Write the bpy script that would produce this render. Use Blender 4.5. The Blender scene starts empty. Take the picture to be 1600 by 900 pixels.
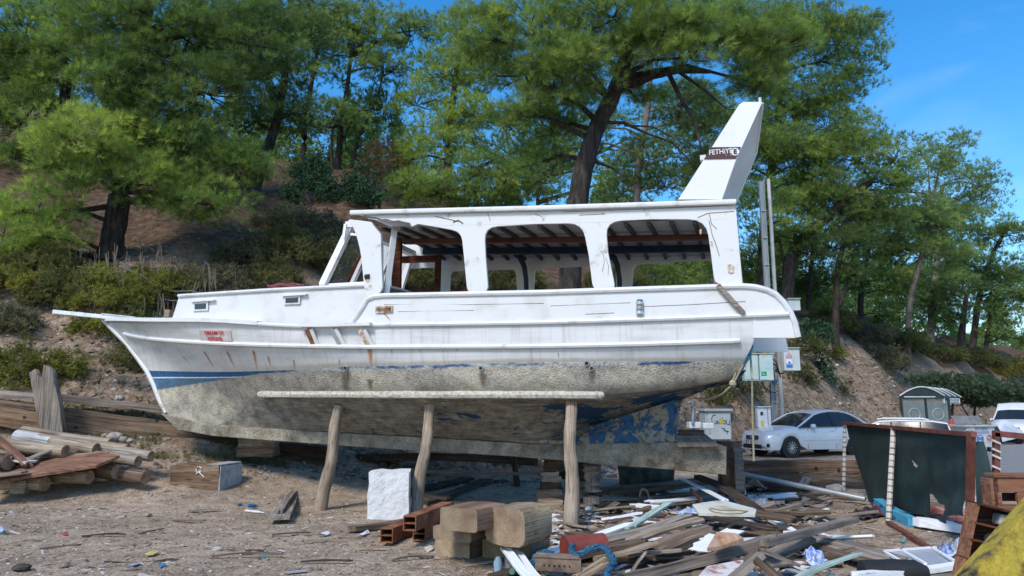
import bpy, bmesh, math, random
import numpy as np
from mathutils import Vector, Matrix, Euler
from mathutils.bvhtree import BVHTree
R = random.Random(7)
NR = np.random.RandomState(7)
sc = bpy.context.scene
COL = sc.collection
# ---------------------------------------------------------------- camera
F, CH = 1155.0, 1.6
PIT = math.atan(185 / F)
cd = bpy.data.cameras.new('camera'); cam = bpy.data.objects.new('camera', cd); COL.objects.link(cam)
cam.location = (0, 0, CH); cam.rotation_euler = (math.pi / 2 + PIT, 0, 0)
cd.sensor_width = 36; cd.lens = 36 * F / 1600; cd.clip_start = .1; cd.clip_end = 3000
sc.camera = cam
# ---------------------------------------------------------------- sky and sun
SUN_EL, SUN_AZ = math.radians(46), math.radians(212)      # azimuth clockwise from +Y: behind the camera, to the left
w = bpy.data.worlds.new('World'); sc.world = w; w.use_nodes = True
nt = w.node_tree; nt.nodes.clear()
sky = nt.nodes.new('ShaderNodeTexSky'); sky.sky_type = 'NISHITA'; sky.sun_disc = False
sky.sun_elevation = SUN_EL; sky.sun_rotation = SUN_AZ; sky.altitude = 0; sky.air_density = 1.15; sky.dust_density = .6; sky.ozone_density = 4.0
hs = nt.nodes.new('ShaderNodeHueSaturation'); hs.inputs['Saturation'].default_value = 1.36; hs.inputs['Value'].default_value = 1.0
bg = nt.nodes.new('ShaderNodeBackground'); bg.inputs[1].default_value = .15
wo = nt.nodes.new('ShaderNodeOutputWorld')
nt.links.new(sky.outputs[0], hs.inputs['Color']); # faint high cloud
tcw = nt.nodes.new('ShaderNodeTexCoord'); mpw = nt.nodes.new('ShaderNodeMapping'); mpw.inputs['Scale'].default_value = (1.2, 1.2, 5); nw = nt.nodes.new('ShaderNodeTexNoise'); nw.inputs['Scale'].default_value = 2.2; nw.inputs['Detail'].default_value = 6; nw.inputs['Distortion'].default_value = .6
rw = nt.nodes.new('ShaderNodeValToRGB'); rw.color_ramp.elements[0].position = .52; rw.color_ramp.elements[0].color = (0,0,0,1); rw.color_ramp.elements[1].position = .85; rw.color_ramp.elements[1].color = (.13,.13,.13,1)
mw = nt.nodes.new('ShaderNodeMix'); mw.data_type = 'RGBA'; mw.inputs[7].default_value = (6.5, 7.5, 9, 1)
nt.links.new(tcw.outputs['Generated'], mpw.inputs[0]); nt.links.new(mpw.outputs[0], nw.inputs['Vector']); nt.links.new(nw.outputs[0], rw.inputs[0]); nt.links.new(rw.outputs[0], mw.inputs[0]); nt.links.new(hs.outputs[0], mw.inputs[6]); nt.links.new(mw.outputs[2], bg.inputs[0]); nt.links.new(bg.outputs[0], wo.inputs[0])
sl = bpy.data.lights.new('sun', 'SUN'); sl.energy = 2.15; sl.angle = math.radians(14); sl.color = (1, .93, .82)
so = bpy.data.objects.new('sun', sl); COL.objects.link(so)
sd = Vector((math.sin(SUN_AZ) * math.cos(SUN_EL), math.cos(SUN_AZ) * math.cos(SUN_EL), math.sin(SUN_EL)))
so.rotation_euler = sd.to_track_quat('Z', 'Y').to_euler()
sc.view_settings.view_transform = 'Standard'; sc.view_settings.look = 'None'
sc.view_settings.exposure = .62; sc.view_settings.gamma = 1; sc.view_settings.use_curve_mapping = False
# ---------------------------------------------------------------- measuring helpers (photo pixel -> point in the place)
def ray(u, v):
    a = (u - 800) / F; b = (450 - v) / F
    return Vector((a, math.cos(PIT) - b * math.sin(PIT), math.sin(PIT) + b * math.cos(PIT)))
def at(u, v, Y):
    r = ray(u, v); k = Y / r.y
    return Vector((r.x * k, Y, CH + r.z * k))
def gp(u, v, z=0.):
    r = ray(u, v); k = (z - CH) / r.z
    return Vector((r.x * k, r.y * k, z))
def lerp(a, b, t): return a + (b - a) * t
def tab(T, x):
    return float(np.interp(x, [p[0] for p in T], [p[1] for p in T]))
def herm(T, x):
    X = np.array([p[0] for p in T], float); Y = np.array([p[1] for p in T], float)
    d = np.diff(Y) / np.diff(X); m = np.empty(len(X)); m[1:-1] = (d[1:] + d[:-1]) / 2; m[0] = d[0]; m[-1] = d[-1]
    x = min(max(x, X[0]), X[-1]); i = min(max(int(np.searchsorted(X, x)) - 1, 0), len(X) - 2)
    h = X[i+1] - X[i]; t = (x - X[i]) / h
    return float((2*t**3-3*t*t+1)*Y[i] + (t**3-2*t*t+t)*h*m[i] + (-2*t**3+3*t*t)*Y[i+1] + (t**3-t*t)*h*m[i+1])
# ---------------------------------------------------------------- materials
def rgb(c): return (c[0], c[1], c[2], 1)
def nodes(name):
    m = bpy.data.materials.new(name); m.use_nodes = True; n = m.node_tree
    b = n.nodes['Principled BSDF']; return m, n, b
def mapc(n, scale=(1,1,1), coord='Object'):
    tc = n.nodes.new('ShaderNodeTexCoord'); mp = n.nodes.new('ShaderNodeMapping')
    mp.inputs['Scale'].default_value = scale; n.links.new(tc.outputs[coord], mp.inputs[0]); return mp.outputs[0]
def noise(n, vec, scale, det=5, rough=.6, dist=0):
    t = n.nodes.new('ShaderNodeTexNoise'); t.inputs['Scale'].default_value = scale; t.inputs['Detail'].default_value = det
    t.inputs['Roughness'].default_value = rough; t.inputs['Distortion'].default_value = dist
    n.links.new(vec, t.inputs['Vector']); return t.outputs[0]
def ramp(n, fac, stops):
    r = n.nodes.new('ShaderNodeValToRGB'); e = r.color_ramp.elements
    while len(e) < len(stops): e.new(.5)
    for k, (p, c) in enumerate(stops): e[k].position = p; e[k].color = rgb(c) if len(c) == 3 else c
    n.links.new(fac, r.inputs[0]); return r.outputs[0]
def mixc(n, fac, a, b, mode='MIX'):
    x = n.nodes.new('ShaderNodeMix'); x.data_type = 'RGBA'; x.blend_type = mode
    for sock, val in ((x.inputs[0], fac), (x.inputs[6], a), (x.inputs[7], b)):
        if isinstance(val, (int, float)): sock.default_value = val
        elif isinstance(val, tuple): sock.default_value = rgb(val)
        else: n.links.new(val, sock)
    return x.outputs[2]
def math_(n, op, a, b=0., c=0.):
    x = n.nodes.new('ShaderNodeMath'); x.operation = op; x.use_clamp = False
    for k, val in enumerate((a, b, c)):
        if isinstance(val, (int, float)): x.inputs[k].default_value = val
        else: n.links.new(val, x.inputs[k])
    return x.outputs[0]
def bumpn(n, b, h, strength=.3, dist=.02):
    x = n.nodes.new('ShaderNodeBump'); x.inputs['Strength'].default_value = strength; x.inputs['Distance'].default_value = dist
    n.links.new(h, x.inputs['Height']); n.links.new(x.outputs[0], b.inputs['Normal'])
def randval(n, col, amt):
    oi = n.nodes.new('ShaderNodeObjectInfo'); h = n.nodes.new('ShaderNodeHueSaturation')
    n.links.new(math_(n, 'MULTIPLY_ADD', oi.outputs['Random'], 2*amt, 1-amt), h.inputs['Value'])
    n.links.new(col, h.inputs['Color']); return h.outputs[0]
def mat(name, cols, scale=3, rough=.85, bump=.3, bs=30, st=(1,1,1), metal=0, rnd=0, dist=.01, spec=.3, lo=.32, hi=.68, nd=0, grit=0, coord='Object'):
    m, n, b = nodes(name); v = mapc(n, st, coord)
    f = noise(n, v, scale, 6, .62, nd)
    k = len(cols); c = ramp(n, f, [(lo + (hi-lo)*i/max(k-1,1), cc) for i, cc in enumerate(cols)])
    if grit:
        c = mixc(n, grit, c, ramp(n, noise(n, v, bs*1.7, 3), [(.35,(.25,.25,.25)),(.65,(1,1,1))]), 'MULTIPLY')
    if rnd: c = randval(n, c, rnd)
    n.links.new(c, b.inputs['Base Color']); b.inputs['Roughness'].default_value = rough; b.inputs['Metallic'].default_value = metal
    b.inputs['Specular IOR Level'].default_value = spec
    if bump: bumpn(n, b, noise(n, v, bs, 4, .6), bump, dist)
    return m
def wood(name, cols, rnd=.22, bump=.6, sc_=2.2, up=False):
    m, n, b = nodes(name); v = mapc(n, (9, 9, .5) if up else (.5, 9, 9))
    f = noise(n, v, sc_, 7, .65, .4)
    k = len(cols); c = ramp(n, f, [(.3 + .4*i/(k-1), cc) for i, cc in enumerate(cols)])
    cr = noise(n, mapc(n, (30, 30, .35) if up else (.35, 30, 30)), 2.5, 3, .5)
    c = mixc(n, .75, c, ramp(n, cr, [(.34,(.12,.1,.09)),(.44,(1,1,1))]), 'MULTIPLY')
    big = noise(n, mapc(n), 1.7, 4)
    c = mixc(n, .5, c, ramp(n, big, [(.35,(.45,.42,.4)),(.65,(1.25,1.2,1.15))]), 'MULTIPLY')
    if rnd: c = randval(n, c, rnd)
    n.links.new(c, b.inputs['Base Color']); b.inputs['Roughness'].default_value = .9; b.inputs['Specular IOR Level'].default_value = .15
    bumpn(n, b, cr, bump, .012); return m
def glass_like(name, c, rough=.08, alpha=.55):
    m, n, b = nodes(name); b.inputs['Base Color'].default_value = rgb(c); b.inputs['Roughness'].default_value = rough
    b.inputs['Alpha'].default_value = alpha; return m
# ---------------------------------------------------------------- object helpers
def meta(o, label=None, cat=None, group=None, kind=None):
    if label: o['label'] = label
    if cat: o['category'] = cat
    if group: o['group'] = group
    if kind: o['kind'] = kind
    return o
def empty(name, loc=(0,0,0), rz=0, label=None, cat=None, group=None):
    o = bpy.data.objects.new(name, None); COL.objects.link(o); o.location = loc; o.rotation_euler = (0,0,rz); o.empty_display_size = .2
    return meta(o, label, cat, group)
def link(name, me, m=None, parent=None, smooth=False, mx=None):
    if m is not None and not me.materials:
        for q in (m if isinstance(m, (list, tuple)) else [m]): me.materials.append(q)
    if smooth: me.polygons.foreach_set('use_smooth', [True]*len(me.polygons))
    o = bpy.data.objects.new(name, me); COL.objects.link(o)
    if parent: o.parent = parent
    if mx is not None: o.matrix_basis = mx
    return o
def soup(name, V, T, m, parent=None, attr=None, smooth=False, mx=None):
    """numpy vertices and triangles / quads as one mesh"""
    V = np.asarray(V, np.float32).reshape(-1, 3); T = np.asarray(T, np.int32); k = T.shape[1]
    me = bpy.data.meshes.new(name); me.vertices.add(len(V)); me.vertices.foreach_set('co', V.ravel())
    me.loops.add(T.size); me.loops.foreach_set('vertex_index', T.ravel())
    me.polygons.add(len(T)); me.polygons.foreach_set('loop_start', np.arange(len(T), dtype=np.int32)*k)
    me.update(calc_edges=True)
    if attr is not None:
        a = me.attributes.new('tint', 'FLOAT', 'POINT'); a.data.foreach_set('value', np.asarray(attr, np.float32).ravel())
    return link(name, me, m, parent, smooth, mx)
class MB:
    def __init__(s): s.v = []; s.f = []
    def add(s, vs, fs):
        k = len(s.v); s.v += [tuple(p) for p in vs]; s.f += [tuple(i + k for i in q) for q in fs]; return s
    def box(s, c, d, rot=None, taper=1, j=0):
        rot = rot or Matrix.Identity(3); P = []
        for z in (-1, 1):
            for x, y in ((-1,-1),(1,-1),(1,1),(-1,1)):
                k = taper if z > 0 else 1
                P.append(Vector(c) + rot @ Vector((x*d[0]/2*k + R.uniform(-j,j), y*d[1]/2*k + R.uniform(-j,j), z*d[2]/2 + R.uniform(-j,j))))
        return s.add(P, [(3,2,1,0),(4,5,6,7),(0,1,5,4),(1,2,6,5),(2,3,7,6),(3,0,4,7)])
    def bar(s, a, b, w_, h, up=(0,0,1)):
        a = Vector(a); b = Vector(b); x = (b-a).normalized(); y = Vector(up).cross(x)
        if y.length < 1e-4: y = Vector((0,1,0)).cross(x)
        y.normalize(); z = x.cross(y)
        return s.box((a+b)/2, ((b-a).length, w_, h), Matrix((x, y, z)).transposed())
    def tube(s, path, rad, n=8, sy=1., cap=True, up=(0,0,1), jit=0):
        path = [Vector(p) for p in path]; N = len(path)
        if not hasattr(rad, '__len__'): rad = [rad]*N
        V = []; 
        for i, p in enumerate(path):
            t = (path[min(i+1,N-1)] - path[max(i-1,0)]).normalized()
            a = Vector(up).cross(t)
            if a.length < .05: a = Vector((1,0,0)).cross(t)
            a.normalize(); b = t.cross(a)
            for k in range(n):
                an = 2*math.pi*k/n; q = rad[i]*(1 + R.uniform(-jit, jit))
                V.append(p + a*math.cos(an)*q*sy + b*math.sin(an)*q)
        Fc = [(i*n+k, i*n+(k+1)%n, (i+1)*n+(k+1)%n, (i+1)*n+k) for i in range(N-1) for k in range(n)]
        if cap: Fc += [tuple(range(n))[::-1], tuple((N-1)*n + k for k in range(n))]
        return s.add(V, Fc)
    def lathe(s, c, prof, n=16, axis='z'):
        V = []
        for r_, h in prof:
            for k in range(n):
                an = 2*math.pi*k/n; x, y = r_*math.cos(an), r_*math.sin(an)
                p = {'z': (x,y,h), 'y': (x,h,y), 'x': (h,x,y)}[axis]; V.append(Vector(c) + Vector(p))
        N = len(prof)
        Fc = [(i*n+k, i*n+(k+1)%n, (i+1)*n+(k+1)%n, (i+1)*n+k) for i in range(N-1) for k in range(n)]
        Fc += [tuple(range(n))[::-1], tuple((N-1)*n+k for k in range(n))]
        return s.add(V, Fc)
    def grid(s, P):
        n = len(P); m_ = len(P[0])
        return s.add([p for r_ in P for p in r_], [(i*m_+j, i*m_+j+1, (i+1)*m_+j+1, (i+1)*m_+j) for i in range(n-1) for j in range(m_-1)])
    def shell(s, P, off):
        """grid P and the same grid moved by off, closed round the edge"""
        n = len(P); m_ = len(P[0]); off = Vector(off); A = [Vector(p) for r_ in P for p in r_]; K = n*m_
        Fc = []
        for i in range(n-1):
            for j in range(m_-1):
                q = (i*m_+j, i*m_+j+1, (i+1)*m_+j+1, (i+1)*m_+j); Fc += [q, tuple(x+K for x in q[::-1])]
        rim = [i*m_ for i in range(n)] + [(n-1)*m_+j for j in range(1,m_)] + [i*m_+m_-1 for i in range(n-2,-1,-1)] + [j for j in range(m_-2,0,-1)]
        for a, b in zip(rim, rim[1:]+rim[:1]): Fc.append((a, b, b+K, a+K))
        return s.add(A + [p+off for p in A], Fc)
    def build(s, name, m, parent=None, smooth=False, mx=None, bevel=0, fix=True):
        me = bpy.data.meshes.new(name); me.from_pydata(s.v, [], s.f)
        if fix or bevel:
            bm = bmesh.new(); bm.from_mesh(me); bmesh.ops.recalc_face_normals(bm, faces=bm.faces)
            if bevel:
                es = [e for e in bm.edges if len(e.link_faces) == 2 and e.calc_face_angle(0) > .6]
                bmesh.ops.bevel(bm, geom=es, offset=bevel, segments=1, affect='EDGES', profile=.5)
            bm.to_mesh(me); bm.free()
        me.update(); o = link(name, me, m, parent, False, mx)
        if smooth: me.shade_smooth() if hasattr(me, 'shade_smooth') else None
        if smooth:
            try: me.set_sharp_from_angle(angle=math.radians(40))
            except Exception: pass
        return o
def roundp(P, r, k=4):
    out = []; n = len(P)
    for i in range(n):
        a, b, c = Vector(P[i-1][:2]), Vector(P[i][:2]), Vector(P[(i+1) % n][:2])
        rr = P[i][2] if len(P[i]) > 2 else r
        if rr <= 0: out.append(tuple(b)); continue
        d1 = min(rr, (a-b).length*.45); d2 = min(rr, (c-b).length*.45)
        p = b + (a-b).normalized()*d1; q = b + (c-b).normalized()*d2
        for j in range(k+1):
            t = j/k; out.append(tuple(p*(1-t)**2 + b*2*t*(1-t) + q*t*t))
    return out
def plate(name, polys, thick, m, parent=None, mx=None, bevel=0.):
    """outline(s) with holes in local x,z, given thickness in y"""
    cu = bpy.data.curves.new(name, 'CURVE'); cu.dimensions = '2D'; cu.fill_mode = 'BOTH'; cu.extrude = thick/2 - bevel; cu.bevel_depth = bevel; cu.bevel_resolution = 1
    for P in polys:
        sp = cu.splines.new('POLY'); sp.points.add(len(P)-1); sp.use_cyclic_u = True
        for q, p in zip(sp.points, P): q.co = (p[0], p[1], 0, 1)
    o = bpy.data.objects.new(name, cu); COL.objects.link(o)
    dg = bpy.context.evaluated_depsgraph_get(); me = bpy.data.meshes.new_from_object(o.evaluated_get(dg))
    bpy.data.objects.remove(o); bpy.data.curves.remove(cu)
    me.transform(Matrix.Rotation(math.pi/2, 4, 'X')); me.materials.clear()
    return link(name, me, m, parent, False, mx)
def text(name, s, size, m, parent=None, mx=None, thick=.002, wscale=1.0, bold=0.0):
    """lettering as mesh, standing in local x,z"""
    cu = bpy.data.curves.new(name, 'FONT'); cu.body = s; cu.size = size; cu.extrude = thick; cu.align_x = 'CENTER'; cu.align_y = 'CENTER'; cu.offset = bold
    o = bpy.data.objects.new(name, cu); COL.objects.link(o)
    dg = bpy.context.evaluated_depsgraph_get(); me = bpy.data.meshes.new_from_object(o.evaluated_get(dg))
    bpy.data.objects.remove(o); bpy.data.curves.remove(cu)
    me.transform(Matrix.Rotation(math.pi/2, 4, 'X') @ Matrix.Diagonal((wscale,1,1,1))); me.materials.clear()
    return link(name, me, m, parent, False, mx)
def frame_mx(p, x, z):
    x = Vector(x).normalized(); z = Vector(z); y = z.cross(x).normalized(); z = x.cross(y)
    M = Matrix((x, y, z)).transposed().to_4x4(); M.translation = Vector(p); return M
def board_mesh(L, w_, t, seg=5, k=3, bend=.02, jag=.06, warp=.003):
    st = []; ja = [R.uniform(-jag, jag) for _ in range(k+1)]; jb = [R.uniform(-jag, jag) for _ in range(k+1)]
    b1 = R.uniform(-bend, bend)*L; b2 = R.uniform(-bend, bend)*L*.5; tw = R.uniform(-.08, .08)
    for i in range(seg+1):
        f = i/seg; row = []
        cy = b2*math.sin(math.pi*f); cz = b1*math.sin(math.pi*f)
        for j in range(k+1):
            g = j/k - .5; x = -L/2 + L*f + (ja[j] if i == 0 else jb[j] if i == seg else 0)
            a = tw*(f-.5); y = g*w_*(1+R.uniform(-.03,.03)); row.append(Vector((x, cy + y*math.cos(a), cz + y*math.sin(a) + t/2 + R.uniform(-warp,warp))))
        st.append(row)
    mb = MB(); mb.shell(st, (0,0,-t)); return mb
def board(a, b, w_, t, m, roll=0., name='board', label=None, cat='board', group=None, parent=None, **kw):
    a = Vector(a); b = Vector(b); L = (b-a).length
    x = (b-a).normalized(); y = Vector((0,0,1)).cross(x); y = y.normalized() if y.length > .02 else Vector((0,1,0)); z = x.cross(y)
    M = Matrix((x, y, z)).transposed().to_4x4() @ Matrix.Rotation(roll, 4, 'X'); M.translation = (a+b)/2
    o = board_mesh(L, w_, t, **kw).build(name, m, parent, mx=M)
    return meta(o, label, None if parent else cat, group)
def logm(L, r0, r1, n=12, seg=6, bend=.02, flat=None, jit=.05):
    """round timber along local x"""
    P = []; b1 = R.uniform(-bend, bend)*L; rad = []
    for i in range(seg+1):
        f = i/seg; P.append((-L/2 + L*f, 0, b1*math.sin(math.pi*f))); rad.append(lerp(r0, r1, f)*R.uniform(.97,1.03))
    mb = MB(); mb.tube(P, rad, n, jit=jit)
    return mb
def along(a, b, roll=0.):
    a = Vector(a); b = Vector(b); x = (b-a).normalized(); y = Vector((0,0,1)).cross(x); y = y.normalized() if y.length > .02 else Vector((0,1,0)); z = x.cross(y)
    M = Matrix((x, y, z)).transposed().to_4x4() @ Matrix.Rotation(roll, 4, 'X'); M.translation = (a+b)/2; return M, (b-a).length
def log(a, b, r0, r1, m, name='log', label=None, cat='log', group=None, **kw):
    M, L = along(a, b); o = logm(L, r0, r1, **kw).build(name, m, None, True, M)
    return meta(o, label, cat, group)
# shared materials
WHITE = mat('white_paint', [(.47,.44,.38),(.6,.59,.565),(.67,.67,.66)], 2.2, .45, .25, 18, lo=.2, hi=.5, spec=.4)
PEEL = None
GREYW = wood('grey_weathered_wood', [(.13,.105,.085),(.27,.225,.185),(.4,.35,.3)])
BROWNW = wood('brown_wood', [(.065,.047,.034),(.165,.115,.08),(.28,.21,.155)])
GREYUP = wood('grey_upright_wood', [(.13,.105,.085),(.27,.225,.185),(.4,.35,.3)], up=True)
DARKW = wood('dark_wood', [(.03,.024,.02),(.08,.062,.05),(.14,.11,.09)])  # darkest brown of the plain wood materials
REDW = wood('varnished_red_wood', [(.05,.016,.01),(.13,.045,.025),(.2,.08,.045)], bump=.2)
TANW = wood('tan_sawn_wood', [(.2,.145,.1),(.34,.265,.185),(.45,.37,.28)])
POLEW = wood('pole_wood', [(.2,.15,.11),(.34,.27,.2),(.46,.38,.3)], rnd=.06)
WHITEB = mat('flaked_white_board', [(.3,.24,.18),(.7,.7,.69),(.8,.8,.8)], 5, .7, .4, 25, (.5,3,3), lo=.3, hi=.45)
GREENB = mat('pale_green_board', [(.2,.24,.2),(.38,.5,.42),(.5,.6,.52)], 4, .7, .4, 25, (.5,3,3))
BLUEB = mat('flaked_blue_board', [(.05,.05,.05),(.04,.22,.38),(.07,.33,.5)], 6, .6, .4, 25, (.7,2,2), lo=.36, hi=.5)
RUST = mat('rusty_steel', [(.07,.025,.012),(.2,.075,.035),(.32,.14,.07)], 6, .85, .4, 60, rnd=.1)
PRIMER = mat('red_primer_steel', [(.1,.035,.025),(.17,.055,.04),(.22,.09,.065)], 5, .6, .2, 40, rnd=.05)
STEEL = mat('galvanised_steel', [(.3,.33,.34),(.42,.45,.46)], 4, .45, .1, 40, metal=.4)
BLACK = mat('black_rubber', [(.015,.015,.016),(.03,.03,.03)], 5, .6, .1, 40)
DKGLASS = mat('dark_glass', [(.012,.014,.016),(.02,.024,.028)], 3, .06, 0, 10, spec=.6)
CONC = mat('concrete', [(.25,.24,.22),(.38,.37,.34),(.5,.49,.46)], 3, .9, .5, 40, grit=.3)
CHROME = mat('dull_chrome', [(.5,.5,.5),(.7,.7,.7)], 6, .25, .05, 40, metal=.9)
# ================================================================ ground and hillside
A_ = [-1.3,-.9,-.69,-.5,-.35,-.18,0,.1,.2,.3,.41,.5,.6,.69,.9,1.3]
YB = [12.5,13.6,14.3,14.8,15.3,16.0,16.8,18.3,21.5,26,29.5,33,41,55,85,120]       # distance of the foot of the bank
YC = [40,40,40,40,40,39,38,38,39,42,48,56,68,85,120,170]                         # distance of the crest
ZC = [19,18.5,17.5,16,14.5,13,10.6,9.8,9.2,8.8,8.0,7.6,7.6,8.2,9,9]               # height of the crest
def vnoise(x, y, s, seed=0):
    x = np.asarray(x, float)*s + seed*17.3; y = np.asarray(y, float)*s + seed*9.1
    xi = np.floor(x); yi = np.floor(y); fx = x-xi; fy = y-yi; fx = fx*fx*(3-2*fx); fy = fy*fy*(3-2*fy)
    def h(a, b):
        q = np.sin(a*127.1 + b*311.7 + seed*74.7)*43758.5453; return q - np.floor(q)
    return (h(xi,yi)*(1-fx)+h(xi+1,yi)*fx)*(1-fy) + (h(xi,yi+1)*(1-fx)+h(xi+1,yi+1)*fx)*fy - .5
def height(x, y):
    x = np.asarray(x, float); y = np.asarray(y, float)
    a = np.clip(x/np.maximum(y, 1.), -1.3, 1.3)
    yb = np.interp(a, A_, YB); yc = np.interp(a, A_, YC); zc = np.interp(a, A_, ZC)
    t = np.clip((y-yb)/(yc-yb), 0, 1.0)
    s = t + .10*np.sin(math.pi*t)*np.where(a < .3, 1, 1.6)          # steeper at the foot: a cut bank
    z = zc*s
    z = z - np.clip(y-yc, 0, 60)*.05
    left = np.clip((-x-1.5)/5, 0, 1)
    z = z + left*.75*np.clip((y-11.8)/3.0, 0, 1)**1.3
    on = np.clip((y-yb)/1.5, 0, 1)
    z = z + on*(vnoise(x,y,.35,1)*1.1 + vnoise(x,y,1.1,2)*.35 + vnoise(x,y,3.1,3)*.12)
    near = 1-on
    road = np.clip((x-8.0-.25*(y-10))/2.5, 0, 1)
    z = z + near*(1-road*.9)*(vnoise(x,y,.6,4)*.07 + vnoise(x,y,2.3,5)*.035 + vnoise(x,y,7,6)*.02)
    # hollow under the keel
    z = z - .10*np.exp(-(((x+1.5)/5)**2 + ((y-13.3)/1.6)**2))
    return z
def hz(x, y): return float(height(x, y))
def axis(parts):
    out = []
    for a, b, n in parts: out += list(np.linspace(a, b, n, endpoint=False))
    return np.array(out + [parts[-1][1]])
gx = axis([(-500,-60,10),(-60,-14,40),(-14,14,230),(14,60,90),(60,500,20)])
gy = axis([(-120,2,12),(2,4.5,12),(4.5,20,150),(20,60,110),(60,200,45),(200,900,12)])
GX, GY = np.meshgrid(gx, gy)
GZ = height(GX, GY)
nx, ny = len(gx), len(gy)
I = np.arange(nx*ny).reshape(ny, nx)
Q = np.stack([I[:-1,:-1], I[:-1,1:], I[1:,1:], I[1:,:-1]], -1).reshape(-1,4)
def ground_mat():
    m, n, b = nodes('ground'); v = mapc(n)
    at_ = n.nodes.new('ShaderNodeAttribute'); at_.attribute_name = 'tint'       # 0 yard, 1 bank earth, 2 forest floor, 3 road
    sel = at_.outputs['Fac']
    big = noise(n, v, .7, 5); mid = noise(n, v, 4, 6, .7); fine = noise(n, v, 32, 5, .75); chips = noise(n, v, 90, 3, .7)
    yard = ramp(n, mid, [(.28,(.22,.165,.12)),(.5,(.385,.3,.22)),(.72,(.5,.41,.32))])
    yard = mixc(n, .8, yard, ramp(n, fine, [(.33,(.35,.33,.3)),(.5,(1,1,1)),(.68,(1.5,1.47,1.44))]), 'MULTIPLY')
    yard = mixc(n, .55, yard, ramp(n, chips, [(.36,(.35,.33,.3)),(.52,(1,1,1)),(.66,(1.8,1.8,1.75))]), 'MULTIPLY')
    yard = mixc(n, .6, yard, ramp(n, big, [(.35,(.62,.58,.55)),(.62,(1.15,1.12,1.1))]), 'MULTIPLY')
    bank = ramp(n, mid, [(.3,(.1,.07,.048)),(.5,(.22,.16,.112)),(.7,(.36,.29,.22))])
    bank = mixc(n, .7, bank, ramp(n, noise(n, v, 14, 5, .7), [(.35,(.4,.36,.33)),(.6,(1.5,1.45,1.4))]), 'MULTIPLY')
    wood_ = ramp(n, mid, [(.3,(.04,.027,.019)),(.5,(.1,.066,.045)),(.72,(.18,.13,.09))])
    wood_ = mixc(n, .6, wood_, ramp(n, fine, [(.35,(.45,.4,.38)),(.62,(1.6,1.5,1.4))]), 'MULTIPLY')
    road = ramp(n, mid, [(.3,(.2,.19,.18)),(.7,(.31,.3,.29))])
    def near(k0, k1):
        return ramp(n, math_(n, 'ADD', math_(n, 'SUBTRACT', sel, k0), math_(n, 'MULTIPLY', math_(n, 'SUBTRACT', mid, .5), 1.2)), [(.3,(0,0,0)),(.7,(1,1,1))])
    c = mixc(n, near(0, 1), yard, bank); c = mixc(n, near(1, 2), c, wood_); c = mixc(n, near(2, 3), c, road)
    n.links.new(c, b.inputs['Base Color']); b.inputs['Roughness'].default_value = .95; b.inputs['Specular IOR Level'].default_value = .1
    h = math_(n, 'ADD', math_(n, 'MULTIPLY', fine, 1.), math_(n, 'MULTIPLY', chips, .5))
    bumpn(n, b, h, .8, .02); return m
GA = GX/np.maximum(GY,1)
gyb = np.interp(np.clip(GA,-1.3,1.3), A_, YB)
tint = np.clip((GY-gyb+.4)/1.0, 0, 1)
upper = np.clip((GY-gyb-np.where(GA < .2, 4.5, 9))/3.5, 0, 1)
tint = tint + upper
isroad = np.clip((GX-8.5-.25*(GY-10))/1.5, 0, 1)*(GY > 9)*(GY < gyb-1.2)
tint = np.where(isroad > 0, 3*isroad, tint)
g = soup('ground', np.stack([GX,GY,GZ],-1), Q, ground_mat(), attr=tint, smooth=True); meta(g, kind='structure')
# ------------------------------------------------ loose stuff on the ground
def chips(name, n, area, size, m, flat=.4, zoff=0, seed=1, elong=1.):
    rs = np.random.RandomState(seed); XY = area(rs, n); n = len(XY)
    Z = height(XY[:,0], XY[:,1]) + zoff
    s = size*np.exp(rs.normal(0,.45,n)); 
    base = np.array([[-1,-.8,0],[1,-.7,0],[.8,.9,0],[-.9,.7,0],[-.5,-.4,1],[.6,-.3,.9],[.4,.5,1],[-.5,.4,.8]])
    an = rs.uniform(0,6.28,n); V = base[None]*np.stack([s*elong, s, s*flat],-1)[:,None] + rs.normal(0,.16,(n,8,3))*s[:,None,None]*np.array([1,1,flat])
    ca, sa = np.cos(an)[:,None], np.sin(an)[:,None]
    tl = rs.normal(0,.25,n)[:,None]
    X = V[:,:,0]*ca - V[:,:,1]*sa; Y = V[:,:,0]*sa + V[:,:,1]*ca; Zz = V[:,:,2] + X*tl
    P = np.stack([X + XY[:,0,None], Y + XY[:,1,None], Zz + Z[:,None] - s[:,None]*flat*.3], -1)
    f = np.array([[4,5,6,7],[0,1,5,4],[1,2,6,5],[2,3,7,6],[3,0,4,7]]); T = (f[None] + (np.arange(n)*8)[:,None,None]).reshape(-1,4)
    o = soup(name, P, T, m, attr=np.repeat(rs.uniform(0,1,n), 8)); return meta(o, kind='stuff')
def tintmat(name, stops, rough=.9):
    m, n, b = nodes(name); a = n.nodes.new('ShaderNodeAttribute'); a.attribute_name = 'tint'
    c = ramp(n, a.outputs['Fac'], stops); c = mixc(n, .4, c, ramp(n, noise(n, mapc(n), 18, 4), [(.35,(.5,.5,.5)),(.65,(1.3,1.3,1.3))]), 'MULTIPLY')
    n.links.new(c, b.inputs['Base Color']); b.inputs['Roughness'].default_value = rough; b.inputs['Specular IOR Level'].default_value = .2; return m
def yard_area(rs, n):
    y = 5 + 11*rs.uniform(0,1,n)**1.3; x = rs.uniform(-.75,.72,n)*y; return np.stack([x,y],-1)
def bank_area(rs, n):
    a = rs.uniform(-.8,.1,n); yb = np.interp(a, A_, YB); y = yb + rs.uniform(-1.2,7,n)**1; return np.stack([a*y,y],-1)
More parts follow.
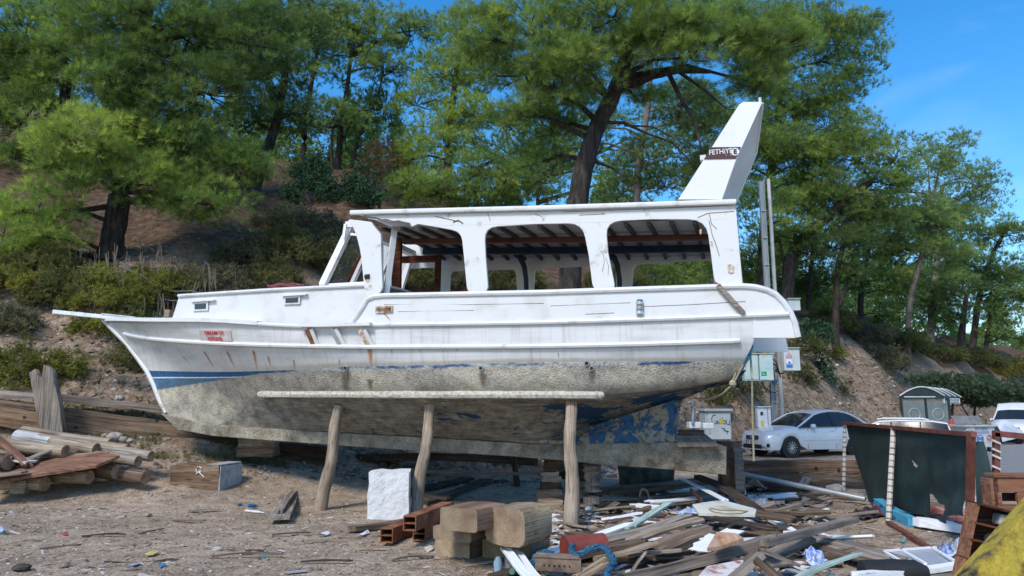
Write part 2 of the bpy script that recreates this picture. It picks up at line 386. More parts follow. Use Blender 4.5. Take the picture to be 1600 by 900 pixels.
def rbank_area(rs, n):
    a = rs.uniform(.1,.8,n); yb = np.interp(a, A_, YB); y = yb + rs.uniform(-1.5,8,n); return np.stack([a*y,y],-1)
PALE = tintmat('pale_chips', [(0,(.1,.075,.055)),(.45,(.24,.185,.14)),(.75,(.38,.31,.25)),(.93,(.52,.46,.4)),(1,(.62,.6,.57))])
STONE = tintmat('bank_stones', [(0,(.08,.06,.045)),(.5,(.2,.155,.12)),(.8,(.31,.27,.23)),(.95,(.45,.42,.39)),(.98,(.3,.13,.08)),(1,(.6,.6,.58))])
meta(chips('gravel', 17000, yard_area, .011, PALE, .5, seed=2), 'pale wood chips and gravel strewn over the yard')
meta(chips('wood_splinters', 4500, yard_area, .011, PALE, .5, seed=3, elong=5), 'thin splinters scattered over the yard')
meta(chips('bank_rubble', 5500, bank_area, .034, STONE, .7, seed=4), 'stones and earth crumbs on the bank behind the bow')
meta(chips('far_bank_rubble', 4500, rbank_area, .05, STONE, .7, seed=5), 'stones on the cut bank behind the silver car')
# ================================================================ the boat
TH = math.radians(17); BO = at(165, 500, 15.1); BO.z = 0
BX = Vector((math.cos(TH), -math.sin(TH), 0)); BY = Vector((math.sin(TH), math.cos(TH), 0))
boat = empty('tour_boat', BO, -TH, 'derelict white wooden tour boat with a long cabin, propped up on poles and wooden blocks', 'boat')
BOOFF = BO.dot(BY)
def bl(u, v, y=0.):
    """pixel -> boat coordinates (aft, starboard, up) on the lengthwise plane at y"""
    r = ray(u, v); k = (y + BOOFF)/r.dot(BY); p = Vector((0,0,CH)) + r*k
    return Vector(((p-BO).dot(BX), y, p.z))
def bw(p): return BO + BX*p[0] + BY*p[1] + Vector((0,0,p[2]))
HT = [0,.08,.18,.3,.45,.6,.8,1]
HB = [[.05,.55,.98,1.32,1.5,1.55,1.5,1.38],
      [.05,.40,.83,1.21,1.47,1.54,1.49,1.37],
      [.05,.25,.60,1.00,1.35,1.48,1.42,1.25],
      [.05,.16,.42,.80,1.15,1.32,1.24,1.00],
      [.05,.10,.22,.40,.60,.66,.50,.46],
      [.05,.07,.09,.10,.10,.10,.10,.14]]
PX = [[(165,500),(230,501),(330,502),(480,510),(590,508),(850,504),(1050,498),(1185,493)],
      [(181,517),(215,526),(330,536),(550,542),(700,542),(850,541),(1000,538),(1178,532)],
      [(232,579),(330,581),(430,579),(550,573),(660,571),(850,566),(1000,565),(1163,564)],
      [(248,617),(330,614),(405,612),(600,612),(943,613),(1050,606),(1152,591)],
      [(258,640),(330,645),(450,650),(600,653),(850,655),(980,636),(1070,610),(1160,584)],
      [(270,660),(330,666),(500,674),(700,684),(850,688),(950,664),(1060,626),(1166,577)]]
LN = []
for hb, px in zip(HB, PX):
    def Hf(t, hb=hb): return herm(list(zip(HT, hb)), t)
    s0 = bl(*px[0], -Hf(0)).x; s1 = bl(*px[-1], -Hf(1)).x; T = []
    for u, v in px:
        p = bl(u, v, -Hf(.5))
        for _ in range(12): p = bl(u, v, -Hf(min(max((p.x-s0)/(s1-s0), 0), 1)))
        T.append((p.x, p.z))
    LN.append((Hf, s0, s1, T))
def lp(k, t):
    Hf, s0, s1, T = LN[k]; s = lerp(s0, s1, t); return Vector((s, -Hf(t), herm(T, s)))
NC, SUB = 84, 6
HG = []; UVg = []
for i in range(NC+1):
    t = i/NC; P = [lp(k, t) for k in range(6)]; row = []; uv = []
    for k in range(5):
        for j in range(SUB):
            f = j/SUB
            m0 = (P[k+1]-P[k-1])*.5 if k > 0 else P[1]-P[0]
            m1 = (P[k+2]-P[k])*.5 if k < 4 else P[5]-P[4]
            q = (2*f**3-3*f*f+1)*P[k] + (f**3-2*f*f+f)*m0 + (-2*f**3+3*f*f)*P[k+1] + (f**3-f*f)*m1
            row.append(q); uv.append((t, k+f))
    row.append(P[5]); uv.append((t, 5.)); HG.append(row); UVg.append(uv)
def hull_mat():
    m, n, b = nodes('hull_paint'); v = mapc(n); a = n.nodes.new('ShaderNodeUVMap'); sp = n.nodes.new('ShaderNodeSeparateXYZ'); n.links.new(a.outputs[0], sp.inputs[0])
    t, k = sp.outputs[0], sp.outputs[1]
    def step(val, e, wd, inv=False):
        r = n.nodes.new('ShaderNodeMapRange'); r.interpolation_type = 'SMOOTHSTEP'; n.links.new(val, r.inputs[0])
        for ii, q in ((1, e-wd), (2, e+wd)):
            if isinstance(q, float) or isinstance(q, int): r.inputs[ii].default_value = q
        if inv: r.inputs[3].default_value = 1; r.inputs[4].default_value = 0
        return r.outputs[0]
    nz = noise(n, v, 5, 6, .7); fz = noise(n, v, 26, 5, .75); lg = noise(n, mapc(n, (.4,1,2.5)), 2.2, 5, .6)
    wh = ramp(n, lg, [(.3,(.5,.5,.49)),(.5,(.63,.63,.63)),(.7,(.69,.69,.69))])
    # plank seams: a faint dark line between strakes
    sn = math_(n, 'ABSOLUTE', math_(n, 'SUBTRACT', math_(n, 'FRACT', math_(n, 'MULTIPLY', math_(n, 'ADD', k, .07), 3.0)), .5))
    seam = step(sn, .485, .013); seam = math_(n, 'MULTIPLY', seam, step(noise(n, mapc(n, (.5,1,1)), 1.6, 3), .53, .05))
    wh = mixc(n, math_(n, 'MULTIPLY', seam, .45), wh, (.3,.3,.3))
    # scum towards the waterline
    kk = math_(n, 'ADD', k, math_(n, 'MULTIPLY', math_(n, 'SUBTRACT', nz, .5), .22))
    gr = math_(n, 'MULTIPLY', step(kk, 1.83, .1), math_(n, 'ADD', .15, step(t, .30, .14)))
    wh = mixc(n, math_(n, 'MINIMUM', math_(n, 'MULTIPLY', gr, .75), 1.), wh, (.42,.37,.3))
    dr = noise(n, mapc(n, (7,1,.5)), 1.6, 5, .7); wh = mixc(n, .5, wh, ramp(n, dr, [(.32,(.6,.52,.42)),(.45,(.93,.9,.85)),(.62,(1,1,1))]), 'MULTIPLY')
    sp_ = noise(n, v, 11, 4, .8); wh = mixc(n, math_(n,'MULTIPLY', step(sp_, .70, .02), .6), wh, (.3,.27,.23))
    # boot stripes
    kb = math_(n, 'ADD', math_(n, 'ADD', k, math_(n, 'MULTIPLY', math_(n, 'SUBTRACT', nz, .5), math_(n, 'MULTIPLY', step(t, .35, .2), .22))), math_(n, 'MULTIPLY', math_(n, 'SUBTRACT', fz, .5), .07))
    dk = ramp(n, fz, [(.35,(.02,.06,.13)),(.6,(.03,.13,.3))]); lt = ramp(n, nz, [(.35,(.08,.11,.13)),(.52,(.07,.15,.24)),(.75,(.08,.28,.52))])
    stripe2 = mixc(n, step(kb, 2.26, .015), (.75,.78,.8), lt)
    stripe = mixc(n, step(kb, 2.22, .015), dk, stripe2)
    # growth below
    vo = n.nodes.new('ShaderNodeTexVoronoi'); vo.inputs['Scale'].default_value = 44; dv = n.nodes.new('ShaderNodeMixRGB'); dv.blend_type = 'ADD'; dv.inputs[0].default_value = .12; n.links.new(v, dv.inputs[1]); nq = n.nodes.new('ShaderNodeTexNoise'); nq.inputs['Scale'].default_value = 9; nq.inputs['Detail'].default_value = 5; n.links.new(v, nq.inputs['Vector']); n.links.new(nq.outputs['Color'], dv.inputs[2]); n.links.new(dv.outputs[0], vo.inputs[0])
    barn = ramp(n, vo.outputs['Distance'], [(.1,(.54,.515,.455)),(.45,(.48,.45,.395)),(.85,(.34,.315,.275))])
    barn = mixc(n, .7, barn, ramp(n, nz, [(.32,(.4,.37,.34)),(.6,(1.15,1.12,1.05))]), 'MULTIPLY')
    yb_ = noise(n, v, 1.4, 4)
    barn = mixc(n, .5, barn, ramp(n, yb_, [(.38,(.42,.38,.38)),(.5,(.9,.86,.82)),(.62,(1.25,1.22,1.05))]), 'MULTIPLY')
    slime = ramp(n, nz, [(.3,(.12,.11,.095)),(.5,(.26,.24,.205)),(.72,(.43,.4,.34))])
    slime = mixc(n, .5, slime, ramp(n, noise(n, mapc(n,(.5,2,6)), 6, 5,.7), [(.38,(.35,.33,.3)),(.6,(1.2,1.2,1.15))]), 'MULTIPLY')
    anti = ramp(n, fz, [(.35,(.014,.035,.07)),(.6,(.015,.075,.18))])
    pt = noise(n, mapc(n, (.8,.8,2.2)), 1.7, 8, .72, .4)
    am = step(math_(n, 'ADD', pt, math_(n, 'MULTIPLY', math_(n, 'SUBTRACT', t, .72), .3)), .545, .012)
    am = math_(n, 'MULTIPLY', am, step(k, 3.35, .2))
    low = mixc(n, am, slime, anti)
    uw = mixc(n, step(math_(n, 'ADD', kk, math_(n, 'MULTIPLY', step(t,.16,.1,True), -2.)), 3.08, .06), barn, low)
    # where the stripe has faded into growth (aft of the bow)
    edge2 = math_(n, 'SUBTRACT', 2.76, math_(n, 'MULTIPLY', t, 2.3))
    fade = step(math_(n, 'SUBTRACT', kb, math_(n, 'MAXIMUM', edge2, 2.10)), 0., .035)
    below = mixc(n, fade, stripe, uw)
    crust = mixc(n, step(fz, .55, .08), (.55,.55,.52), (.22,.24,.26))
    mid = mixc(n, math_(n, 'MULTIPLY', step(t, .33, .12), step(math_(n, 'SUBTRACT', kb, 2.12), 0., .04, True)), below, mixc(n, step(noise(n, mapc(n,(.35,1,1)), 2.4, 4), .5, .05), crust, dk))
    c = mixc(n, step(kb, 2.0, .012), wh, mid)
    n.links.new(c, b.inputs['Base Color'])
    uwm = step(kb, 2.05, .02)
    n.links.new(math_(n, 'ADD', .42, math_(n, 'MULTIPLY', uwm, .5)), b.inputs['Roughness']); b.inputs['Specular IOR Level'].default_value = .35
    h = math_(n, 'ADD', math_(n, 'MULTIPLY', math_(n, 'ADD', math_(n,'MULTIPLY',vo.outputs['Distance'],-1.2), fz), uwm), math_(n, 'MULTIPLY', noise(n, v, 3.5, 4), .3))
    h = math_(n, 'SUBTRACT', h, math_(n, 'MULTIPLY', seam, .15))
    bumpn(n, b, h, .5, .025)
    return m
HULLM = hull_mat()
me = bpy.data.meshes.new('hull'); V = []; Fc = []; UV = []
nr = len(HG[0])
for sgn in (1, -1):
    k0 = len(V)
    for i in range(NC+1):
        for j in range(nr):
            p = HG[i][j]; V.append((p.x, p.y*sgn, p.z)); UV.append(UVg[i][j])
    for i in range(NC):
        for j in range(nr-1):
            q = (k0+i*nr+j, k0+(i+1)*nr+j, k0+(i+1)*nr+j+1, k0+i*nr+j+1); Fc.append(q if sgn > 0 else q[::-1])
K = (NC+1)*nr
for j in range(nr-1):
    Fc.append((j, j+1, K+j+1, K+j)); e = NC*nr; Fc.append((e+j+1, e+j, K+e+j, K+e+j+1))
me.from_pydata(V, [], Fc); uvl = me.uv_layers.new(name='UVMap')
for lo in me.loops: uvl.data[lo.index].uv = UV[lo.vertex_index]
bm = bmesh.new(); bm.from_mesh(me); bmesh.ops.recalc_face_normals(bm, faces=bm.faces); bm.to_mesh(me); bm.free()
link('hull', me, HULLM, boat, True)
me.set_sharp_from_angle(angle=math.radians(45))
tree = BVHTree.FromPolygons([Vector(v) for v in V], Fc)
camL = Vector(((Vector((0,0,CH))-BO).dot(BX), (Vector((0,0,CH))-BO).dot(BY), CH))
def hit(u, v):
    r = ray(u, v); d = Vector((r.dot(BX), r.dot(BY), r.z)).normalized()
    p, nn, _, _ = tree.ray_cast(camL, d)
    if p is None: return None, None
    if nn.dot(d) > 0: nn = -nn
    return p, nn
# deck, keel, deadwood, rudder patch
mb = MB(); mb.grid([[Vector((lp(0,i/40).x, lp(0,i/40).y*q*.98, lp(0,i/40).z-.05)) for q in (1,.5,0,-.5,-1)] for i in range(41)]); mb.build('deck', mat('deck_paint', [(.25,.23,.2),(.45,.43,.4)], 4, .8), boat)
KEELM = mat('keel_growth', [(.13,.105,.08),(.29,.245,.18),(.38,.33,.25),(.5,.45,.34)], 3.2, .95, 1., 34, dist=.03, grit=.6)
def kp(L, y=0): return [(bl(u, v, y).x, bl(u, v, y).z) for u, v in L]
plate('keel', [kp([(262,648),(285,670),(340,680),(430,687),(500,692),(600,699),(740,707),(800,711),(900,719),(940,724),(1040,731),(1134,740),(1134,699),(1110,690),(1060,692),(850,695),(700,686),(500,675),(330,664),(275,652)])], .26, KEELM, boat, bevel=.012)
DWM = None
def dead_mat():
    m, n, b = nodes('antifouling'); v = mapc(n); pt = noise(n, mapc(n,(1.2,1,.9)), 3.1, 9, .74, .5)
    c = ramp(n, pt, [(.36,(.16,.14,.11)),(.43,(.33,.31,.25)),(.475,(.24,.24,.2)),(.505,(.03,.08,.15)),(.57,(.015,.11,.29)),(.68,(.02,.19,.48))])
    c = mixc(n, .6, c, ramp(n, noise(n, v, 9, 5, .7), [(.35,(.45,.43,.4)),(.62,(1.15,1.15,1.1))]), 'MULTIPLY')
    n.links.new(c, b.inputs['Base Color']); b.inputs['Roughness'].default_value = .85; bumpn(n, b, noise(n, v, 40, 4), .5, .01); return m
DWM = dead_mat()
plate('deadwood', [kp([(850,694),(905,679),(950,661),(1000,643),(1066,622),(1058,650),(1054,690),(1050,697)])], .2, DWM, boat, bevel=.01)
mb = MB(); P = []
for i in range(9):
    a = i/8; uu = lerp(860, 1054, a); P.append([bl(uu, lerp(689, lerp(686,625,a), j/5), -lerp(.11, .12+.45*(j/5)**2*(1-.55*a), 1)) for j in range(6)])
mb.grid(P); mb.build('deadwood_fairing', DWM, boat, True)
# rub rails, mouldings, cap
TRIM = mat('trim_paint', [(.4,.36,.3),(.6,.59,.57),(.67,.67,.66)], 4, .5, .3, 30, lo=.27, hi=.5, spec=.4)
def railpath(k, t0, t1, n=40, out=.02):
    return [lp(k, lerp(t0,t1,i/n)) + Vector((0,-out,0)) for i in range(n+1)]
def mir(P): return [Vector((p[0], -p[1], p[2])) for p in P]
for k, t0, t1, r_ in ((0,.35,1.,.034),(1,.03,.985,.038)):
    P = railpath(k, t0, t1)
    for q in (P, mir(P)): MB().tube(q, r_, 8).build('rub_rail', TRIM, boat, True)
# forward cap: a flat plank along the sheer
for sg in (1, -1):
    G_ = [[Vector((lp(0,t).x, (lp(0,t).y-.06)*sg, lp(0,t).z-.02)), Vector((lp(0,t).x, (lp(0,t).y+.16 if t > .06 else lp(0,t).y+.03)*sg, lp(0,t).z-.02))] for t in [.37*i/24 for i in range(25)]]
    m_ = MB(); m_.shell(G_, (0,0,.07)); m_.build('cap_plank', TRIM, boat)
# stem post
MB().tube([bl(u, v) + Vector((-.02,0,0)) for u, v in ((163,499),(181,517),(200,536),(218,560),(232,580),(242,601),(250,622),(262,645))], .055, 6).build('stem_post', TRIM, boat, True)
# bilge rails
BR = []
for i in range(41):
    u = lerp(408, 940, i/40); p, nn = hit(u, 614.5); BR.append(p + nn*.03)
for q in (BR, mir(BR)): MB().tube([q[0]+Vector((-.04,0,0))]+q+[q[-1]+Vector((.04,0,0))], [.03]+[.062]*len(q)+[.03], 8, jit=.08).build('bilge_rail', mat('crusted_rail', [(.3,.27,.22),(.55,.51,.43),(.68,.65,.58)], 20, .95, 1., 60, dist=.02), boat, True)
# ---------------- bulwark with the swept stern wings
topT = [(546,508),(556,496),(566,482),(574,468),(584,463.5),(600,462),(850,457),(1000,452),(1160,447),(1180,448.5),(1198,453),(1212,460),(1224,472),(1234,486),(1242,504),(1247,527)]
L0T = PX[0]
sA, sB = LN[0][1], LN[0][2]
def yb_(s): return -(LN[0][0](min(max((s-sA)/(sB-sA), 0), 1)) + .012)
def sol(u, v):
    p = bl(u, v, -1.45)
    for _ in range(8): p = bl(u, v, yb_(p.x))
    return p
def strip(us, vt, vb, nj=5):
    return [[sol(u, lerp(vb(u), vt(u), j/nj)) for j in range(nj+1)] for u in us]
us = [546,550,556,562,568,574,580,586] + list(np.linspace(600,1150,34)) + list(np.linspace(1160,1177,4))
GA_ = strip(us, lambda u: tab(topT,u), lambda u: herm(L0T,u)+2)
us2 = list(np.linspace(1177,1234,14)) + [1238,1242,1245,1247]
GB_ = strip(us2, lambda u: tab(topT,u), lambda u: 527.8)
for sg in (1,-1):
    m_ = MB(); 
    for G_ in (GA_, GB_): m_.shell([[Vector((p.x,p.y*sg,p.z)) for p in r_] for r_ in G_], (0,.05*sg,0))
    m_.build('bulwark', WHITE, boat)
RL = [sol(u, tab(topT,u)) for u in [546,550,556,562,568,574,579,585,592,600]+list(np.linspace(620,1150,30))+[1160,1170,1180,1189,1198,1206,1212,1218,1224,1229,1234,1238,1242,1245,1247]]
for q in (RL, mir(RL)): MB().tube(q, .042, 8).build('bulwark_rail', TRIM, boat, True)
ML = [sol(u, herm([(1178,493.4),(1232,491)],u)) + Vector((0,-.02,0)) for u in np.linspace(1178,1232,8)]
for q in (ML, mir(ML)): MB().tube(q, .034, 8).build('rub_rail', TRIM, boat, True)
# butt joints / panel seam on the bulwark
SEAM = mat('seam_line', [(.12,.11,.1),(.3,.29,.28)], 8, .9)
def bwpt(u, v, out=.004): p = sol(u, v); p.y -= out; return p
for pts in ([(600,476),(740,476),(850,474)],[(1007,479),(1080,476),(1165,471)],[(915,491),(960,489)],[(622,487),(740,485)],[(860,478),(985,473)]):
    MB().tube([bwpt(u,v,0) for u,v in pts], .0055, 4).build('plank_seam', SEAM, boat)
# transom boards seen beneath the counter, stern platform
mb = MB(); pA = lp(0,1); pB = lp(2,1)
mb.box((pA.x-.12, 0, pA.z-.1), (.06, 2*abs(pA.y)-.16, .4)); mb.build('transom_board', WHITE, boat)
# ---------------- forward trunk cabin
trT = [(268,498),(280,462.5),(420,453.5),(500,449.5),(575,446)]
def yt(s): return -(max(.55, min(LN[0][0](min(max((s-sA)/(sB-sA),0),1))-.13, 1.36)))
def solt(u, v, out=0):
    p = bl(u, v, -1.2)
    for _ in range(8): p = bl(u, v, yt(p.x)-out)
    return p
G_ = []
for i in range(26):
    f = i/25; ub = lerp(266, 580, f); ut = lerp(280, 578, f); G_.append([solt(lerp(ub,ut,j/4), lerp(509, tab(trT, ut), j/4)) for j in range(5)])
for sg in (1,-1):
    m_ = MB(); m_.shell([[Vector((p.x,p.y*sg,p.z)) for p in r_] for r_ in G_], (0,.04*sg,0)); m_.build('cabin_side', WHITE, boat)
tp = [r_[-1] for r_ in G_]
m_ = MB(); m_.shell([[Vector((p.x, p.y*q, p.z + .10*(1-q*q))) for q in np.linspace(1.03,-1.03,9)] for p in tp], (0,0,.035)); m_.build('cabin_top', TRIM, boat, True)
m_ = MB(); fr = G_[0]; m_.grid([[Vector((p.x, p.y*q, p.z)) for q in (1,0,-1)] for p in fr]); m_.build('cabin_front', WHITE, boat)
P = [p+Vector((0,-.02,.0)) for p in tp]
for q in (P, mir(P)): MB().tube(q, .028, 6).build('cabin_edge', TRIM, boat, True)
def quadplate(name, pts, out, m, thick=.012, hole=None):
    a = [solt(u, v, out) for u, v in pts]; m_ = MB()
    m_.shell([[a[0],a[1]],[a[3],a[2]]], (0,thick,0)); return m_.build(name, m, boat)
for (u0,v0,u1,v1) in ((301,472,325,486),(443,463,469,476)):
    fr_ = quadplate('porthole', [(u0,v0),(u1,v0-1.2),(u1-.5,v1-1),(u0,v1)], .03, TRIM)
    o = quadplate('pane', [(u0+3,v0+3.2),(u1-3,v0+2),(u1-3.5,v1-3.5),(u0+3,v1-2.6)], .034, DKGLASS)
    quadplate('eyebrow', [(u0-5,v0-2.5),(u1+9,v0-4.5),(u1+9,v0-2.5),(u0-3,v0)], .07, TRIM, .07)
# ---------------- cabin sides with big openings
RUSTP = mat('rust_bleed', [(.3,.11,.03),(.5,.35,.23),(.66,.64,.6)], 14, .7, .2, lo=.35, hi=.6)
YW = -1.36
def wp(L, y=YW): 
    out = []
    for q in L:
        p = bl(q[0], q[1], y); out.append((p.x, p.z) + ((q[2],) if len(q) > 2 else ()))
    return out
PEEL = mat('peeling_white_paint', [(.38,.33,.26),(.6,.59,.56),(.67,.67,.655)], 3.5, .5, .35, 5, lo=.3, hi=.42, dist=.015, spec=.4)
outer = roundp(wp([(570,337,0),(850,325,0),(1148,314,0),(1160,447,0),(1126,448,0),(1117,441,.12),(1112,400,0),(1104,343,.25),(1020,342.5,0),(946,346,.25),(950,395,0),(961,449,.08),(954,456,0),(937,457,0),(927,449,.08),(921,400,0),(911,349,.22),(840,350,0),(757,355,.22),(759,400,0),(763,451,.06),(756,460,0),(739,461,0),(731,453,.06),(726,400,0),(722,362,.16),(690,356,0),(654,350,0),(645,354,0),(636,347,0),(618,346,0),(604,342,0),(590,344,0),(576,341,0)]), 0)
o = plate('cabin_wall', [outer], .05, PEEL, boat, bevel=.006); o.location.y = YW
p1 = roundp(wp([(546,346,0),(548,344,0),(566,346,0),(581,348,0),(584,352,.03),(596,366,.03),(597,410,0),(599,452,.06),(591,463,0),(573,464,0),(570,440,0),(566,395,.3),(556,358,.2)], YW-.03), 0)
o = plate('wheelhouse_pillar', [p1], .07, PEEL, boat, bevel=.006); o.location.y = YW-.03
# far side: same frames, seen from within
Yf = 1.36
hol = [roundp(wp(L, Yf), .1) for L in ([(704,424),(806,421),(810,470),(702,470)],[(836,420),(962,414),(964,470),(833,470)],[(990,413),(1112,406),(1118,470),(986,470)],[(632,420),(686,418),(688,470),(630,470)])]
fo = wp([(600,382),(1150,352),(1165,475),(600,475)], Yf)
o = plate('cabin_wall', [fo]+hol, .05, WHITE, boat); o.location.y = Yf
# loose leaning post at the broken front bay
a, b_ = bl(617,354,-1.2), bl(603,462,-1.3); MB().bar(a, b_, .05, .09).build('broken_post', WHITE, boat)
# ---------------- roof
rt = [(548,329),(850,321.5),(1150,311.5)]
YR = -1.43
rs0, rs1 = bl(548,329,YR).x, bl(1150,311.5,YR).x
def rz(s):
    p = [bl(u,v,YR) for u,v in rt]; return float(np.interp(s, [q.x for q in p], [q.z for q in p]))
m_ = MB(); m_.shell([[Vector((s, YR*q, rz(s)+.11*(1-q*q))) for q in np.linspace(1,-1,11)] for s in np.linspace(rs0, rs1, 16)], (0,0,-.045))
m_.build('roof', PEEL, boat, True)
UND = mat('ceiling_boards', [(.36,.35,.33),(.55,.54,.52)], 2.5, .8, .2, 20, (.5,8,1))
m_ = MB(); m_.grid([[Vector((s, YR*q*.97, rz(s)+.06*(1-q*q)-.27)) for q in np.linspace(1,-1,11)] for s in np.linspace(rs0+.45, rs1-.06, 16)]); m_.build('ceiling', UND, boat, True, fix=False)
for sg in (1,-1):
    P = [Vector((s, YR*sg, rz(s)-.035)) for s in np.linspace(rs0, rs1, 14)]
    m_ = MB(); m_.tube(P, .042, 8, sy=.8); m_.build('roof_edge', TRIM, boat, True)
DKB = mat('dark_beam_paint', [(.045,.035,.03),(.09,.07,.06)], 5, .6, .2, 30)
nb = 17
for i in range(nb):
    s = lerp(rs0+.55, rs1-.25, i/(nb-1)); m_ = MB()
    for a, c in zip(np.linspace(-.93,.93,9)[:-1], np.linspace(-.93,.93,9)[1:]):
        m_.bar((s, YR*-a, rz(s)+.06*(1-a*a)-.30), (s, YR*-c, rz(s)+.06*(1-c*c)-.30), .055, .06)
    m_.build('roof_beam', DKB, boat, fix=False)
DBLUE = mat('dark_blue_paint', [(.008,.014,.03),(.02,.035,.06)], 5, .5, .1, 30)
for y, m__, h in ((-.45, mat('red_brown_beam', [(.07,.025,.02),(.13,.05,.035)], 4, .5, .1, 30), .09), (.42, DBLUE, .12)):
    m_ = MB()
    S = np.linspace(rs0+.5, rs1-.1, 8)
    for a, c in zip(S[:-1], S[1:]): m_.bar((a, y, rz(a)-.32), (c, y, rz(c)-.32), .09, h)
    m_.build('ceiling_stringer', m__, boat, fix=False)
# rolled rags and floats stowed on the stringers
for i, (u, v, c) in enumerate(((1022,350,(.45,.3,.12)),(1046,349,(.5,.22,.18)),(1060,345,(.45,.36,.15)),(1084,358,(.5,.4,.3)),(1055,362,(.5,.42,.28)),(1094,360,(.04,.09,.2)),(1019,366,(.42,.36,.12)),(1102,352,(.05,.1,.25)))):
    p = bl(u, v, -.3 if i < 4 else .15)
    o = MB().tube([p+Vector((-.12,-.1,.03)), p+Vector((-.04,0,.05)), p+Vector((.05,.03,.01)), p+Vector((.12,.1,-.03))], [.03,.05,.05,.035], 7, jit=.15).build('stowed_rag', mat('rag', [tuple(x*.6 for x in c), c], 10, .9, .4), boat, True)
# curved brackets and posts inside
for u0, u1 in ((804,822),(952,968)):
    P = [bl(u0, 396, .95), bl(lerp(u0,u1,.5), 403, .98), bl(u1-3, 416, 1.0), bl(u1, 436, 1.02), bl(u1+1, 470, 1.05)]
    MB().tube(P, [.05,.055,.05,.045,.045], 8).build('curved_knee', DBLUE, boat, True)
for (u,v0,v1,y,w_) in ((621,372,468,.2,.17),(685,402,466,.9,.1)):
    a, b_ = bl(u,v0,y), bl(u-2,v1,y); MB().bar(a, b_, .08, w_, up=(1,0,0)).build('bulkhead_post', REDW, boat)
MB().bar(bl(628,406,.9), bl(684,404,.9), .06, .13).build('bulkhead_rail', REDW, boat)
MB().bar(bl(594,376,.2), bl(640,374,.2), .05, .12).build('bulkhead_rail', REDW, boat)
# ---------------- windscreen
FR = mat('cracked_frame_paint', [(.3,.28,.25),(.66,.66,.64),(.76,.76,.75)], 6, .6, .7, 14, lo=.25, hi=.42)
cB, cT = solt(504,446), bl(549,352,-1.2)
for q in (1, .33, -.33, -1):
    a, b_ = Vector((cB.x, -abs(cB.y)*q, cB.z+.0+.1*(1-q*q))), Vector((cT.x, -1.2*q, cT.z)); MB().bar(a, b_, .09, .11 if abs(q)==1 else .06, up=(1,0,0)).build('windscreen_frame', FR, boat)
MB().bar((cB.x+.02,-1.3,cB.z), (cB.x+.02,1.3,cB.z), .1, .08).build('windscreen_sill', FR, boat)
MB().bar((cT.x,-1.28,cT.z), (cT.x,1.28,cT.z), .14, .1).build('windscreen_header', FR, boat)
for q0, q1 in ((1,.33),(.33,-.33),(-.33,-1)):
    m_ = MB(); d = .05*(q0-q1)
    m_.add([(cB.x+.03,-1.15*q0+d,cB.z+.1),(cB.x+.03,-1.15*q1-d,cB.z+.1),(cT.x+.02,-1.12*q1-d,cT.z-.06),(cT.x+.02,-1.12*q0+d,cT.z-.06)], [(0,1,2,3)])
    m_.build('windscreen_pane', glass_like('dusty_glass', (.18,.2,.2), .15, .35), boat, fix=False)
b0 = bl(508,441,-1.3); MB().bar(bl(500,447,-1.31), bl(574,443,-1.31), .05, .06).build('side_sill', FR, boat)
MB().bar(bl(543,440,-.9), bl(566,392,-1.1), .04, .05).build('inner_strut', REDW, boat)
MB().bar(bl(540,350,-1.33), bl(537,372,-1.33), .03, .05, up=(1,0,0)).build('side_trim', FR, boat)
MB().bar(bl(548,366,-1.33), bl(562,367,-1.33), .03, .04).build('side_trim', FR, boat)
# fixture on the pillar
o = MB().lathe(bl(574,432,YW-.07), [(.035,-.04),(.04,-.03),(.04,.04)], 8, 'x').build('pillar_lamp', BLACK, boat)
# rope heap on the cabin top
for k in range(3):
    P = [bl(418+k*6,449-k,-.9)] ; P = [bl(lerp(418+6*k,476-5*k,i/6), 446.5-k*1.2+1.5*math.sin(i*2+k), -.85+.15*k) for i in range(7)]
    MB().tube(P, .022, 6).build('red_rope', mat('red_rope', [(.12,.03,.035),(.22,.07,.07)], 20, .9, .5, 60), boat, True)
# cracks and split seams in the peeling cabin side
CRK = mat('open_crack', [(.14,.11,.09),(.34,.3,.26)], 12, .9, .3)
for r__, L_ in ((.012,[(568,338),(590,341),(606,347),(622,345),(640,349),(643,355)]),(.007,[(680,338),(700,342),(716,346)]),(.012,[(708,347),(716,344),(723,349)]),(.01,[(775,330.5),(800,329.5),(830,329),(862,327.5)]),(.004,[(835,334),(846,338),(850,345)]),(.004,[(762,333),(766,345)]),(.004,[(905,336),(946,334)]),(.004,[(880,331),(1000,327),(1050,325),(1100,323),(1146,320)]),(.003,[(938,392),(943,398),(944,410),(941,424)]),(.003,[(946,402),(951,416),(950,430)]),(.005,[(1108,345),(1113,368),(1118,380),(1124,400)]),(.004,[(1090,340),(1106,333),(1147,330)]),(.004,[(1108,334),(1112,350),(1120,358)]),(.006,[(582,349),(588,357),(596,366)])):
    MB().tube([bl(u, v, YW-(.065 if u < 600 and v > 344 else .03)) for u, v in L_], r__, 4).build('crack', CRK, boat)
for (u,v,a_,b__) in ((574,436,4,5),(578,449,3,5),(573,452,2,3),(942,334,2,2),(910,335,2.5,2.5),(1095,361,2,5),(1112,381,2,5),(948,383,2,4)):
    p_ = [bl(u+a_*math.cos(t)*R.uniform(.6,1.2), v+b__*math.sin(t)*R.uniform(.6,1.2), YW-.07 if u < 600 else YW-.028) for t in np.linspace(0,5.6,8)]; m_ = MB(); m_.add(p_, [tuple(range(8))]); m_.build('bare_patch', RUSTP, boat, fix=False)
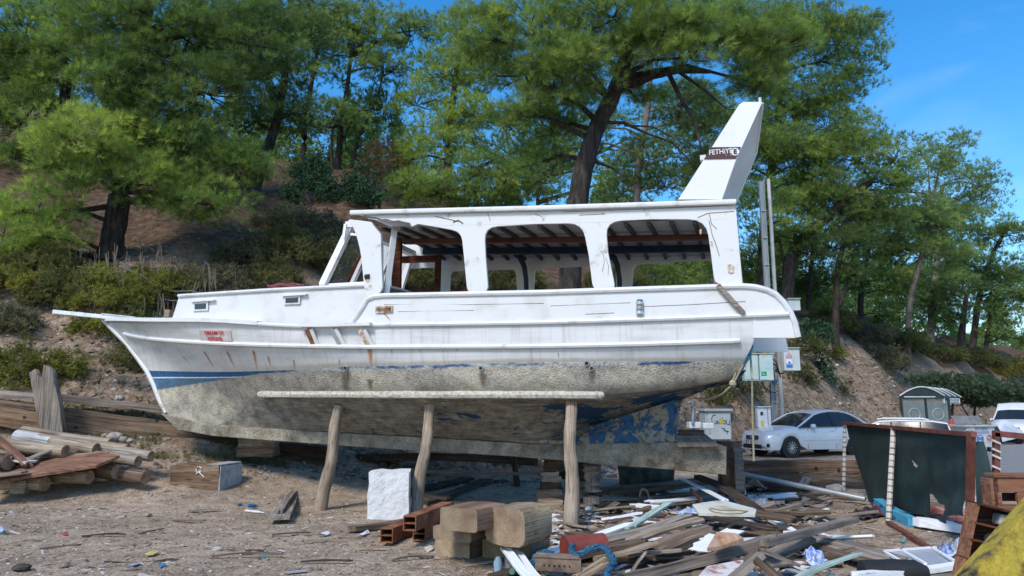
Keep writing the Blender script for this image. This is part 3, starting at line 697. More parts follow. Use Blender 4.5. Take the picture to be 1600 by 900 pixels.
# ---------------- stern fin
FINM = mat('fin_paint', [(.54,.53,.5),(.68,.68,.67),(.73,.73,.73)], 1.5, .45, .15, 12, lo=.2, hi=.45, spec=.35)
yN = -1.42
A0, A1, T0, T1 = bl(1060,312,yN), bl(1155,164,yN), bl(1161,160,yN), bl(1191,160,yN); B0 = bl(1128,312,yN); Bm = bl(1150,250,yN)
o = plate('fin_face', [[(p.x,p.z) for p in (A0,A1,T0,T1,Bm,B0)]], .035, FINM, boat); o.location.y = yN
yF = -.75
C0, Cm, C1 = bl(1150,316,yF), bl(1182,238,yF-.1), bl(1191.5,161,yN+.06)
m_ = MB()
def seg3(a, m__, b, n): return [lerp(a, m__, 2*i/n) if i <= n/2 else lerp(m__, b, 2*i/n-1) for i in range(n+1)]
near_ = seg3(T1+Vector((0,.02,0)), Bm+Vector((0,.02,0)), B0+Vector((0,.02,0)), 8); far_ = seg3(C1, Cm, C0, 8)
m_.grid([[a, lerp(a,b,.25)+Vector((-.03,0,0)), lerp(a, b, .6)+Vector((-.05,0,0)), b] for a, b in zip(near_, far_)]); m_.build('fin_back', mat('fin_back_shaded', [(.52,.5,.46),(.62,.6,.57),(.67,.65,.62)], 1.5, .6, .1, 12), boat, True, fix=False)  # shade of the hollow aft side put into a darker fin paint
m_ = MB(); fl = [Vector((p.x-.1-.04*i, p.y+.02, p.z)) for i, p in enumerate(far_)]
m_.grid([[a, b] for a, b in zip(far_, fl)])
m_.build('fin_far_side', FINM, boat, fix=False)
MB().tube(far_, .018, 6).build('fin_edge', TRIM, boat)
MB().tube([bl(1187.5,160,yN+.03), bl(1187.5,153,yN+.03)], .022, 6).build('fin_peg', TRIM, boat)
MB().bar(bl(1094,248,yN+.05), bl(1103,247,yN+.05), .1, .07).build('fin_step', TRIM, boat)
sp_ = wp([(1111.5,230),(1157.5,229.5),(1149.5,247.5),(1100,248.5)], yN-.03)
o = plate('fin_sign', [sp_], .012, mat('sign_maroon', [(.045,.016,.02),(.09,.035,.04)], 6, .5, .1), boat); o.location.y = yN-.025
c = bl(1126,237,yN-.035); LET = mat('sign_letters', [(.65,.65,.65),(.8,.8,.8)], 5, .6, 0)
text('letters', 'FETHiYE', .105, LET, boat, Matrix.Translation(c), bold=.001, wscale=.86)
c = bl(1148.5,237,yN-.035); m_ = MB(); m_.lathe(c, [(.056,-.002),(.056,.002)], 20, 'y'); m_.build('sign_disc', LET, boat)
c = bl(1148.5,237,yN-.042); text('letters', 'E', .095, mat('sign_dark_letter', [(.04,.015,.02),(.05,.02,.025)], 5, .5, 0), boat, Matrix.Translation(c), bold=.004)
for i, (u, v) in enumerate(((1134,243),(1141,243))):
    MB().bar(bl(u-1,v-3,yN-.035), bl(u+1.5,v+1,yN-.035), .003, .012, up=(0,1,0)).build('scratch', LET, boat)
# ---------------- bowsprit, bow plate
m_ = MB(); a, b_ = bl(93,488.5), bl(228,502)
m_.box((a+b_)/2, ((b_-a).length, .36, .085), Matrix.Rotation(math.atan2(-(b_-a).z,(b_-a).x),3,'Y')); m_.build('bowsprit', mat('bowsprit_paint', [(.45,.5,.5),(.68,.71,.7),(.78,.78,.77)], 4, .5, .3, 25), boat, bevel=.01)
m_ = MB(); m_.bar(bl(170,492),bl(222,497.5), .38, .03); m_.build('bowsprit_top', mat('pale_blue_paint', [(.3,.4,.42),(.55,.6,.6)], 7, .6, .3), boat)
MB().bar(bl(262,494,0)+Vector((0,0,-.1)), bl(264,484,0), .1, .12, up=(1,0,0)).build('samson_post', TANW, boat)
# ---------------- name board
def surf(u, v, out=.01):
    p, nn = hit(u, v); return p + nn*out, nn
c0, _ = surf(312,515.5,.02); c1, _ = surf(361,515.5,.02); c2, _ = surf(363.5,532.5,.02); c3, _ = surf(315,532.5,.02)
m_ = MB(); m_.shell([[c0,c1],[c3,c2]], (0,.012,0)); nb_ = m_.build('name_board', mat('name_board_paint', [(.5,.42,.38),(.66,.6,.56)], 8, .5, .1), boat)
nx_ = ((c1-c0)+(c2-c3)).normalized(); ny_ = ((c0-c3)+(c1-c2)).normalized(); cc = (c0+c1+c2+c3)/4; no = nx_.cross(ny_); no = no if no.y < 0 else -no
REDL = mat('red_letters', [(.5,.03,.03),(.6,.05,.05)], 5, .5, 0)
for s_, off in (('DREAM OF', .26), ('FETHiYE', -.26)):
    q = cc + ny_*off*(c0-c3).length + no*.016
    text('letters', s_, .1, REDL, boat, frame_mx(q, nx_, ny_), bold=.001, wscale=1.0)
# ---------------- ledge, brackets, vents, fittings
P = [sol(u, herm(L0T,u)+1.5) for u in np.linspace(472,583,10)]
m_ = MB(); m_.shell([[p+Vector((0,-.12,.0)), p+Vector((0,.05,0))] for p in P], (0,0,.05)); m_.build('side_ledge', TRIM, boat)
for (u,v0,u2,v2,mm) in ((485,511,491,539,RUST),(523,511,533,539,STEEL),(567,513,577,539,RUSTP)):
    a, _ = surf(u, v0+3, .1); b_, _ = surf(u2, v2, .02); MB().bar(a, b_, .075, .02, up=(0,1,0)).build('ledge_bracket', mm, boat)
    a, _ = surf(u+6, v0+3, .08); b_, _ = surf(u2+6, v2, .01); MB().bar(a, b_, .06, .03, up=(0,1,0)).build('ledge_bracket', TRIM, boat)
a = bwpt(588,479,.02); b_ = bwpt(614,488,.02)
m_ = MB(); m_.box((a+b_)/2, (b_.x-a.x, .02, a.z-b_.z)); vt = m_.build('vent', RUSTP, boat)
for k in range(3):
    q = bwpt(590,481.5+k*2.2,.035); q2 = bwpt(612,481.5+k*2.2,.035); MB().bar(q, q2, .012, .008).build('vent_slat', RUST, vt)
for k in range(3):
    m_ = MB(); q = bwpt(1000, 474+k*7.5, .02); m_.lathe(q, [(.05,-.03),(.055,-.01),(.05,.03)], 14); m_.build('exhaust_ring', CHROME if k != 1 else STEEL, boat, True)
    m_ = MB(); q = bwpt(1000, 470+k*7.5, .02); m_.lathe(q, [(.042,-.012),(.042,.012)], 14); m_.build('exhaust_gap', BLACK, boat, True)
MB().bar(bwpt(1122,446,.03), bwpt(1162,490,.03), .06, .1, up=(0,1,0)).build('stern_batten', GREYW, boat)
MB().bar(bwpt(1117,443,.0), bwpt(1130,452,.0), .05, .05, up=(0,1,0)).build('batten_block', RUST, boat)
pp = roundp(wp([(1136,413),(1146,412.5),(1147,426.5),(1138,427)], YW-.04), .03); o = plate('riveted_plate', [pp], .012, RUSTP, boat); o.location.y = YW-.032
for (u,v) in ((541,574),(752,575),(917,567),(924.5,575)):
    p, nn = surf(u, v, 0); m_ = MB(); m_.tube([p-nn*.02, p+nn*.03], [.045,.04], 10); o = m_.build('through_hull_fitting', STEEL, boat, True)
    m_ = MB(); m_.tube([p, p+nn*.032], .026, 8); m_.build('fitting_bore', BLACK, o)
# rust and slime runs below nails and fittings
def streak_mat(name, c0, c1):
    m, n, b = nodes(name); v = mapc(n, (2,2,.5)); c = ramp(n, noise(n, mapc(n), 30, 3), [(.35,c0),(.65,c1)]); n.links.new(c, b.inputs['Base Color'])
    a = n.nodes.new('ShaderNodeAttribute'); a.attribute_name = 'tint'
    al = math_(n, 'MINIMUM', math_(n, 'MULTIPLY', math_(n, 'MULTIPLY', a.outputs['Fac'], 1.5), ramp(n, noise(n, v, 22, 4), [(.3,(.45,.45,.45)),(.6,(1,1,1))])), 1.)
    n.links.new(al, b.inputs['Alpha']); b.inputs['Roughness'].default_value = .8; return m
RS, SS = streak_mat('rust_streak', (.3,.1,.02), (.62,.27,.07)), streak_mat('slime_streak', (.1,.08,.05), (.2,.16,.11))
for (u0,v0,u1,v1,w0,mm) in ((319,549,334,574,2.2,RS),(355,549,367,574,2.6,RS),(396,547,402,577,3,RS),(419,557,423,574,2,RS),(459,562,461,577,2.2,RS),(530,561,531,573,1.4,RS),(578,543,580,573,5.5,RS),
    (286,556,300,572,1,SS),(872,551,873,560,1.6,RS),(655,542,656,552,1.2,RS),(541,580,540,612,9,SS),(578,592,579,610,6,SS),(754,582,755,606,8,SS),(924,580,926,600,8,SS),(713,541,714,549,4,RS),(612,542,613,556,1.5,RS),(484,513,487,518,5,RS),(600,489,611,502,3,RS),(1000,497,1001,501,8,RS)):
    V_ = []; A__ = []; n_ = 7; ok = True
    for i in range(n_+1):
        f = i/n_
        for q in (-1, 0, 1):
            uu = lerp(u0,u1,f)+q*w0*(1-.5*f)*1.05; vv = lerp(v0,v1,f)
            p, nn = surf(uu, vv, .006) if hit(uu,vv)[0] is not None and vv > 505 else (bwpt(uu, vv, .006), None)
            V_.append(tuple(p)); A__.append((.95 if q == 0 else .0)*(1-f*.85)*min(1, .35+f*8))
    T_ = [(i*3+j, i*3+j+1, (i+1)*3+j+1, (i+1)*3+j) for i in range(n_) for j in range(2)]
    soup('rust_run' if mm is RS else 'slime_run', V_, T_, mm, boat, attr=A__)
# towing rings and rope at the stern
RP = mat('pale_rope', [(.3,.26,.18),(.45,.4,.3)], 20, .9, .5, 80)
P = [bl(1166,542,-1.1), bl(1158,575,-1.15), bl(1146,598,-1.0), bl(1152,592,-1.0), bl(1160,560,-1.1), bl(1172,545,-1.2)]
MB().tube([bl(1170,543,-1.25), bl(1160,572,-1.2), bl(1146,600,-1.1), bl(1128,616,-.9), bl(1105,624,-.6), bl(1085,622,-.3)], .014, 6).build('mooring_rope', RP, boat, True)
MB().tube([bl(1168,543,-1.2), bl(1154,570,-1.15), bl(1147,590,-1.12), bl(1144,598,-1.1)], .014, 6).build('mooring_rope', RP, boat, True)
p = bl(1145,599,-1.1); MB().lathe(p, [(.02,-.05),(.05,-.02),(.05,.02),(.02,.05)], 8).build('rope_knot', RP, boat, True)
# curved blue quarter piece at the transom
P = [bl(1174,533,-1.3), bl(1163,549,-1.28), bl(1156,566,-1.22), bl(1153,580,-1.15)]
m_ = MB(); m_.shell([[p, p+Vector((.02+.13*math.sin(i*.9),0,.06))] for i, p in enumerate(P)], (0,.05,0)); m_.build('quarter_piece', BLUEB, boat)
# ================================================================ props and blocks under the boat
def G(u, v, dz=0.):
    """point on the ground seen at a pixel, lifted by dz"""
    z = 0.
    for _ in range(6):
        p = gp(u, v, min(z, 1.5)); z = hz(p.x, p.y) if p.y < 40 else 0
        z = min(z, 1.45)
    p = gp(u, v, z); p.z += dz; return p
def GZ_(u, v, z): return gp(u, v, z)
def pole(fu, fv, tu, tv, r0, r1, name, label, m=POLEW):
    a = G(fu, fv); p, nn = hit(tu, tv); b_ = bw(p); mid = (a+b_)/2
    P = []; n_ = 12
    for i in range(n_+1):
        f = i/n_; P.append(lerp(a, b_, f) + Vector((.03*math.sin(f*7+fu), .02*math.sin(f*5), 0))*math.sin(math.pi*f))
    P[0].z -= .04; M_, L = along(a, b_); Mi = M_.inverted(); mb = MB(); rad = [lerp(r0, r1, i/n_)*R.uniform(.94,1.06) for i in range(n_+1)]
    mb.tube([Mi @ q for q in P], rad, 12, jit=.04); return meta(mb.build(name, m, None, True, M_), label, 'prop', 'wooden poles propping up the hull')
pole(501, 797, 530, 634, .105, .085, 'prop_pole', 'leftmost leaning wooden pole propping the hull, right of the dark wooden blocks')
pole(650, 808, 672, 634, .095, .08, 'prop_pole', 'middle wooden pole with a pale band, just right of the white stone block')
pole(892, 829, 893, 626, .105, .085, 'prop_pole', 'rightmost prop pole, upright with a split foot, beside the stacked stern blocks')
def block(name, u0, u1, vb, vt, depth, m, label, cat='wooden block', group=None, rz=0., z=0., Y=None, j=.015, bev=.02, grain=True, taper=1, par=None):
    """a squared timber whose front lower edge is seen from (u0,vb) to (u1,vb)"""
    a = G(u0, vb) if Y is None else at(u0, vb, Y)
    if Y is not None: pass
    Yd = a.y; b_ = at(u1, vb, Yd); t = at(u0, vt, Yd)
    L = (b_.x-a.x); H = t.z - a.z; c = Vector(((a.x+b_.x)/2, Yd + depth/2, a.z + H/2))
    mb = MB(); nx_ = 6; P = []
    # a lumpy squared timber: subdivided box
    bm = bmesh.new(); bmesh.ops.create_cube(bm, size=1); bmesh.ops.subdivide_edges(bm, edges=bm.edges, cuts=3, use_grid_fill=True)
    for v_ in bm.verts:
        q = v_.co; k = lerp(1, taper, q.z+.5)
        v_.co = Vector((q.x*L*k, q.y*depth*k, q.z*H))
        rr = (abs(q.x) > .49)+(abs(q.y) > .49)+(abs(q.z) > .49)
        s_ = bev*(rr-1)
        v_.co += Vector((-math.copysign(s_, q.x) if abs(q.x)>.49 and rr>1 else 0, -math.copysign(s_, q.y) if abs(q.y)>.49 and rr>1 else 0, -math.copysign(s_, q.z) if abs(q.z)>.49 and rr>1 else 0))
        v_.co += Vector([R.uniform(-j, j) for _ in range(3)])
    me = bpy.data.meshes.new(name); bm.to_mesh(me); bm.free()
    M_ = Matrix.Translation(c) @ Matrix.Rotation(rz, 4, 'Z')
    o = link(name, me, m, par, True, M_); me.set_sharp_from_angle(angle=math.radians(35))
    return meta(o, label, None if par else cat, group)
# bow blocks
block('keel_block', 354, 438, 751, 714, .5, DARKW, 'long dark wooden block on the ground under the bow, behind the grey painted block', rz=.06, j=.012)
block('keel_block', 369, 427, 714, 700, .4, BROWNW, 'thin wooden block in the middle of the stack under the bow', Y=14.6, rz=-.05)
block('keel_block', 371, 426, 700, 683, .4, GREYW, 'small wooden block topmost of the stack under the bow, touching the keel', Y=14.65, rz=.04)
# stern blocks: a stack in front of the keel and round logs behind
Ys = 11.9
k0 = G(860, 797).y
block('keel_block', 843, 878, 801, 783, .28, TANW, 'lowest small block of the narrow stack left of the right prop pole', rz=.1)
block('keel_block', 840, 880, 783, 765, .3, BROWNW, 'reddish brown block second from the ground in the narrow stack by the right prop pole', Y=k0+.02, rz=-.08)
block('keel_block', 846, 876, 765, 753, .3, DARKW, 'dark block in the middle of the narrow stack by the right prop pole', Y=k0+.05)
block('keel_block', 846, 876, 753, 745, .3, TANW, 'thin pale plank-like block in the narrow stack by the right prop pole', Y=k0+.0, rz=.1)
block('keel_block', 847, 874, 745, 738, .3, GREYW, 'thin grey slab second from the top in the narrow stack by the right prop pole', Y=k0+.02, rz=-.06)
block('keel_block', 851, 882, 738, 717, .3, DARKW, 'dark block topmost of the narrow stack, wedged under the keel by the right prop pole', Y=k0+.1)
def stump(u, vb, vt, r, label, Y=None, m=GREYUP):
    a = G(u, vb) if Y is None else at(u, vb, Y); t = at(u, vt, a.y)
    P = [lerp(a, t, i/7)+Vector((R.uniform(-.01,.01), R.uniform(-.01,.01), 0)) for i in range(8)]; M_ = Matrix.Translation(a)
    return meta(MB().tube([q-a for q in P], [r*R.uniform(.97,1.04) for _ in P], 14, jit=.05).build('stump', m, None, True, M_), label, 'log')
stump(926, 797, 726, .16, 'thick upright split log right of the right prop pole, under the keel')
stump(905, 792, 765, .15, 'short grey log end standing low behind the right prop pole')
block('keel_block', 893, 925, 765, 752, .35, BROWNW, 'flat brown block on top of the short log behind the right prop pole', Y=G(905,792).y+.05)
block('keel_block', 893, 922, 752, 722, .3, DARKW, 'dark block right behind the right prop pole, between flat brown block and keel', Y=G(905,792).y+.12)
MB_ = MB(); a = G(808, 760); b_ = at(803, 708, a.y); 
meta(log(a, b_, .07, .06, DARKW, 'prop_pole', 'short dark post standing in the shadow under the middle of the keel', 'prop'), None)
# painted timber block and white stone block
a = G(263, 778); t = at(263, 725, a.y)
ob = block('painted_block', 264, 348, 783, 727, .75, wood('block_end_wood', [(.085,.055,.035),(.19,.125,.08),(.32,.235,.16)], rnd=0, sc_=1.6), 'big squared timber block with grey painted end and chalked letter, left of the poles', 'wooden block', rz=-.16, j=.018, bev=.03)
yy = G(264,783).y; def_L = at(348,783,yy).x-at(264,783,yy).x; HH = at(264,727,yy).z-G(264,783).z
gpnt = mat('grey_splash_paint', [(.24,.26,.27),(.36,.385,.4),(.46,.48,.49)], 7, .6, .5, 25)
m_ = MB(); m_.box((def_L/2+.012,0,0), (.03,.74,HH-.02), j=.012); m_.build('grey_paint', gpnt, ob, bevel=.01)
m_ = MB(); m_.box((def_L/2-.12,-.02,HH/2+.006), (.26,.7,.02), j=.01); m_.build('grey_paint', gpnt, ob)
def on(u, v, Y): return at(u, v, Y)
c = ob.matrix_basis.translation
p_ = [on(u, v, yy) for u, v in ((316,729),(312,733),(315,738),(321,737),(322,731),(318,729))]; q_ = [on(u, v, yy) for u, v in ((318,738),(322,741),(326,745))]
for L_ in (p_, q_, [on(u, v, yy) for u, v in ((313,740),(320,735))]): MB().tube([Vector((p.x-c.x, -.392, p.z-c.z)) for p in L_], .009, 5).build('chalk_mark', WHITE, ob)
WST = mat('white_rough_stone', [(.42,.37,.3),(.6,.58,.54),(.68,.67,.65)], 3.5, .85, .8, 7, lo=.25, hi=.48, dist=.05)
ws = block('stone_block', 571, 636, 812, 738, .55, WST, 'rough white stone block standing between the left and middle prop poles', 'stone block', rz=.07, j=.012, bev=.045, taper=.95)
# ---------------------------------------------------------------- steel channels and block stacks in front
def channel(a, b_, w_, h, label):
    M_, L = along(a, b_); mb = MB(); t = .012
    for s in (-1,1): mb.box((0, s*(w_/2-t/2), 0), (L, t, h))
    for s in (-1,0,1): mb.box((0, 0, s*(h/2-t/2)*(.98)), (L-.002, w_-2*t-.002, t))
    return meta(mb.build('steel_beam', RUST, None, False, M_), label, 'steel beam', 'rusty hollow steel beams beside the blocks')
c_ = lambda u, v, z: gp(u, v, z)
a = gp(604, 837, .10); b_ = gp(664, 812, .10); channel(a, a+(b_-a).normalized()*1.3, .16, .17, 'rusty double hollow steel beam lying lower left of the pile beside the squared blocks')
a = gp(655, 834, .10); b_ = gp(700, 812, .10); channel(a, a+(b_-a).normalized()*1.3, .16, .17, 'rusty hollow steel beam lying lower right, touching the squared blocks')
a = gp(640, 818, .27); b_ = gp(690, 798, .27); channel(a, a+(b_-a).normalized()*1.35, .16, .17, 'rusty hollow steel beam resting on top of the other two')
def end_mat():
    m, n, b = nodes('sawn_end_rings'); v = mapc(n); wv = n.nodes.new('ShaderNodeTexWave'); wv.wave_type = 'RINGS'; wv.rings_direction = 'X'; wv.inputs['Scale'].default_value = 9; wv.inputs['Distortion'].default_value = 3; wv.inputs['Detail'].default_value = 3; n.links.new(v, wv.inputs[0])
    c = ramp(n, noise(n, v, 5, 5), [(.3,(.16,.105,.065)),(.5,(.27,.19,.12)),(.7,(.35,.265,.175))]); c = mixc(n, .18, c, ramp(n, wv.outputs[1], [(.1,(.55,.5,.45)),(.6,(1.1,1.1,1.1))]), 'MULTIPLY')
    n.links.new(randval(n, c, .15), b.inputs['Base Color']); b.inputs['Roughness'].default_value = .9; bumpn(n, b, noise(n, v, 30, 4), .5, .01); return m
ENDT = end_mat()
def timber(name, fa, fb, w_, h, m, label, group, roundness=.3, cat='wooden block'):
    """squared log seen end-on at fa, running to fb"""
    M_, L = along(fa, fb); V = []; n_ = 14; seg = 7; mb = MB(); P = []
    for i in range(seg+1):
        x = -L/2+L*i/seg; ring = []
        for k in range(n_):
            an = 2*math.pi*(k+.5)/n_; cx, cz = math.cos(an), math.sin(an); e = lerp(.12, .8, roundness)
            y = math.copysign(abs(cx)**e, cx)*w_/2; z = math.copysign(abs(cz)**e, cz)*h/2
            s = 1+R.uniform(-.025,.025); ring.append(Vector((x+R.uniform(-.006,.006), y*s, z*s)))
        P.append(ring+[ring[0]])
    V = [p for r_ in P for p in r_[:-1]]; Fc = [(i*n_+k, i*n_+(k+1)%n_, (i+1)*n_+(k+1)%n_, (i+1)*n_+k) for i in range(seg) for k in range(n_)]
    Fc += [tuple(range(n_))[::-1], tuple(seg*n_+k for k in range(n_))]
    mb.add(V, Fc); o = mb.build(name, [m, ENDT], None, True, M_)
    for p in o.data.polygons:
        if len(p.vertices) > 6: p.material_index = 1
    return meta(o, label, cat, group)
grp = 'squared timber blocks stacked in front of the boat'
ENDW = wood('end_grain_timber', [(.13,.085,.055),(.24,.165,.105),(.33,.24,.16)], rnd=.1, sc_=1.4)
YEL = wood('yellowish_timber', [(.2,.145,.09),(.34,.26,.165),(.42,.34,.23)], rnd=.0, sc_=1.4)
B0_ = G(718, 868)
def tb(u, v, z, L, w_, h, m, label, rd, ang=.55):
    a = gp(u, v, z+h/2); d = Vector((math.sin(ang), math.cos(ang), 0)); return timber('timber_block', a, a+d*L, w_, h, m, label, grp, rd)
tb(706, 853, 0.0, .52, .46, .26, BROWNW, 'lowest dark squared block in the left stack in front of the boat', .12)
tb(706, 834, .25, .5, .48, .15, BROWNW, 'thin half-round block in the middle of the left stack, its front end split', .25)
tb(716, 812, .40, .55, .44, .22, wood('red_brown_timber', [(.15,.08,.05),(.26,.16,.105),(.34,.23,.165)], rnd=0, sc_=1.4), 'reddish brown squared block on top of the left stack in front of the boat', .15)
tb(790, 857, 0.0, .6, .54, .25, ENDW, 'grey brown squared block at the bottom of the right stack in front of the boat', .15, .4)
tb(789, 823, .25, .48, .48, .37, YEL, 'thick yellowish rounded block on top of the right stack in front of the boat', .5, .62)
# ---------------------------------------------------------------- left: beams, post, logs
grp = 'old drilled beams retaining the bank at left'
def hole_row(o, pts, a, b_, r=.035):
    for u, v in pts:
        M_ = o.matrix_basis.inverted(); p = at(u, v, lerp(a.y, b_.y, (at(u,v,a.y).x-a.x)/(b_.x-a.x)))
        q = M_ @ p; q.y = -o['hw']-.004
        m_ = MB(); m_.tube([q, q+Vector((0,.03,0))], r, 8); m_.build('bolt_hole', BLACK, o)
def beam(u0, v0, u1, v1, Y0, Y1, h, dpt, m, label, holes=(), seg=10):
    a, b_ = at(u0, v0, Y0), at(u1, v1, Y1); M_, L = along(a, b_); n_ = seg; P = []
    o = board_mesh(L, dpt, h, seg=n_, k=4, bend=.003, jag=.08, warp=.012).build('retaining_beam', m, None, mx=M_)
    o['hw'] = dpt/2; hole_row(o, holes, a, b_); del o['hw']
    return meta(o, label, 'beam', grp)
Yw0, Yw1 = 14.9, 15.6
beam(95, 657, 300, 684, Yw0, Yw1, .52, .3, BROWNW, 'thick drilled brown beam behind the bow, right of the split grey post', [(171,651),(213,655),(248,657),(168,673),(211,675),(250,678),(122,668)])
beam(-60, 641, 68, 660, Yw0-.3, Yw0-.1, .36, .3, wood('orange_brown_beam', [(.1,.06,.04),(.21,.135,.085),(.32,.22,.145)], rnd=0), 'orange brown squared beam left of the split grey post', [(45,652)])
beam(-60, 621, 66, 637, Yw0, Yw0+.1, .12, .3, BROWNW, 'narrow reddish plank beam above the orange beam at left')
beam(-60, 610, 64, 621, Yw0+.1, Yw0+.2, .14, .3, GREYW, 'pale weathered top beam left of the split grey post')
beam(88, 621, 262, 641, Yw0+.1, Yw1, .14, .32, GREYW, 'long pale weathered top beam running from the split post to the bow')
beam(262, 688, 520, 712, Yw1-.1, Yw1+.3, .35, .3, DARKW, 'dark beam lying in the shadow behind the bow blocks')
a = G(88, 676); top = at(70, 575, a.y)
pst = [(50,583),(57,578),(62,586),(68,598),(72,572),(83,577),(88,600),(95,630),(101,676),(66,672),(58,630)]
Yp = 14.35
P = [at(u, v, Yp) for u, v in pst]; c = sum(P, Vector())/len(P)
o = plate('split_post', [[(p.x-c.x, p.z-c.z) for p in P]], .14, GREYUP, None, bevel=.01); o.location = c; meta(o, 'split grey wooden post standing upright in front of the beams at far left', 'post')
grp = 'round logs piled at left'
ENDG = mat('end_grain', [(.16,.1,.06),(.3,.2,.13),(.38,.27,.18)], 9, .9, .5, 40)
def lg(u0,v0,Y0,u1,v1,Y1,r,m,label):
    a, b_ = at(u0,v0,Y0), at(u1,v1,Y1); o = log(a, b_, r, r, m, 'round_log', label, 'log', grp, n=12)
    M_, L = along(a, b_)
    m_ = MB(); m_.tube([(L/2-.004,0,0),(L/2+.006,0,0)], r*.97, 12, jit=.02); m_.build('sawn_end', ENDG, o); return o
WLOG = wood('whitewashed_log', [(.35,.34,.33),(.55,.55,.55),(.62,.62,.62)], rnd=0)
lg(35,672,14.1,172,692,13.9,.085,POLEW,'thin pale log at the back of the pile, closest to the split post')
o = lg(26,682,13.7,150,702,13.5,.115,POLEW,'thick log with whitewashed left half on top of the pile')
a, b_ = at(26,682,13.7), at(150,702,13.5); M_, L = along(a, b_); m_ = MB(); m_.tube([(-L/2-.005,0,0),(-.05*L,0,0)], .121, 12, jit=.02); m_.build('whitewash', WLOG, o, True)
lg(110,695,13.75,199,703,13.6,.10,POLEW,'pale log end showing right of the whitewashed log')
lg(150,702,13.7,236,713,13.4,.095,GREYW,'rightmost grey log of the pile, its end split')
lg(-10,691,13.2,102,705,13.0,.11,POLEW,'short log ending left of the whitewashed log end, front left of the pile')
lg(140,712,13.5,216,721,13.2,.095,GREYW,'small log below the rightmost grey log')
lg(110,728,13.1,182,737,12.9,.125,BROWNW,'dark round log end low in the pile, below the wide red brown plank tip')
lg(150,735,13.2,227,746,12.9,.12,BROWNW,'low dark log at the right foot of the pile')
lg(60,742,12.9,140,746,12.7,.115,TANW,'tan ended log under the tip of the red brown plank')
lg(0,752,12.7,70,756,12.5,.12,TANW,'stubby round log end at the bottom left of the pile')
lg(-60,715,12.7,14,722,12.5,.14,DARKW,'dark thick log cut by the left edge of the photo')
lg(-40,735,12.9,60,735,12.8,.14,BROWNW,'brown log hidden deep inside the pile under the planks')
lg(-20,708,13.5,120,715,13.3,.13,BROWNW,'brown log in the middle of the pile carrying the flat boards')
block('short_beam_end', 14, 38, 771, 752, .3, GREYW, 'small square beam end at the bottom left of the log pile', 'wooden block', Y=12.4)
REDP = wood('wide_red_plank', [(.13,.06,.035),(.27,.14,.09),(.38,.24,.17)], rnd=0)
def bd(u0,v0,z0,u1,v1,z1,w_,t,m,label,name='board',cat='board',group=None,roll=0.,**kw):
    return board(gp(u0,v0,z0), gp(u1,v1,z1), w_, t, m, roll, name, label, cat, group, **kw)
def bY(u0,v0,Y0,u1,v1,Y1,w_,t,m,label,name='board',cat='board',**kw): return board(at(u0,v0,Y0), at(u1,v1,Y1), w_, t, m, kw.pop('roll',0.), name, label, cat, None, **kw)
P = [at(u,v,Y) for u,v,Y in ((-40,762,11.9),(60,745,12.2),(150,731,12.5),(187,716,12.8),(160,710,13.1),(60,722,13.0),(0,732,12.9))]; n_ = len(P)
m_ = MB(); m_.add([p+Vector((0,0,.045)) for p in P]+P, [tuple(range(n_)), tuple(range(2*n_-1, n_-1, -1))]+[(i,(i+1)%n_,(i+1)%n_+n_,i+n_) for i in range(n_)])
meta(m_.build('plank', REDP), 'wide red brown pointed plank lying on the log pile at left', 'plank')
bY(-30,722,13.1,165,708,13.3,.3,.03,TANW,'long pale board lying along the top of the log pile')
bY(-20,668,12.9,44,728,12.5,.13,.05,REDP,'narrow red brown batten slanting down at the left edge of the photo',name='batten',cat='batten')
bY(-30,745,12.0,42,737,12.1,.28,.03,GREYW,'pale grey board end beside the left edge, on the wide red plank')
bY(36,722,12.7,80,703,13.0,.2,.03,GREYW,'short dark edged grey board at the middle of the log pile')
bY(-20,700,12.9,25,713,12.6,.22,.03,TANW,'short tan board at the left edge behind the logs')
bY(-20,712,12.9,50,722,12.6,.3,.03,mat('whitish_panel',[(.4,.38,.36),(.55,.54,.53)],4,.8,.2),'whitish flat panel scrap between the logs at far left',name='panel',cat='panel')
# boards and timbers lying behind the painted block and under the hull
bd(384,770,.06,560,752,.06,.14,.1,GREYW,'long grey timber lying on the ground right of the painted block','timber','timber')
bd(455,765,.05,436,810,.07,.28,.06,GREYW,'short weathered board with a broken end, left of the left prop pole')
bd(460,768,.1,436,800,.12,.1,.04,GREYW,'narrow batten lying on the short broken board left of the left prop pole','batten','batten')
bd(520,762,.05,640,748,.05,.16,.08,DARKW,'dark timber lying under the hull behind the left prop pole','timber','timber')
bd(548,826,.05,650,812,.06,.16,.06,BROWNW,'dark thin beam lying left of the rusty steel beams','timber','timber')
bd(620,770,.05,730,748,.05,.3,.05,DARKW,'dark plank slanting away behind the middle prop pole')
bd(655,785,.05,760,750,.05,.3,.06,DARKW,'wide dark plank slanting away right of the middle prop pole')
bd(640,735,.3,870,738,.28,.15,.06,GREYW,'long grey batten lying in the shadow under the keel','batten','batten')
bd(560,715,.5,840,722,.42,.25,.15,DARKW,'dark beam in the deep shadow beyond the keel','beam','beam')
bd(655,772,.1,700,779,.05,.2,.04,DARKW,'short dark board end behind the steel beams')
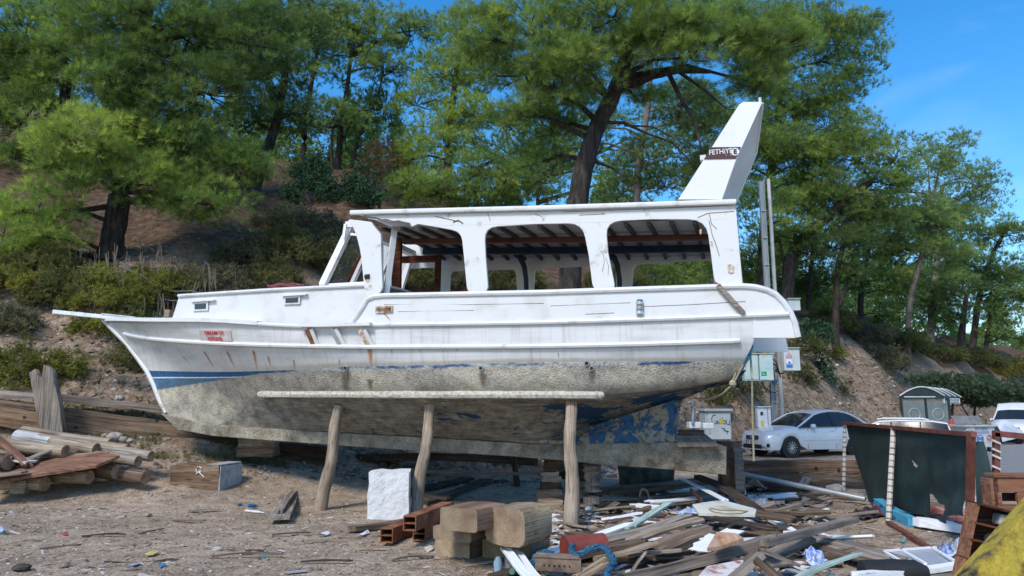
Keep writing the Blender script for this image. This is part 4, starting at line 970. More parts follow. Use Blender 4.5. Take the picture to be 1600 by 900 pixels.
# tiny litter, each its own thing
def litter(pts, name, label, cat, m, grp=None):
    P = [G(u+R.uniform(-1.5,1.5), v+R.uniform(-.7,.7), R.uniform(.004,.03)) for i, (u, v) in enumerate(pts)]; n_ = len(P); m_ = MB(); up = Vector((0,0,.003))
    m_.add([p+up for p in P]+[p-up for p in P], [tuple(range(n_)), tuple(range(2*n_-1, n_-1, -1))]+[(i,(i+1)%n_,(i+1)%n_+n_,i+n_) for i in range(n_)])
    return meta(m_.build(name, m), label, cat, grp)
PC = {k: mat('litter_'+k, [tuple(x*.7 for x in c), c], 12, .6, .2) for k, c in dict(mint=(.42,.62,.42), white=(.7,.7,.7), blue=(.06,.2,.36), sky=(.3,.42,.52), orange=(.6,.28,.12), yellow=(.6,.5,.15), red=(.45,.06,.08), pink=(.55,.2,.3), cream=(.6,.55,.42), grey=(.35,.36,.37), teal=(.15,.4,.38)).items()}
litter([(177,789),(190,774),(232,773),(243,775),(214,790)],'sheet_scrap','pale mint green sheet scrap on the ground left of the painted block','scrap',PC['mint'])
litter([(68,758),(92,753),(97,757),(72,763)],'sheet_scrap','white flat scrap below the log pile, left of the blue tube','scrap',PC['white'])
litter([(115,757),(123,749),(134,754),(126,761)],'sheet_scrap','small tilted white scrap below the log pile, right of the blue tube','scrap',PC['white'])
litter([(226,867),(240,864),(248,866),(240,871),(230,871)],'scrap','small yellow scrap on the open ground in the left foreground','scrap',PC['yellow'])
litter([(200,883),(216,881),(222,884),(208,888)],'scrap','pale blue scrap flat on the ground at the bottom left','scrap',PC['sky'])
litter([(246,885),(256,884),(259,887),(249,889)],'scrap','small bluish scrap right of the pale blue scrap at the bottom left','scrap',PC['blue'])
litter([(97,836),(103,834),(105,838),(99,839)],'scrap','tiny red scrap on the open ground at left','scrap',PC['red'])
litter([(221,757),(243,753),(252,757),(240,764),(224,762)],'rag','crumpled pink and white rag beside the painted block','rag',PC['pink'])
litter([(408,870),(416,868),(419,871),(410,873)],'scrap','tiny teal scrap on the ground left of centre in the foreground','scrap',PC['teal'])
litter([(501,835),(512,832),(514,836),(503,840)],'scrap','small white scrap in front of the left prop pole','scrap',PC['white'])
litter([(563,836),(576,831),(578,834),(568,839)],'scrap','white crumpled scrap left of the rusty steel beams','scrap',PC['white'])
litter([(664,858),(674,855),(677,861),(668,864)],'scrap','pale round scrap in front of the squared block stack','scrap',PC['cream'])
litter([(443,896),(478,893),(480,896),(450,899)],'scrap','thin blue grey strip at the bottom edge of the photo','scrap',PC['grey'])
def bottle(u, v, du, dv, r, m, label, capm=None):
    a, b_ = G(u, v, r), G(u+du, v+dv, r); M_, L = along(a, b_)
    o = MB().lathe((0,0,0), [(r*.9,-L/2),(r,-L/2+.01),(r,L*.2),(r*.4,L*.38),(r*.38,L/2)], 10, 'x').build('bottle', m, None, True, M_)
    if capm: MB().lathe((0,0,0), [(r*.45,L/2-.005),(r*.45,L/2+.02)], 8, 'x').build('cap', capm, o)
    return meta(o, label, 'bottle')
PLB = glass_like('clear_plastic', (.5,.6,.7), .15, .5); BLP = mat('blue_plastic', [(.03,.13,.24),(.05,.18,.32)], 8, .4, .1)
bottle(76,772,26,-4,.035,BLP,'dark blue tube lying below the log pile',PC['orange'])
bottle(64,775,8,-3,.03,PC['sky'],'small pale blue tub left of the dark blue tube')
bottle(143,779,6,-8,.035,PC['blue'],'small blue plastic container left of the mint green sheet')
bottle(150,786,18,-2,.035,PLB,'clear plastic bottle lying left of the mint green sheet',PC['blue'])
bottle(383,800,30,3,.02,PC['white'],'thin white tube lying right of the painted block')
bottle(387,793,16,1,.03,BLP,'crushed blue bottle behind the thin white tube')
bottle(371,791,8,-1,.025,BLP,'small blue bottle end left of the crushed blue bottle')
bottle(-3,830,8,6,.04,PLB,'plastic bottle with a blue cap at the left edge of the photo',PC['blue'])
def stone(u, v, r, m, label, name='stone', sq=.6, Y=None, group=None):
    a = G(u, v, 0) if Y is None else at(u, v, Y); bm = bmesh.new(); bmesh.ops.create_icosphere(bm, subdivisions=2, radius=r)
    sx, sy = R.uniform(.8,1.25), R.uniform(.8,1.2)
    for q in bm.verts: q.co = Vector((q.co.x*sx, q.co.y*sy, q.co.z*sq))*(1+R.uniform(-.12,.12))
    me = bpy.data.meshes.new(name); bm.to_mesh(me); bm.free(); a.z += r*sq*.6
    return meta(link(name, me, m, None, False, Matrix.Translation(a)@Matrix.Rotation(R.uniform(0,6),4,'Z')), label, 'stone', group)
ROCK = mat('earthy_rock', [(.13,.1,.075),(.27,.22,.17),(.4,.35,.29)], 4, .9, .8, 20)
PROCK = mat('pale_rock', [(.22,.19,.165),(.36,.325,.29),(.47,.44,.4)], 4, .9, .8, 20)
for u, v, r, m__, l in ((237,736,.12,ROCK,'brown stone at the foot of the bank right of the log pile'),(256,741,.1,ROCK,'small brown stone behind the painted block, nearest to it'),(246,729,.14,ROCK,'flat stone on the bank above the painted block'),(100,887,.06,ROCK,'brownish stone on the open ground at the bottom left'),(340,860,.05,PROCK,'greyish stone on the open ground below the painted block'),(243,784,.06,PROCK,'small pale stone right of the mint green sheet'),(232,806,.05,ROCK,'small brown lump on the open ground below the mint green sheet'),(1305,770,.17,PROCK,'flat pale stone at the foot of the left wrapped post'),(34,892,.07,DARKW,'black lump on the ground at the bottom left corner')):
    stone(u, v, r, m__, l)
BST = ['brown stone by itself on the earth bank, below the bowsprit shrub','pale stone right of the brown one below the bowsprit shrub','brown stone topmost on the bank close under the bowsprit','large pale stone beside the stem, highest of the cluster','brown stone left of the large pale stone by the stem','pale whitish stone below the large pale stone by the stem','brown stone touching the stem at boot stripe height','small pale stone left of the stem cluster','brown stone at the left edge of the bank rubble','pale flat stone high on the bank under the olive shrub','brown flat stone beside the pale one under the olive shrub','pale stone on the bank right behind the bowsprit root','brown small stone left of the grass tufted shrub','pale stone right below the grass tufted shrub','brown small stone resting by the pale top beam']
for i, (u, v, Y, r) in enumerate(((160,548,15.2,.1),(175,560,15.0,.08),(150,532,15.6,.1),(185,614,15.0,.16),(168,618,14.8,.11),(180,622,14.7,.1),(200,612,15,.1),(160,626,14.7,.05),(15,545,15.6,.1),(100,520,16.4,.12),(75,515,16.6,.12),(195,520,15.9,.1),(130,575,14.9,.07),(210,600,15.0,.07),(220,618,14.8,.07))):
    p = at(u, v, Y); z = hz(p.x, Y)
    stone(u, v, r, PROCK if i % 2 else ROCK, BST[i], 'bank_stone', .7, Y, 'loose stones on the bank left of the bow').location.z = z+r*.2
# ---------------------------------------------------------------- debris pile of boards, right foreground
grp = 'boards of the debris pile in the right foreground'
D = [ # u0 v0 z0  u1 v1 z1  width thick mat label
 (790,857,.20,850,925,.15,.10,.03,WHITEB,'bright white painted strip at the left tip of the debris pile'),
 (812,864,.17,862,925,.12,.06,.03,WHITEB,'second thinner white strip beside the bright one at the left tip of the debris pile'),
 (866,862,.12,985,818,.25,.12,.03,WHITEB,'long white painted board rising right behind the blue rope'),
 (985,824,.25,1045,786,.30,.13,.03,GREENB,'pale green curved board continuing the long white board'),
 (890,858,.16,1002,832,.28,.16,.05,GREYW,'splintered grey board directly below the long white one'),
 (905,868,.14,1005,846,.25,.14,.06,BROWNW,'brown splintered board behind the red pipe end'),
 (935,872,.2,1018,850,.3,.13,.05,TANW,'pale broken board right of the red pipe end'),
 (900,905,.06,945,878,.2,.12,.05,TANW,'short tan board between blue rope loops'),
 (958,908,.1,1205,842,.34,.16,.11,GREYW,'long heavy grey timber crossing the debris pile'),
 (1195,848,.34,1330,812,.3,.15,.09,GREYW,'right continuation of the heavy grey timber, darker'),
 (985,846,.24,1095,812,.34,.13,.04,TANW,'pale broken slat in the middle of the pile'),
 (1000,832,.28,1075,806,.36,.14,.06,GREYW,'dark edged grey board above the pale slat'),
 (1020,860,.22,1110,826,.36,.22,.04,BROWNW,'wide brown plank slanting up right in the middle of the pile'),
 (985,868,.18,1060,860,.22,.14,.04,GREYW,'short grey plank lying level in the middle of the pile'),
 (990,888,.1,1005,868,.22,.16,.03,GREYW,'upright short grey slat under the heavy timber'),
 (1120,925,.1,1185,870,.36,.22,.04,GREYW,'wide cracked grey plank pointing at the viewer, centre right of the pile'),
 (1180,872,.36,1240,925,.1,.2,.07,BROWNW,'thick brown plank sloping down right in the pile'),
 (1140,905,.08,1175,868,.3,.2,.05,BROWNW,'dark brown plank behind the wide cracked one'),
 (1060,910,.08,1120,890,.1,.2,.04,BROWNW,'short brown board at the bottom edge below the heavy timber'),
 (1180,930,.05,1205,895,.16,.12,.12,GREYW,'squared grey beam end between planks at the bottom of the pile'),
 (1242,905,.16,1340,866,.22,.1,.03,GREENB,'pale green painted lath crossing the dark gap'),
 (1215,838,.1,1405,880,.1,.35,.03,GREYW,'broad layered board edge running right from the pile'),
 (1235,842,.14,1410,889,.13,.12,.03,BROWNW,'narrow brown batten on the broad layered board'),
 (1270,836,.12,1380,858,.12,.25,.02,TANW,'pale thin sheet strip beside the framed panel'),
 (1340,898,.12,1505,882,.12,.12,.06,WHITEB,'white edged rail along the bottom of the framed panel'),
 (1330,925,.05,1510,896,.05,.2,.05,GREYW,'grey rail below the framed panel at the bottom edge'),
 (1115,792,.32,1240,812,.2,.2,.05,BROWNW,'dark board end right of the cream panel'),
 (1065,804,.34,1205,826,.3,.1,.03,DARKW,'thin dark lath under the cream panel'),
 (1130,826,.3,1235,838,.24,.2,.03,BROWNW,'flat brown board right of the white sheet scrap'),
 (1195,800,.2,1290,800,.14,.16,.05,BROWNW,'brown board lying toward the earth patch'),
 (935,832,.14,985,812,.18,.06,.02,TANW,'thin pale lath left of the green curved board'),
 (878,842,.02,905,838,.03,.14,.02,TANW,'triangular pale offcut on the ground right of the prop pole'),
 (925,808,.03,1040,805,.08,.08,.04,DARKW,'thin dark batten on the ground behind the green curved board'),
 (940,803,.05,965,785,.1,.1,.02,TANW,'short tan lath leaning on the ground behind the dark batten'),
 (1012,784,.14,1090,778,.16,.11,.03,WHITEB,'white board lying level below the keel end'),
 (935,790,.05,1010,786,.06,.08,.06,DARKW,'dark batten on the ground under the keel, left of the white board'),
 (940,780,.1,1092,770,.12,.1,.05,GREYW,'long grey bowed lath lying under the keel end'),
 (942,768,.14,1100,752,.16,.35,.14,BROWNW,'thick dark brown beam lying under the keel end'),
 (1064,748,.34,1132,781,.28,.12,.03,WHITEB,'long bluish white board slanting down from the keel end'),
 (1090,745,.42,1190,802,.2,.16,.09,DARKW,'heavy dark timber slanting down right below the keel end'),
 (1080,765,.3,1108,800,.26,.05,.03,REDW,'thin reddish batten crossing the slanting white board'),
 (1100,812,.3,1160,806,.28,.12,.02,TANW,'pale edge strip in front of the cream panel'),
 (1005,905,.04,1075,880,.12,.14,.04,BROWNW,'dark board under the heavy timber, bottom centre'),
 (1090,868,.22,1170,852,.3,.1,.03,TANW,'pale lath lying on the heavy grey timber'),
 (1105,845,.3,1150,828,.32,.2,.02,WHITEB,'white flaked board end in the middle of the pile'),
 (1195,862,.3,1240,880,.2,.16,.04,GREYW,'grey board tip at the right shoulder of the pile'),
 (1238,770,.03,1340,779,.03,.1,.03,BROWNW,'narrow dark strip at the back edge of the earth patch'),
 (1165,776,.05,1290,772,.05,.14,.05,BROWNW,'brown timber behind the crumpled clear plastic'),
 (1200,775,.06,1245,778,.04,.18,.03,WHITEB,'white pipe-like lath near the wrapped post foot'),
 (1262,884,.02,1330,925,.02,.16,.03,BLUEB,'blue flaked board in the dark gap at the bottom edge'),
 (1235,890,.02,1268,925,.02,.14,.03,BLUEB,'second blue flaked board left in the dark gap'),
 (1205,758,.02,1330,766,.02,.06,.04,GREYW,'thin grey strip lying below the old beams'),
 (1330,803,.04,1432,806,.04,.07,.05,PRIMER,'short red brown iron bar lying below the dark cloth'),
 (1340,838,.02,1420,832,.03,.03,.02,TANW,'thin yellow lath left of the red brown iron bar end'),
 (1352,816,.02,1368,812,.03,.04,.02,TANW,'little pale stick on the earth patch'),
 (1380,792,.06,1480,790,.1,.22,.04,BROWNW,'brown board half hidden behind the blue flaked beam'),
 (845,890,.05,930,882,.06,.1,.04,BROWNW,'brown board under the steel angle at the left tip'),
 (770,900,.03,830,884,.05,.3,.02,DARKW,'dark thin tray edge at the bottom left of the pile'),
]
for d in D:
    z0, z1 = d[2], d[5]
    board(gp(d[0],d[1],z0), gp(d[3],d[4],z1), d[6]*.93, d[7]*.75, d[8], R.uniform(-.2,.3), 'board', d[9], 'board', grp, k=4, seg=6)
# filler scraps inside and under the pile
mats_ = [GREYW, BROWNW, GREYW, TANW, DARKW, BROWNW, WHITEB]
USED = set(); LMK = [(1135,797,'cream panel'),(945,870,'blue rope'),(1290,885,'pale green lath'),(1080,880,'heavy grey timber'),(1130,850,'torn orange plywood'),(1440,870,'framed panel'),(1100,765,'slanting bluish white board'),(893,828,'split foot of the right prop pole'),(1015,805,'pale green curved board'),(870,882,'brown steel angle'),(1260,880,'blue flaked boards in the dark gap'),(1185,785,'crumpled clear plastic'),(925,840,'long white board'),(1150,895,'wide cracked grey plank'),(1240,845,'blue printed plastic scrap'),(1020,768,'thick brown beam under the keel end'),(1095,845,'white sheet scrap mid pile')]
for i in range(130):
    u = R.uniform(865, 1270); v = R.uniform(790, 905) if i < 85 else R.uniform(770, 800)
    if i < 12: u = R.uniform(1150,1260); v = R.uniform(855, 900)
    a = G(u, v, R.uniform(.0,.14)); an = R.gauss(.35, .6); L = R.uniform(.35, 1.1)
    if v < 812: L *= .6
    b_ = a + Vector((math.cos(an)*L, math.sin(an)*L, R.uniform(-.06,.1)))
    mm_ = R.choice(mats_); cn = {'grey_weathered_wood':'grey','brown_wood':'brown','tan_sawn_wood':'tan','dark_wood':'dark','flaked_white_board':'white flaked'}[mm_.name]
    lu, lv, ln = min(LMK, key=lambda q: (q[0]-u)**2+((q[1]-v)*2)**2); du, dv = u-lu, (v-lv)*2
    dn = ('right of' if du > 0 else 'left of') if abs(du) > abs(dv) else ('in front of' if dv > 0 else 'behind')
    lab_ = ('long ' if L > .8 else 'short ' if L < .55 else '') + cn + ' broken board scrap ' + ('close ' if abs(du)+abs(dv) < 45 else '') + dn + ' the ' + ln
    if lab_ in USED: continue
    USED.add(lab_)
    board(a, b_, R.uniform(.05,.16), R.uniform(.02,.05), mm_, R.uniform(-.4,.4), 'scrap_board', lab_, 'board', 'broken scraps in the debris pile', k=3, seg=3, jag=.09)
m_ = MB(); P = [G(u,v,.0) for u,v in ((900,900),(960,862),(1040,832),(1120,812),(1210,830),(1250,850),(1225,880),(1200,925),(1050,925))]
rs = np.random.RandomState(3)
def heap_area(rs, n):
    u = rs.uniform(850,1290,n); v = rs.uniform(785,915,n); return np.array([[G(a,b).x, G(a,b).y] for a, b in zip(u,v)])
MIX = tintmat('mixed_bits', [(0,(.1,.07,.05)),(.4,(.25,.19,.14)),(.7,(.4,.33,.26)),(.85,(.6,.6,.58)),(.92,(.7,.7,.7)),(.96,(.1,.25,.45)),(1,(.5,.15,.1))])
meta(chips('small_debris', 2600, heap_area, .03, MIX, .4, seed=9, elong=2.5, zoff=.03), 'splinters and bits of plastic strewn round the debris pile')
# offcuts and sticks lying on the open ground
for u,v,L,an,w_,m__,l in ((420,838,.5,.2,.03,DARKW,'dark stick on the open ground left of the short broken board'),(330,872,.7,.1,.03,BROWNW,'long thin stick in the left foreground'),(375,868,.3,.9,.05,TANW,'bent pale offcut in the left foreground'),(385,862,.3,-.5,.03,DARKW,'dark twig beside the bent pale offcut'),(470,880,.5,0,.03,DARKW,'thin dark stick at the bottom edge left of centre'),(530,842,.3,.1,.04,BROWNW,'short brown stick in front of the left prop pole'),(560,860,.35,-.2,.03,TANW,'pale splint on the ground in front of the stone block'),(130,840,.5,.2,.03,DARKW,'dark stick on the open ground at left'),(60,860,.4,.6,.03,BROWNW,'brown twig near the left edge of the foreground'),(270,815,.5,-.1,.04,BROWNW,'brown stick below the painted block'),(610,878,.45,.3,.03,BROWNW,'brown stick in the centre foreground'),(480,850,.25,.5,.04,TANW,'little tan offcut in the middle foreground'),(170,880,.6,.15,.025,DARKW,'long dark twig at the bottom left'),(640,890,.4,-.3,.04,GREYW,'grey offcut at the bottom edge below the steel beams'),(300,800,.35,.3,.06,GREYW,'flat grey offcut just below the painted block'),(715,885,.4,.4,.04,TANW,'tan splint in front of the block stacks'),(220,835,.3,1.1,.03,BROWNW,'short twig on the open ground below the mint green sheet')):
    a = G(u, v, .015); board(a, a+Vector((math.cos(an)*L, math.sin(an)*L, .01)), w_, .015, m__, 0, 'stick', l, 'stick', 'sticks and offcuts on the open ground', k=1, seg=4, bend=.05)
# panels and sheets
def sheet(pts, thick, m, name, label, cat, grp=None):
    P = [gp(u, v, z) for u, v, z in pts]; n_ = len(P); up = Vector((0,0,thick)); m_ = MB()
    m_.add([p+up for p in P]+P, [tuple(range(n_)), tuple(range(2*n_-1, n_-1, -1))]+[(i,(i+1)%n_,(i+1)%n_+n_,i+n_) for i in range(n_)])
    return meta(m_.build(name, m), label, cat, grp)
CREAM = mat('cream_panel', [(.3,.25,.18),(.52,.49,.4),(.62,.6,.52)], 3, .7, .2, 12)
sheet([(1092,806,.36),(1082,792,.42),(1120,786,.44),(1182,800,.38),(1180,808,.35)], .03, CREAM, 'panel', 'cream coloured curved panel lying on top of the debris pile', 'panel')
sheet([(1095,788,.36),(1130,784,.38),(1180,797,.34),(1150,803,.34)], .02, mat('pale_blue_sheet', [(.4,.47,.47),(.6,.66,.65)], 3, .6, .1), 'panel', 'pale blue sheet edge showing behind the cream panel', 'panel')
MB().tube([gp(u,v,.47) for u,v in ((1108,796),(1115,800),(1135,803),(1160,802),(1168,799),(1150,797),(1125,797),(1110,794))], .008, 5).build('wire_loop', mat('wire',[(.25,.17,.08),(.4,.3,.15)],8,.7,0)); meta(bpy.data.objects['wire_loop'], 'thin brown wire loop lying on the cream panel', 'wire')
BLUW = mat('blue_white_sacking', [(.08,.15,.4),(.2,.3,.6),(.65,.68,.72)], 14, .8, .5, 20, lo=.35, hi=.6)
def cloth(pts, m, name, label, cat, h=.06, n_=9, seed=0):
    """crumpled sheet over a quadrilateral of ground points"""
    P = [gp(u,v,z) for u,v,z in pts]; g_ = []
    for i in range(n_+1):
        row = []
        for j in range(n_+1):
            a, b_ = i/n_, j/n_; p = (P[0]*(1-a)+P[1]*a)*(1-b_) + (P[3]*(1-a)+P[2]*a)*b_
            e = min(a,1-a,b_,1-b_)*4; row.append(p + Vector((R.uniform(-.02,.02), R.uniform(-.02,.02), (R.random()**1.5)*h*min(1,.3+e))))
        g_.append(row)
    m_ = MB(); m_.shell(g_, (0,0,-.008)); return meta(m_.build(name, m, None, True), label, cat)
cloth([(1055,800,.28),(1105,790,.32),(1125,812,.28),(1090,822,.24)], BLUW, 'sack', 'blue and white woven sack crumpled left of the cream panel', 'sack')
cloth([(1215,838,.2),(1240,832,.2),(1255,842,.16),(1228,848,.16)], BLUW, 'sack', 'blue printed plastic scrap right of the heavy timber', 'sack', .05, 6)
cloth([(1255,866,.16),(1270,860,.16),(1300,885,.05),(1270,892,.05)], BLUW, 'sack', 'blue and white plastic bag hanging into the dark gap', 'sack', .1, 7)
CLEAR = mat('crumpled_clear_plastic', [(.3,.31,.31),(.5,.51,.52),(.7,.71,.72)], 9, .3, .6, 20)
cloth([(1165,778,.1),(1198,776,.1),(1205,790,.08),(1170,792,.08)], CLEAR, 'plastic_wrap', 'crumpled clear plastic wrap behind the pile', 'plastic wrap', .12)
cloth([(1262,840,.1),(1290,836,.1),(1315,847,.08),(1288,852,.08)], BLUW, 'sack', 'flattened blue and white foil strip on the layered boards', 'foil', .02, 6)
cloth([(1495,775,.0),(1520,770,.0),(1540,790,.0),(1500,795,.0)], CREAM, 'rag', 'cream rag on the ground behind the red brown frame post', 'rag', .05, 6)
cloth([(1075,858,.3),(1108,834,.36),(1138,842,.32),(1110,862,.28)], WHITEB, 'sheet', 'white sheet scrap wedged in the middle of the pile', 'sheet', .02, 6)
PLY = mat('torn_plywood', [(.28,.13,.07),(.45,.25,.15),(.55,.36,.24)], 5, .8, .5, 25, (3,1,1))
sheet([(1105,862,.34),(1120,836,.4),(1150,838,.42),(1162,846,.38),(1128,858,.34)], .03, PLY, 'plywood', 'torn orange plywood with splintered edge in the pile', 'plywood')
sheet([(1075,925,.14),(1105,890,.2),(1160,880,.22),(1185,905,.16),(1175,925,.12)], .03, mat('pink_flaked_panel', [(.35,.12,.1),(.5,.4,.35),(.62,.58,.54)], 8, .8, .4, 25, lo=.4, hi=.55), 'panel', 'pink and white flaked panel at the bottom edge below the heavy timber', 'panel')
sheet([(1228,784,.02),(1262,776,.02),(1302,782,.04),(1290,793,.04),(1245,791,.02)], .02, mat('pinkish_board', [(.3,.24,.18),(.48,.36,.3),(.55,.47,.4)], 4, .8, .2), 'panel', 'pale pinkish board lying flat on the earth patch', 'panel')
o = sheet([(1155,766,.02),(1180,748,.3),(1200,768,.02)], .02, CREAM, 'panel', 'small triangular cream panel leaning by the rusty post', 'panel')
# framed panel at the bottom right
sheet([(1380,862,.12),(1452,856,.12),(1500,886,.1),(1412,882,.1)], .015, mat('grey_glass_panel', [(.3,.33,.36),(.42,.45,.48)], 2, .35, .1), 'framed_panel', 'grey panel in a white frame lying at the bottom right', 'panel')
fp = bpy.data.objects['framed_panel']
for (a,b_) in (((1380,861),(1462,855)),((1380,861),(1420,884)),((1406,858),(1446,881)),((1455,855),(1512,889))): MB().bar(gp(*a,.145), gp(*b_,.145), .03, .02).build('frame_bar', WHITEB, fp)
# pipes, tyre, rope, steel
meta(log(at(1156,740,13.9), at(1352,780,12.6), .045, .045, STEEL, 'pipe', 'long grey pipe lying diagonally in front of the old beams', 'pipe', bend=0), None)
def at_g(u, v, z): return gp(u, v, z)
m_ = MB(); a, b_ = gp(1370,893,.1), gp(1425,893,.1); m_.lathe(Vector((0,0,0)), [(.06,-.32),(.1,-.3),(.11,0),(.1,.2),(.05,.3)], 14, 'x'); o = m_.build('canister', BLACK, None, True, Matrix.Translation((a+b_)/2)); meta(o, 'black plastic canister at the bottom edge in front of the framed panel', 'canister')
m_ = MB(); a = gp(912,856,.22); m_.lathe((0,0,0), [(.125,-.22),(.125,.22)], 18, 'x'); o = m_.build('pipe_section', mat('dark_red_pipe', [(.16,.035,.025),(.25,.06,.045)], 6, .5, .2), None, True, Matrix.Translation(a+Vector((.02,.15,-.02)))@Matrix.Rotation(.35,4,'Z')); meta(o, 'dark red round pipe end lying behind the blue rope', 'pipe')
ROPE = mat('blue_rope', [(.012,.045,.085),(.025,.1,.17),(.05,.16,.25)], 30, .9, .8, 60, dist=.02)
def rope(pts, r, label):
    P = [gp(u,v,z) for u,v,z in pts]; Q_ = []
    for i in range(len(P)-1):
        p0, p1, p2, p3 = P[max(i-1,0)], P[i], P[i+1], P[min(i+2,len(P)-1)]
        for j in range(6):
            t = j/6; Q_.append(.5*((2*p1)+(p2-p0)*t+(2*p0-5*p1+4*p2-p3)*t*t+(3*p1-p0-3*p2+p3)*t**3))
    m_ = MB()
    for s in range(3):
        m_.tube([q + Vector((math.cos(i*.5+s*2.09), 0, math.sin(i*.5+s*2.09)))*r*.5 for i, q in enumerate(Q_)], r*.62, 6)
    return meta(m_.build('rope', ROPE, None, True), label, 'rope')
rope([(832,880,.14),(838,868,.2),(852,862,.24),(865,866,.22)], .027, 'short blue rope end at the left of the steel angle')
rope([(895,852,.26),(893,862,.24),(905,866,.26),(925,856,.32),(945,856,.32),(955,868,.3),(960,878,.28),(952,888,.26),(948,905,.2),(946,925,.14)], .03, 'thick blue rope looping over the red pipe end')
m_ = MB(); a, b_ = gp(836,880,.17), gp(908,884,.17); m_.bar(a, b_, .02, .13); m_.bar(a+Vector((0,.05,.065)), b_+Vector((0,.05,.065)), .14, .02); o = m_.build('steel_angle', mat('brown_steel', [(.1,.06,.04),(.2,.14,.1),(.3,.24,.19)], 5, .7, .3), bevel=.003); meta(o, 'brown steel angle with a row of holes at the left of the debris pile', 'steel angle')
for i in range(6): q = lerp(a, b_, .2+.11*i); MB().lathe((q.x,q.y-.013,q.z-.01), [(.01,-.002),(.01,.002)], 6, 'y').build('punched_hole', BLACK, o)
for (u,v,c,l) in ((778,893,'sky','pale blue square tub at the bottom left of the debris pile'),(795,887,'grey','grey blue bottle upright in the dark tray'),(808,882,'white','small white tub behind the grey blue bottle')):
    a = G(u, v, 0); meta(MB().lathe((0,0,0), [(.04,0),(.045,.09),(.03,.12),(.02,.14)], 10).build('container', PC[c], None, True, Matrix.Translation(a)), l, 'container')
a = G(920,804); meta(MB().lathe((0,0,0), [(.05,0),(.06,.02),(.055,.1),(.02,.12)], 10).build('container', glass_like('cloudy_plastic',(.5,.6,.68),.2,.8), None, True, Matrix.Translation(a)), 'cloudy pale blue plastic container on the ground left of the boards', 'container')
m_ = MB(); m_.tube([gp(800+u,885+v,.1) for u,v in ((0,8),(10,0),(30,-4),(50,0),(56,8))], .03, 6); meta(m_.build('hose', mat('green_hose', [(.03,.09,.07),(.1,.22,.18)], 9, .6, .2), None, True), 'dull green hose loop lying under the white strips', 'hose')
for i, (u, v) in enumerate(((1037,792),)):
    P = [gp(u-22+22*(1+math.cos(t)), v-6*math.sin(t)*1.0, .2+.1*math.sin(t)) for t in np.linspace(-.4, math.pi+.4, 12)]; P = [gp(1001,790,.0),gp(1002,778,.14),gp(1006,768,.25),gp(1012,768,.27),gp(1020,772,.24),gp(1023,782,.14),gp(1024,792,0)]
    meta(MB().tube([Vector((p.x, P[0].y, p.z)) for p in P], .018, 6).build('hoop', GREYW, None, True), 'small bent hoop sticking up behind the green curved board', 'hoop')
for (u,v,c,l) in ((1170,785,'blue','tiny blue cap on the earth patch behind the pile'),(1221,788,'blue','small blue scrap at the left of the earth patch'),(1257,818,'sky','small crumpled blue scrap in the middle of the earth patch'),(1411,846,'teal','teal crushed bottle beside the red brown iron bar')):
    litter([(u-4,v+2),(u-1,v-2),(u+4,v-1),(u+5,v+2),(u,v+4)], 'scrap', l, 'scrap', PC[c])
cloth([(1486,860,.0),(1505,848,.0),(1512,862,.0),(1494,872,.0)], mat('white_bag', [(.5,.55,.6),(.75,.78,.8)], 8, .4, .5), 'bag', 'white plastic bag beside the red brown frame post', 'bag', .14, 8)
cloth([(1466,862,.0),(1482,850,.0),(1492,868,.0),(1476,878,.0)], BLUW, 'bag', 'blue and white bag left of the white plastic bag', 'bag', .12, 8)
# ---------------------------------------------------------------- old beams and post at the stern
grp = 'old rotten beams stacked in front of the silver car'
def ob_(u0,v0,u1,v1,Y0,Y1,h,d,m,label,holes=()):
    a, b_ = at(u0,v0,Y0), at(u1,v1,Y1); M_, L = along(a,b_)
    o = board_mesh(L, d, h, seg=12, k=4, bend=.004, jag=.07, warp=.02).build('rotten_beam', m, None, mx=M_); o['hw'] = d/2; hole_row(o, holes, a, b_, .04); del o['hw']; return meta(o, label, 'beam', grp)
MIDW = wood('reddish_rotten_wood', [(.07,.035,.02),(.17,.1,.065),(.3,.2,.14)], rnd=.05)
ob_(1150,729,1352,729,14.6,15.2,.21,.35,MIDW,'topmost old beam in front of the silver car, with rusty bolt holes',[(1268,731),(1304,734)])
ob_(1160,745,1352,747,14.5,15.1,.17,.4,BROWNW,'middle old beam of the stack in front of the silver car')
ob_(1170,761,1352,764,14.4,15.0,.26,.45,DARKW,'lowest dark old beam of the stack in front of the silver car')
ob_(1340,755,1362,760,14.9,15.0,.6,.2,MIDW,'short upright offcut at the right end of the old beams')
POSTM = mat('rusty_red_post', [(.06,.035,.025),(.16,.08,.055),(.28,.22,.18)], 4, .85, .5, 20, (1,1,.4), dist=.02)
def postbox(u0,u1,vb,vt,Y,d,m,name,label,cat): 
    a, b_ = at(u0,vb,Y), at(u1,vt,Y); c = Vector(((a.x+b_.x)/2, Y+d/2, (a.z+b_.z)/2)); m_ = MB()
    for k in range(6): m_.box((0,0,(b_.z-a.z)*(-.5+(k+.5)/6)), (b_.x-a.x, d, (b_.z-a.z)/6), j=.012)
    return meta(m_.build(name, m, None, False, Matrix.Translation(c)), label, cat)
postbox(1130,1159,772,690,12.4,.3,POSTM,'mooring_post','thick rusty red and grey post standing just behind the keel end','post')
postbox(1150,1161,768,700,12.2,.1,GREYW,'side_post','slim grey plank upright against the rusty red post','post')
block('concrete_block', 972, 1055, 760, 726, .5, mat('dark_concrete', [(.02,.022,.015),(.06,.065,.05),(.12,.12,.1)], 4, .9, .6, 20), 'long dark concrete block under the stern', 'concrete block', j=.02)  # near-black mottle, far darker than the plain concrete
stone(1140, 772, .1, PROCK, 'small grey stone in front of the rusty red post')
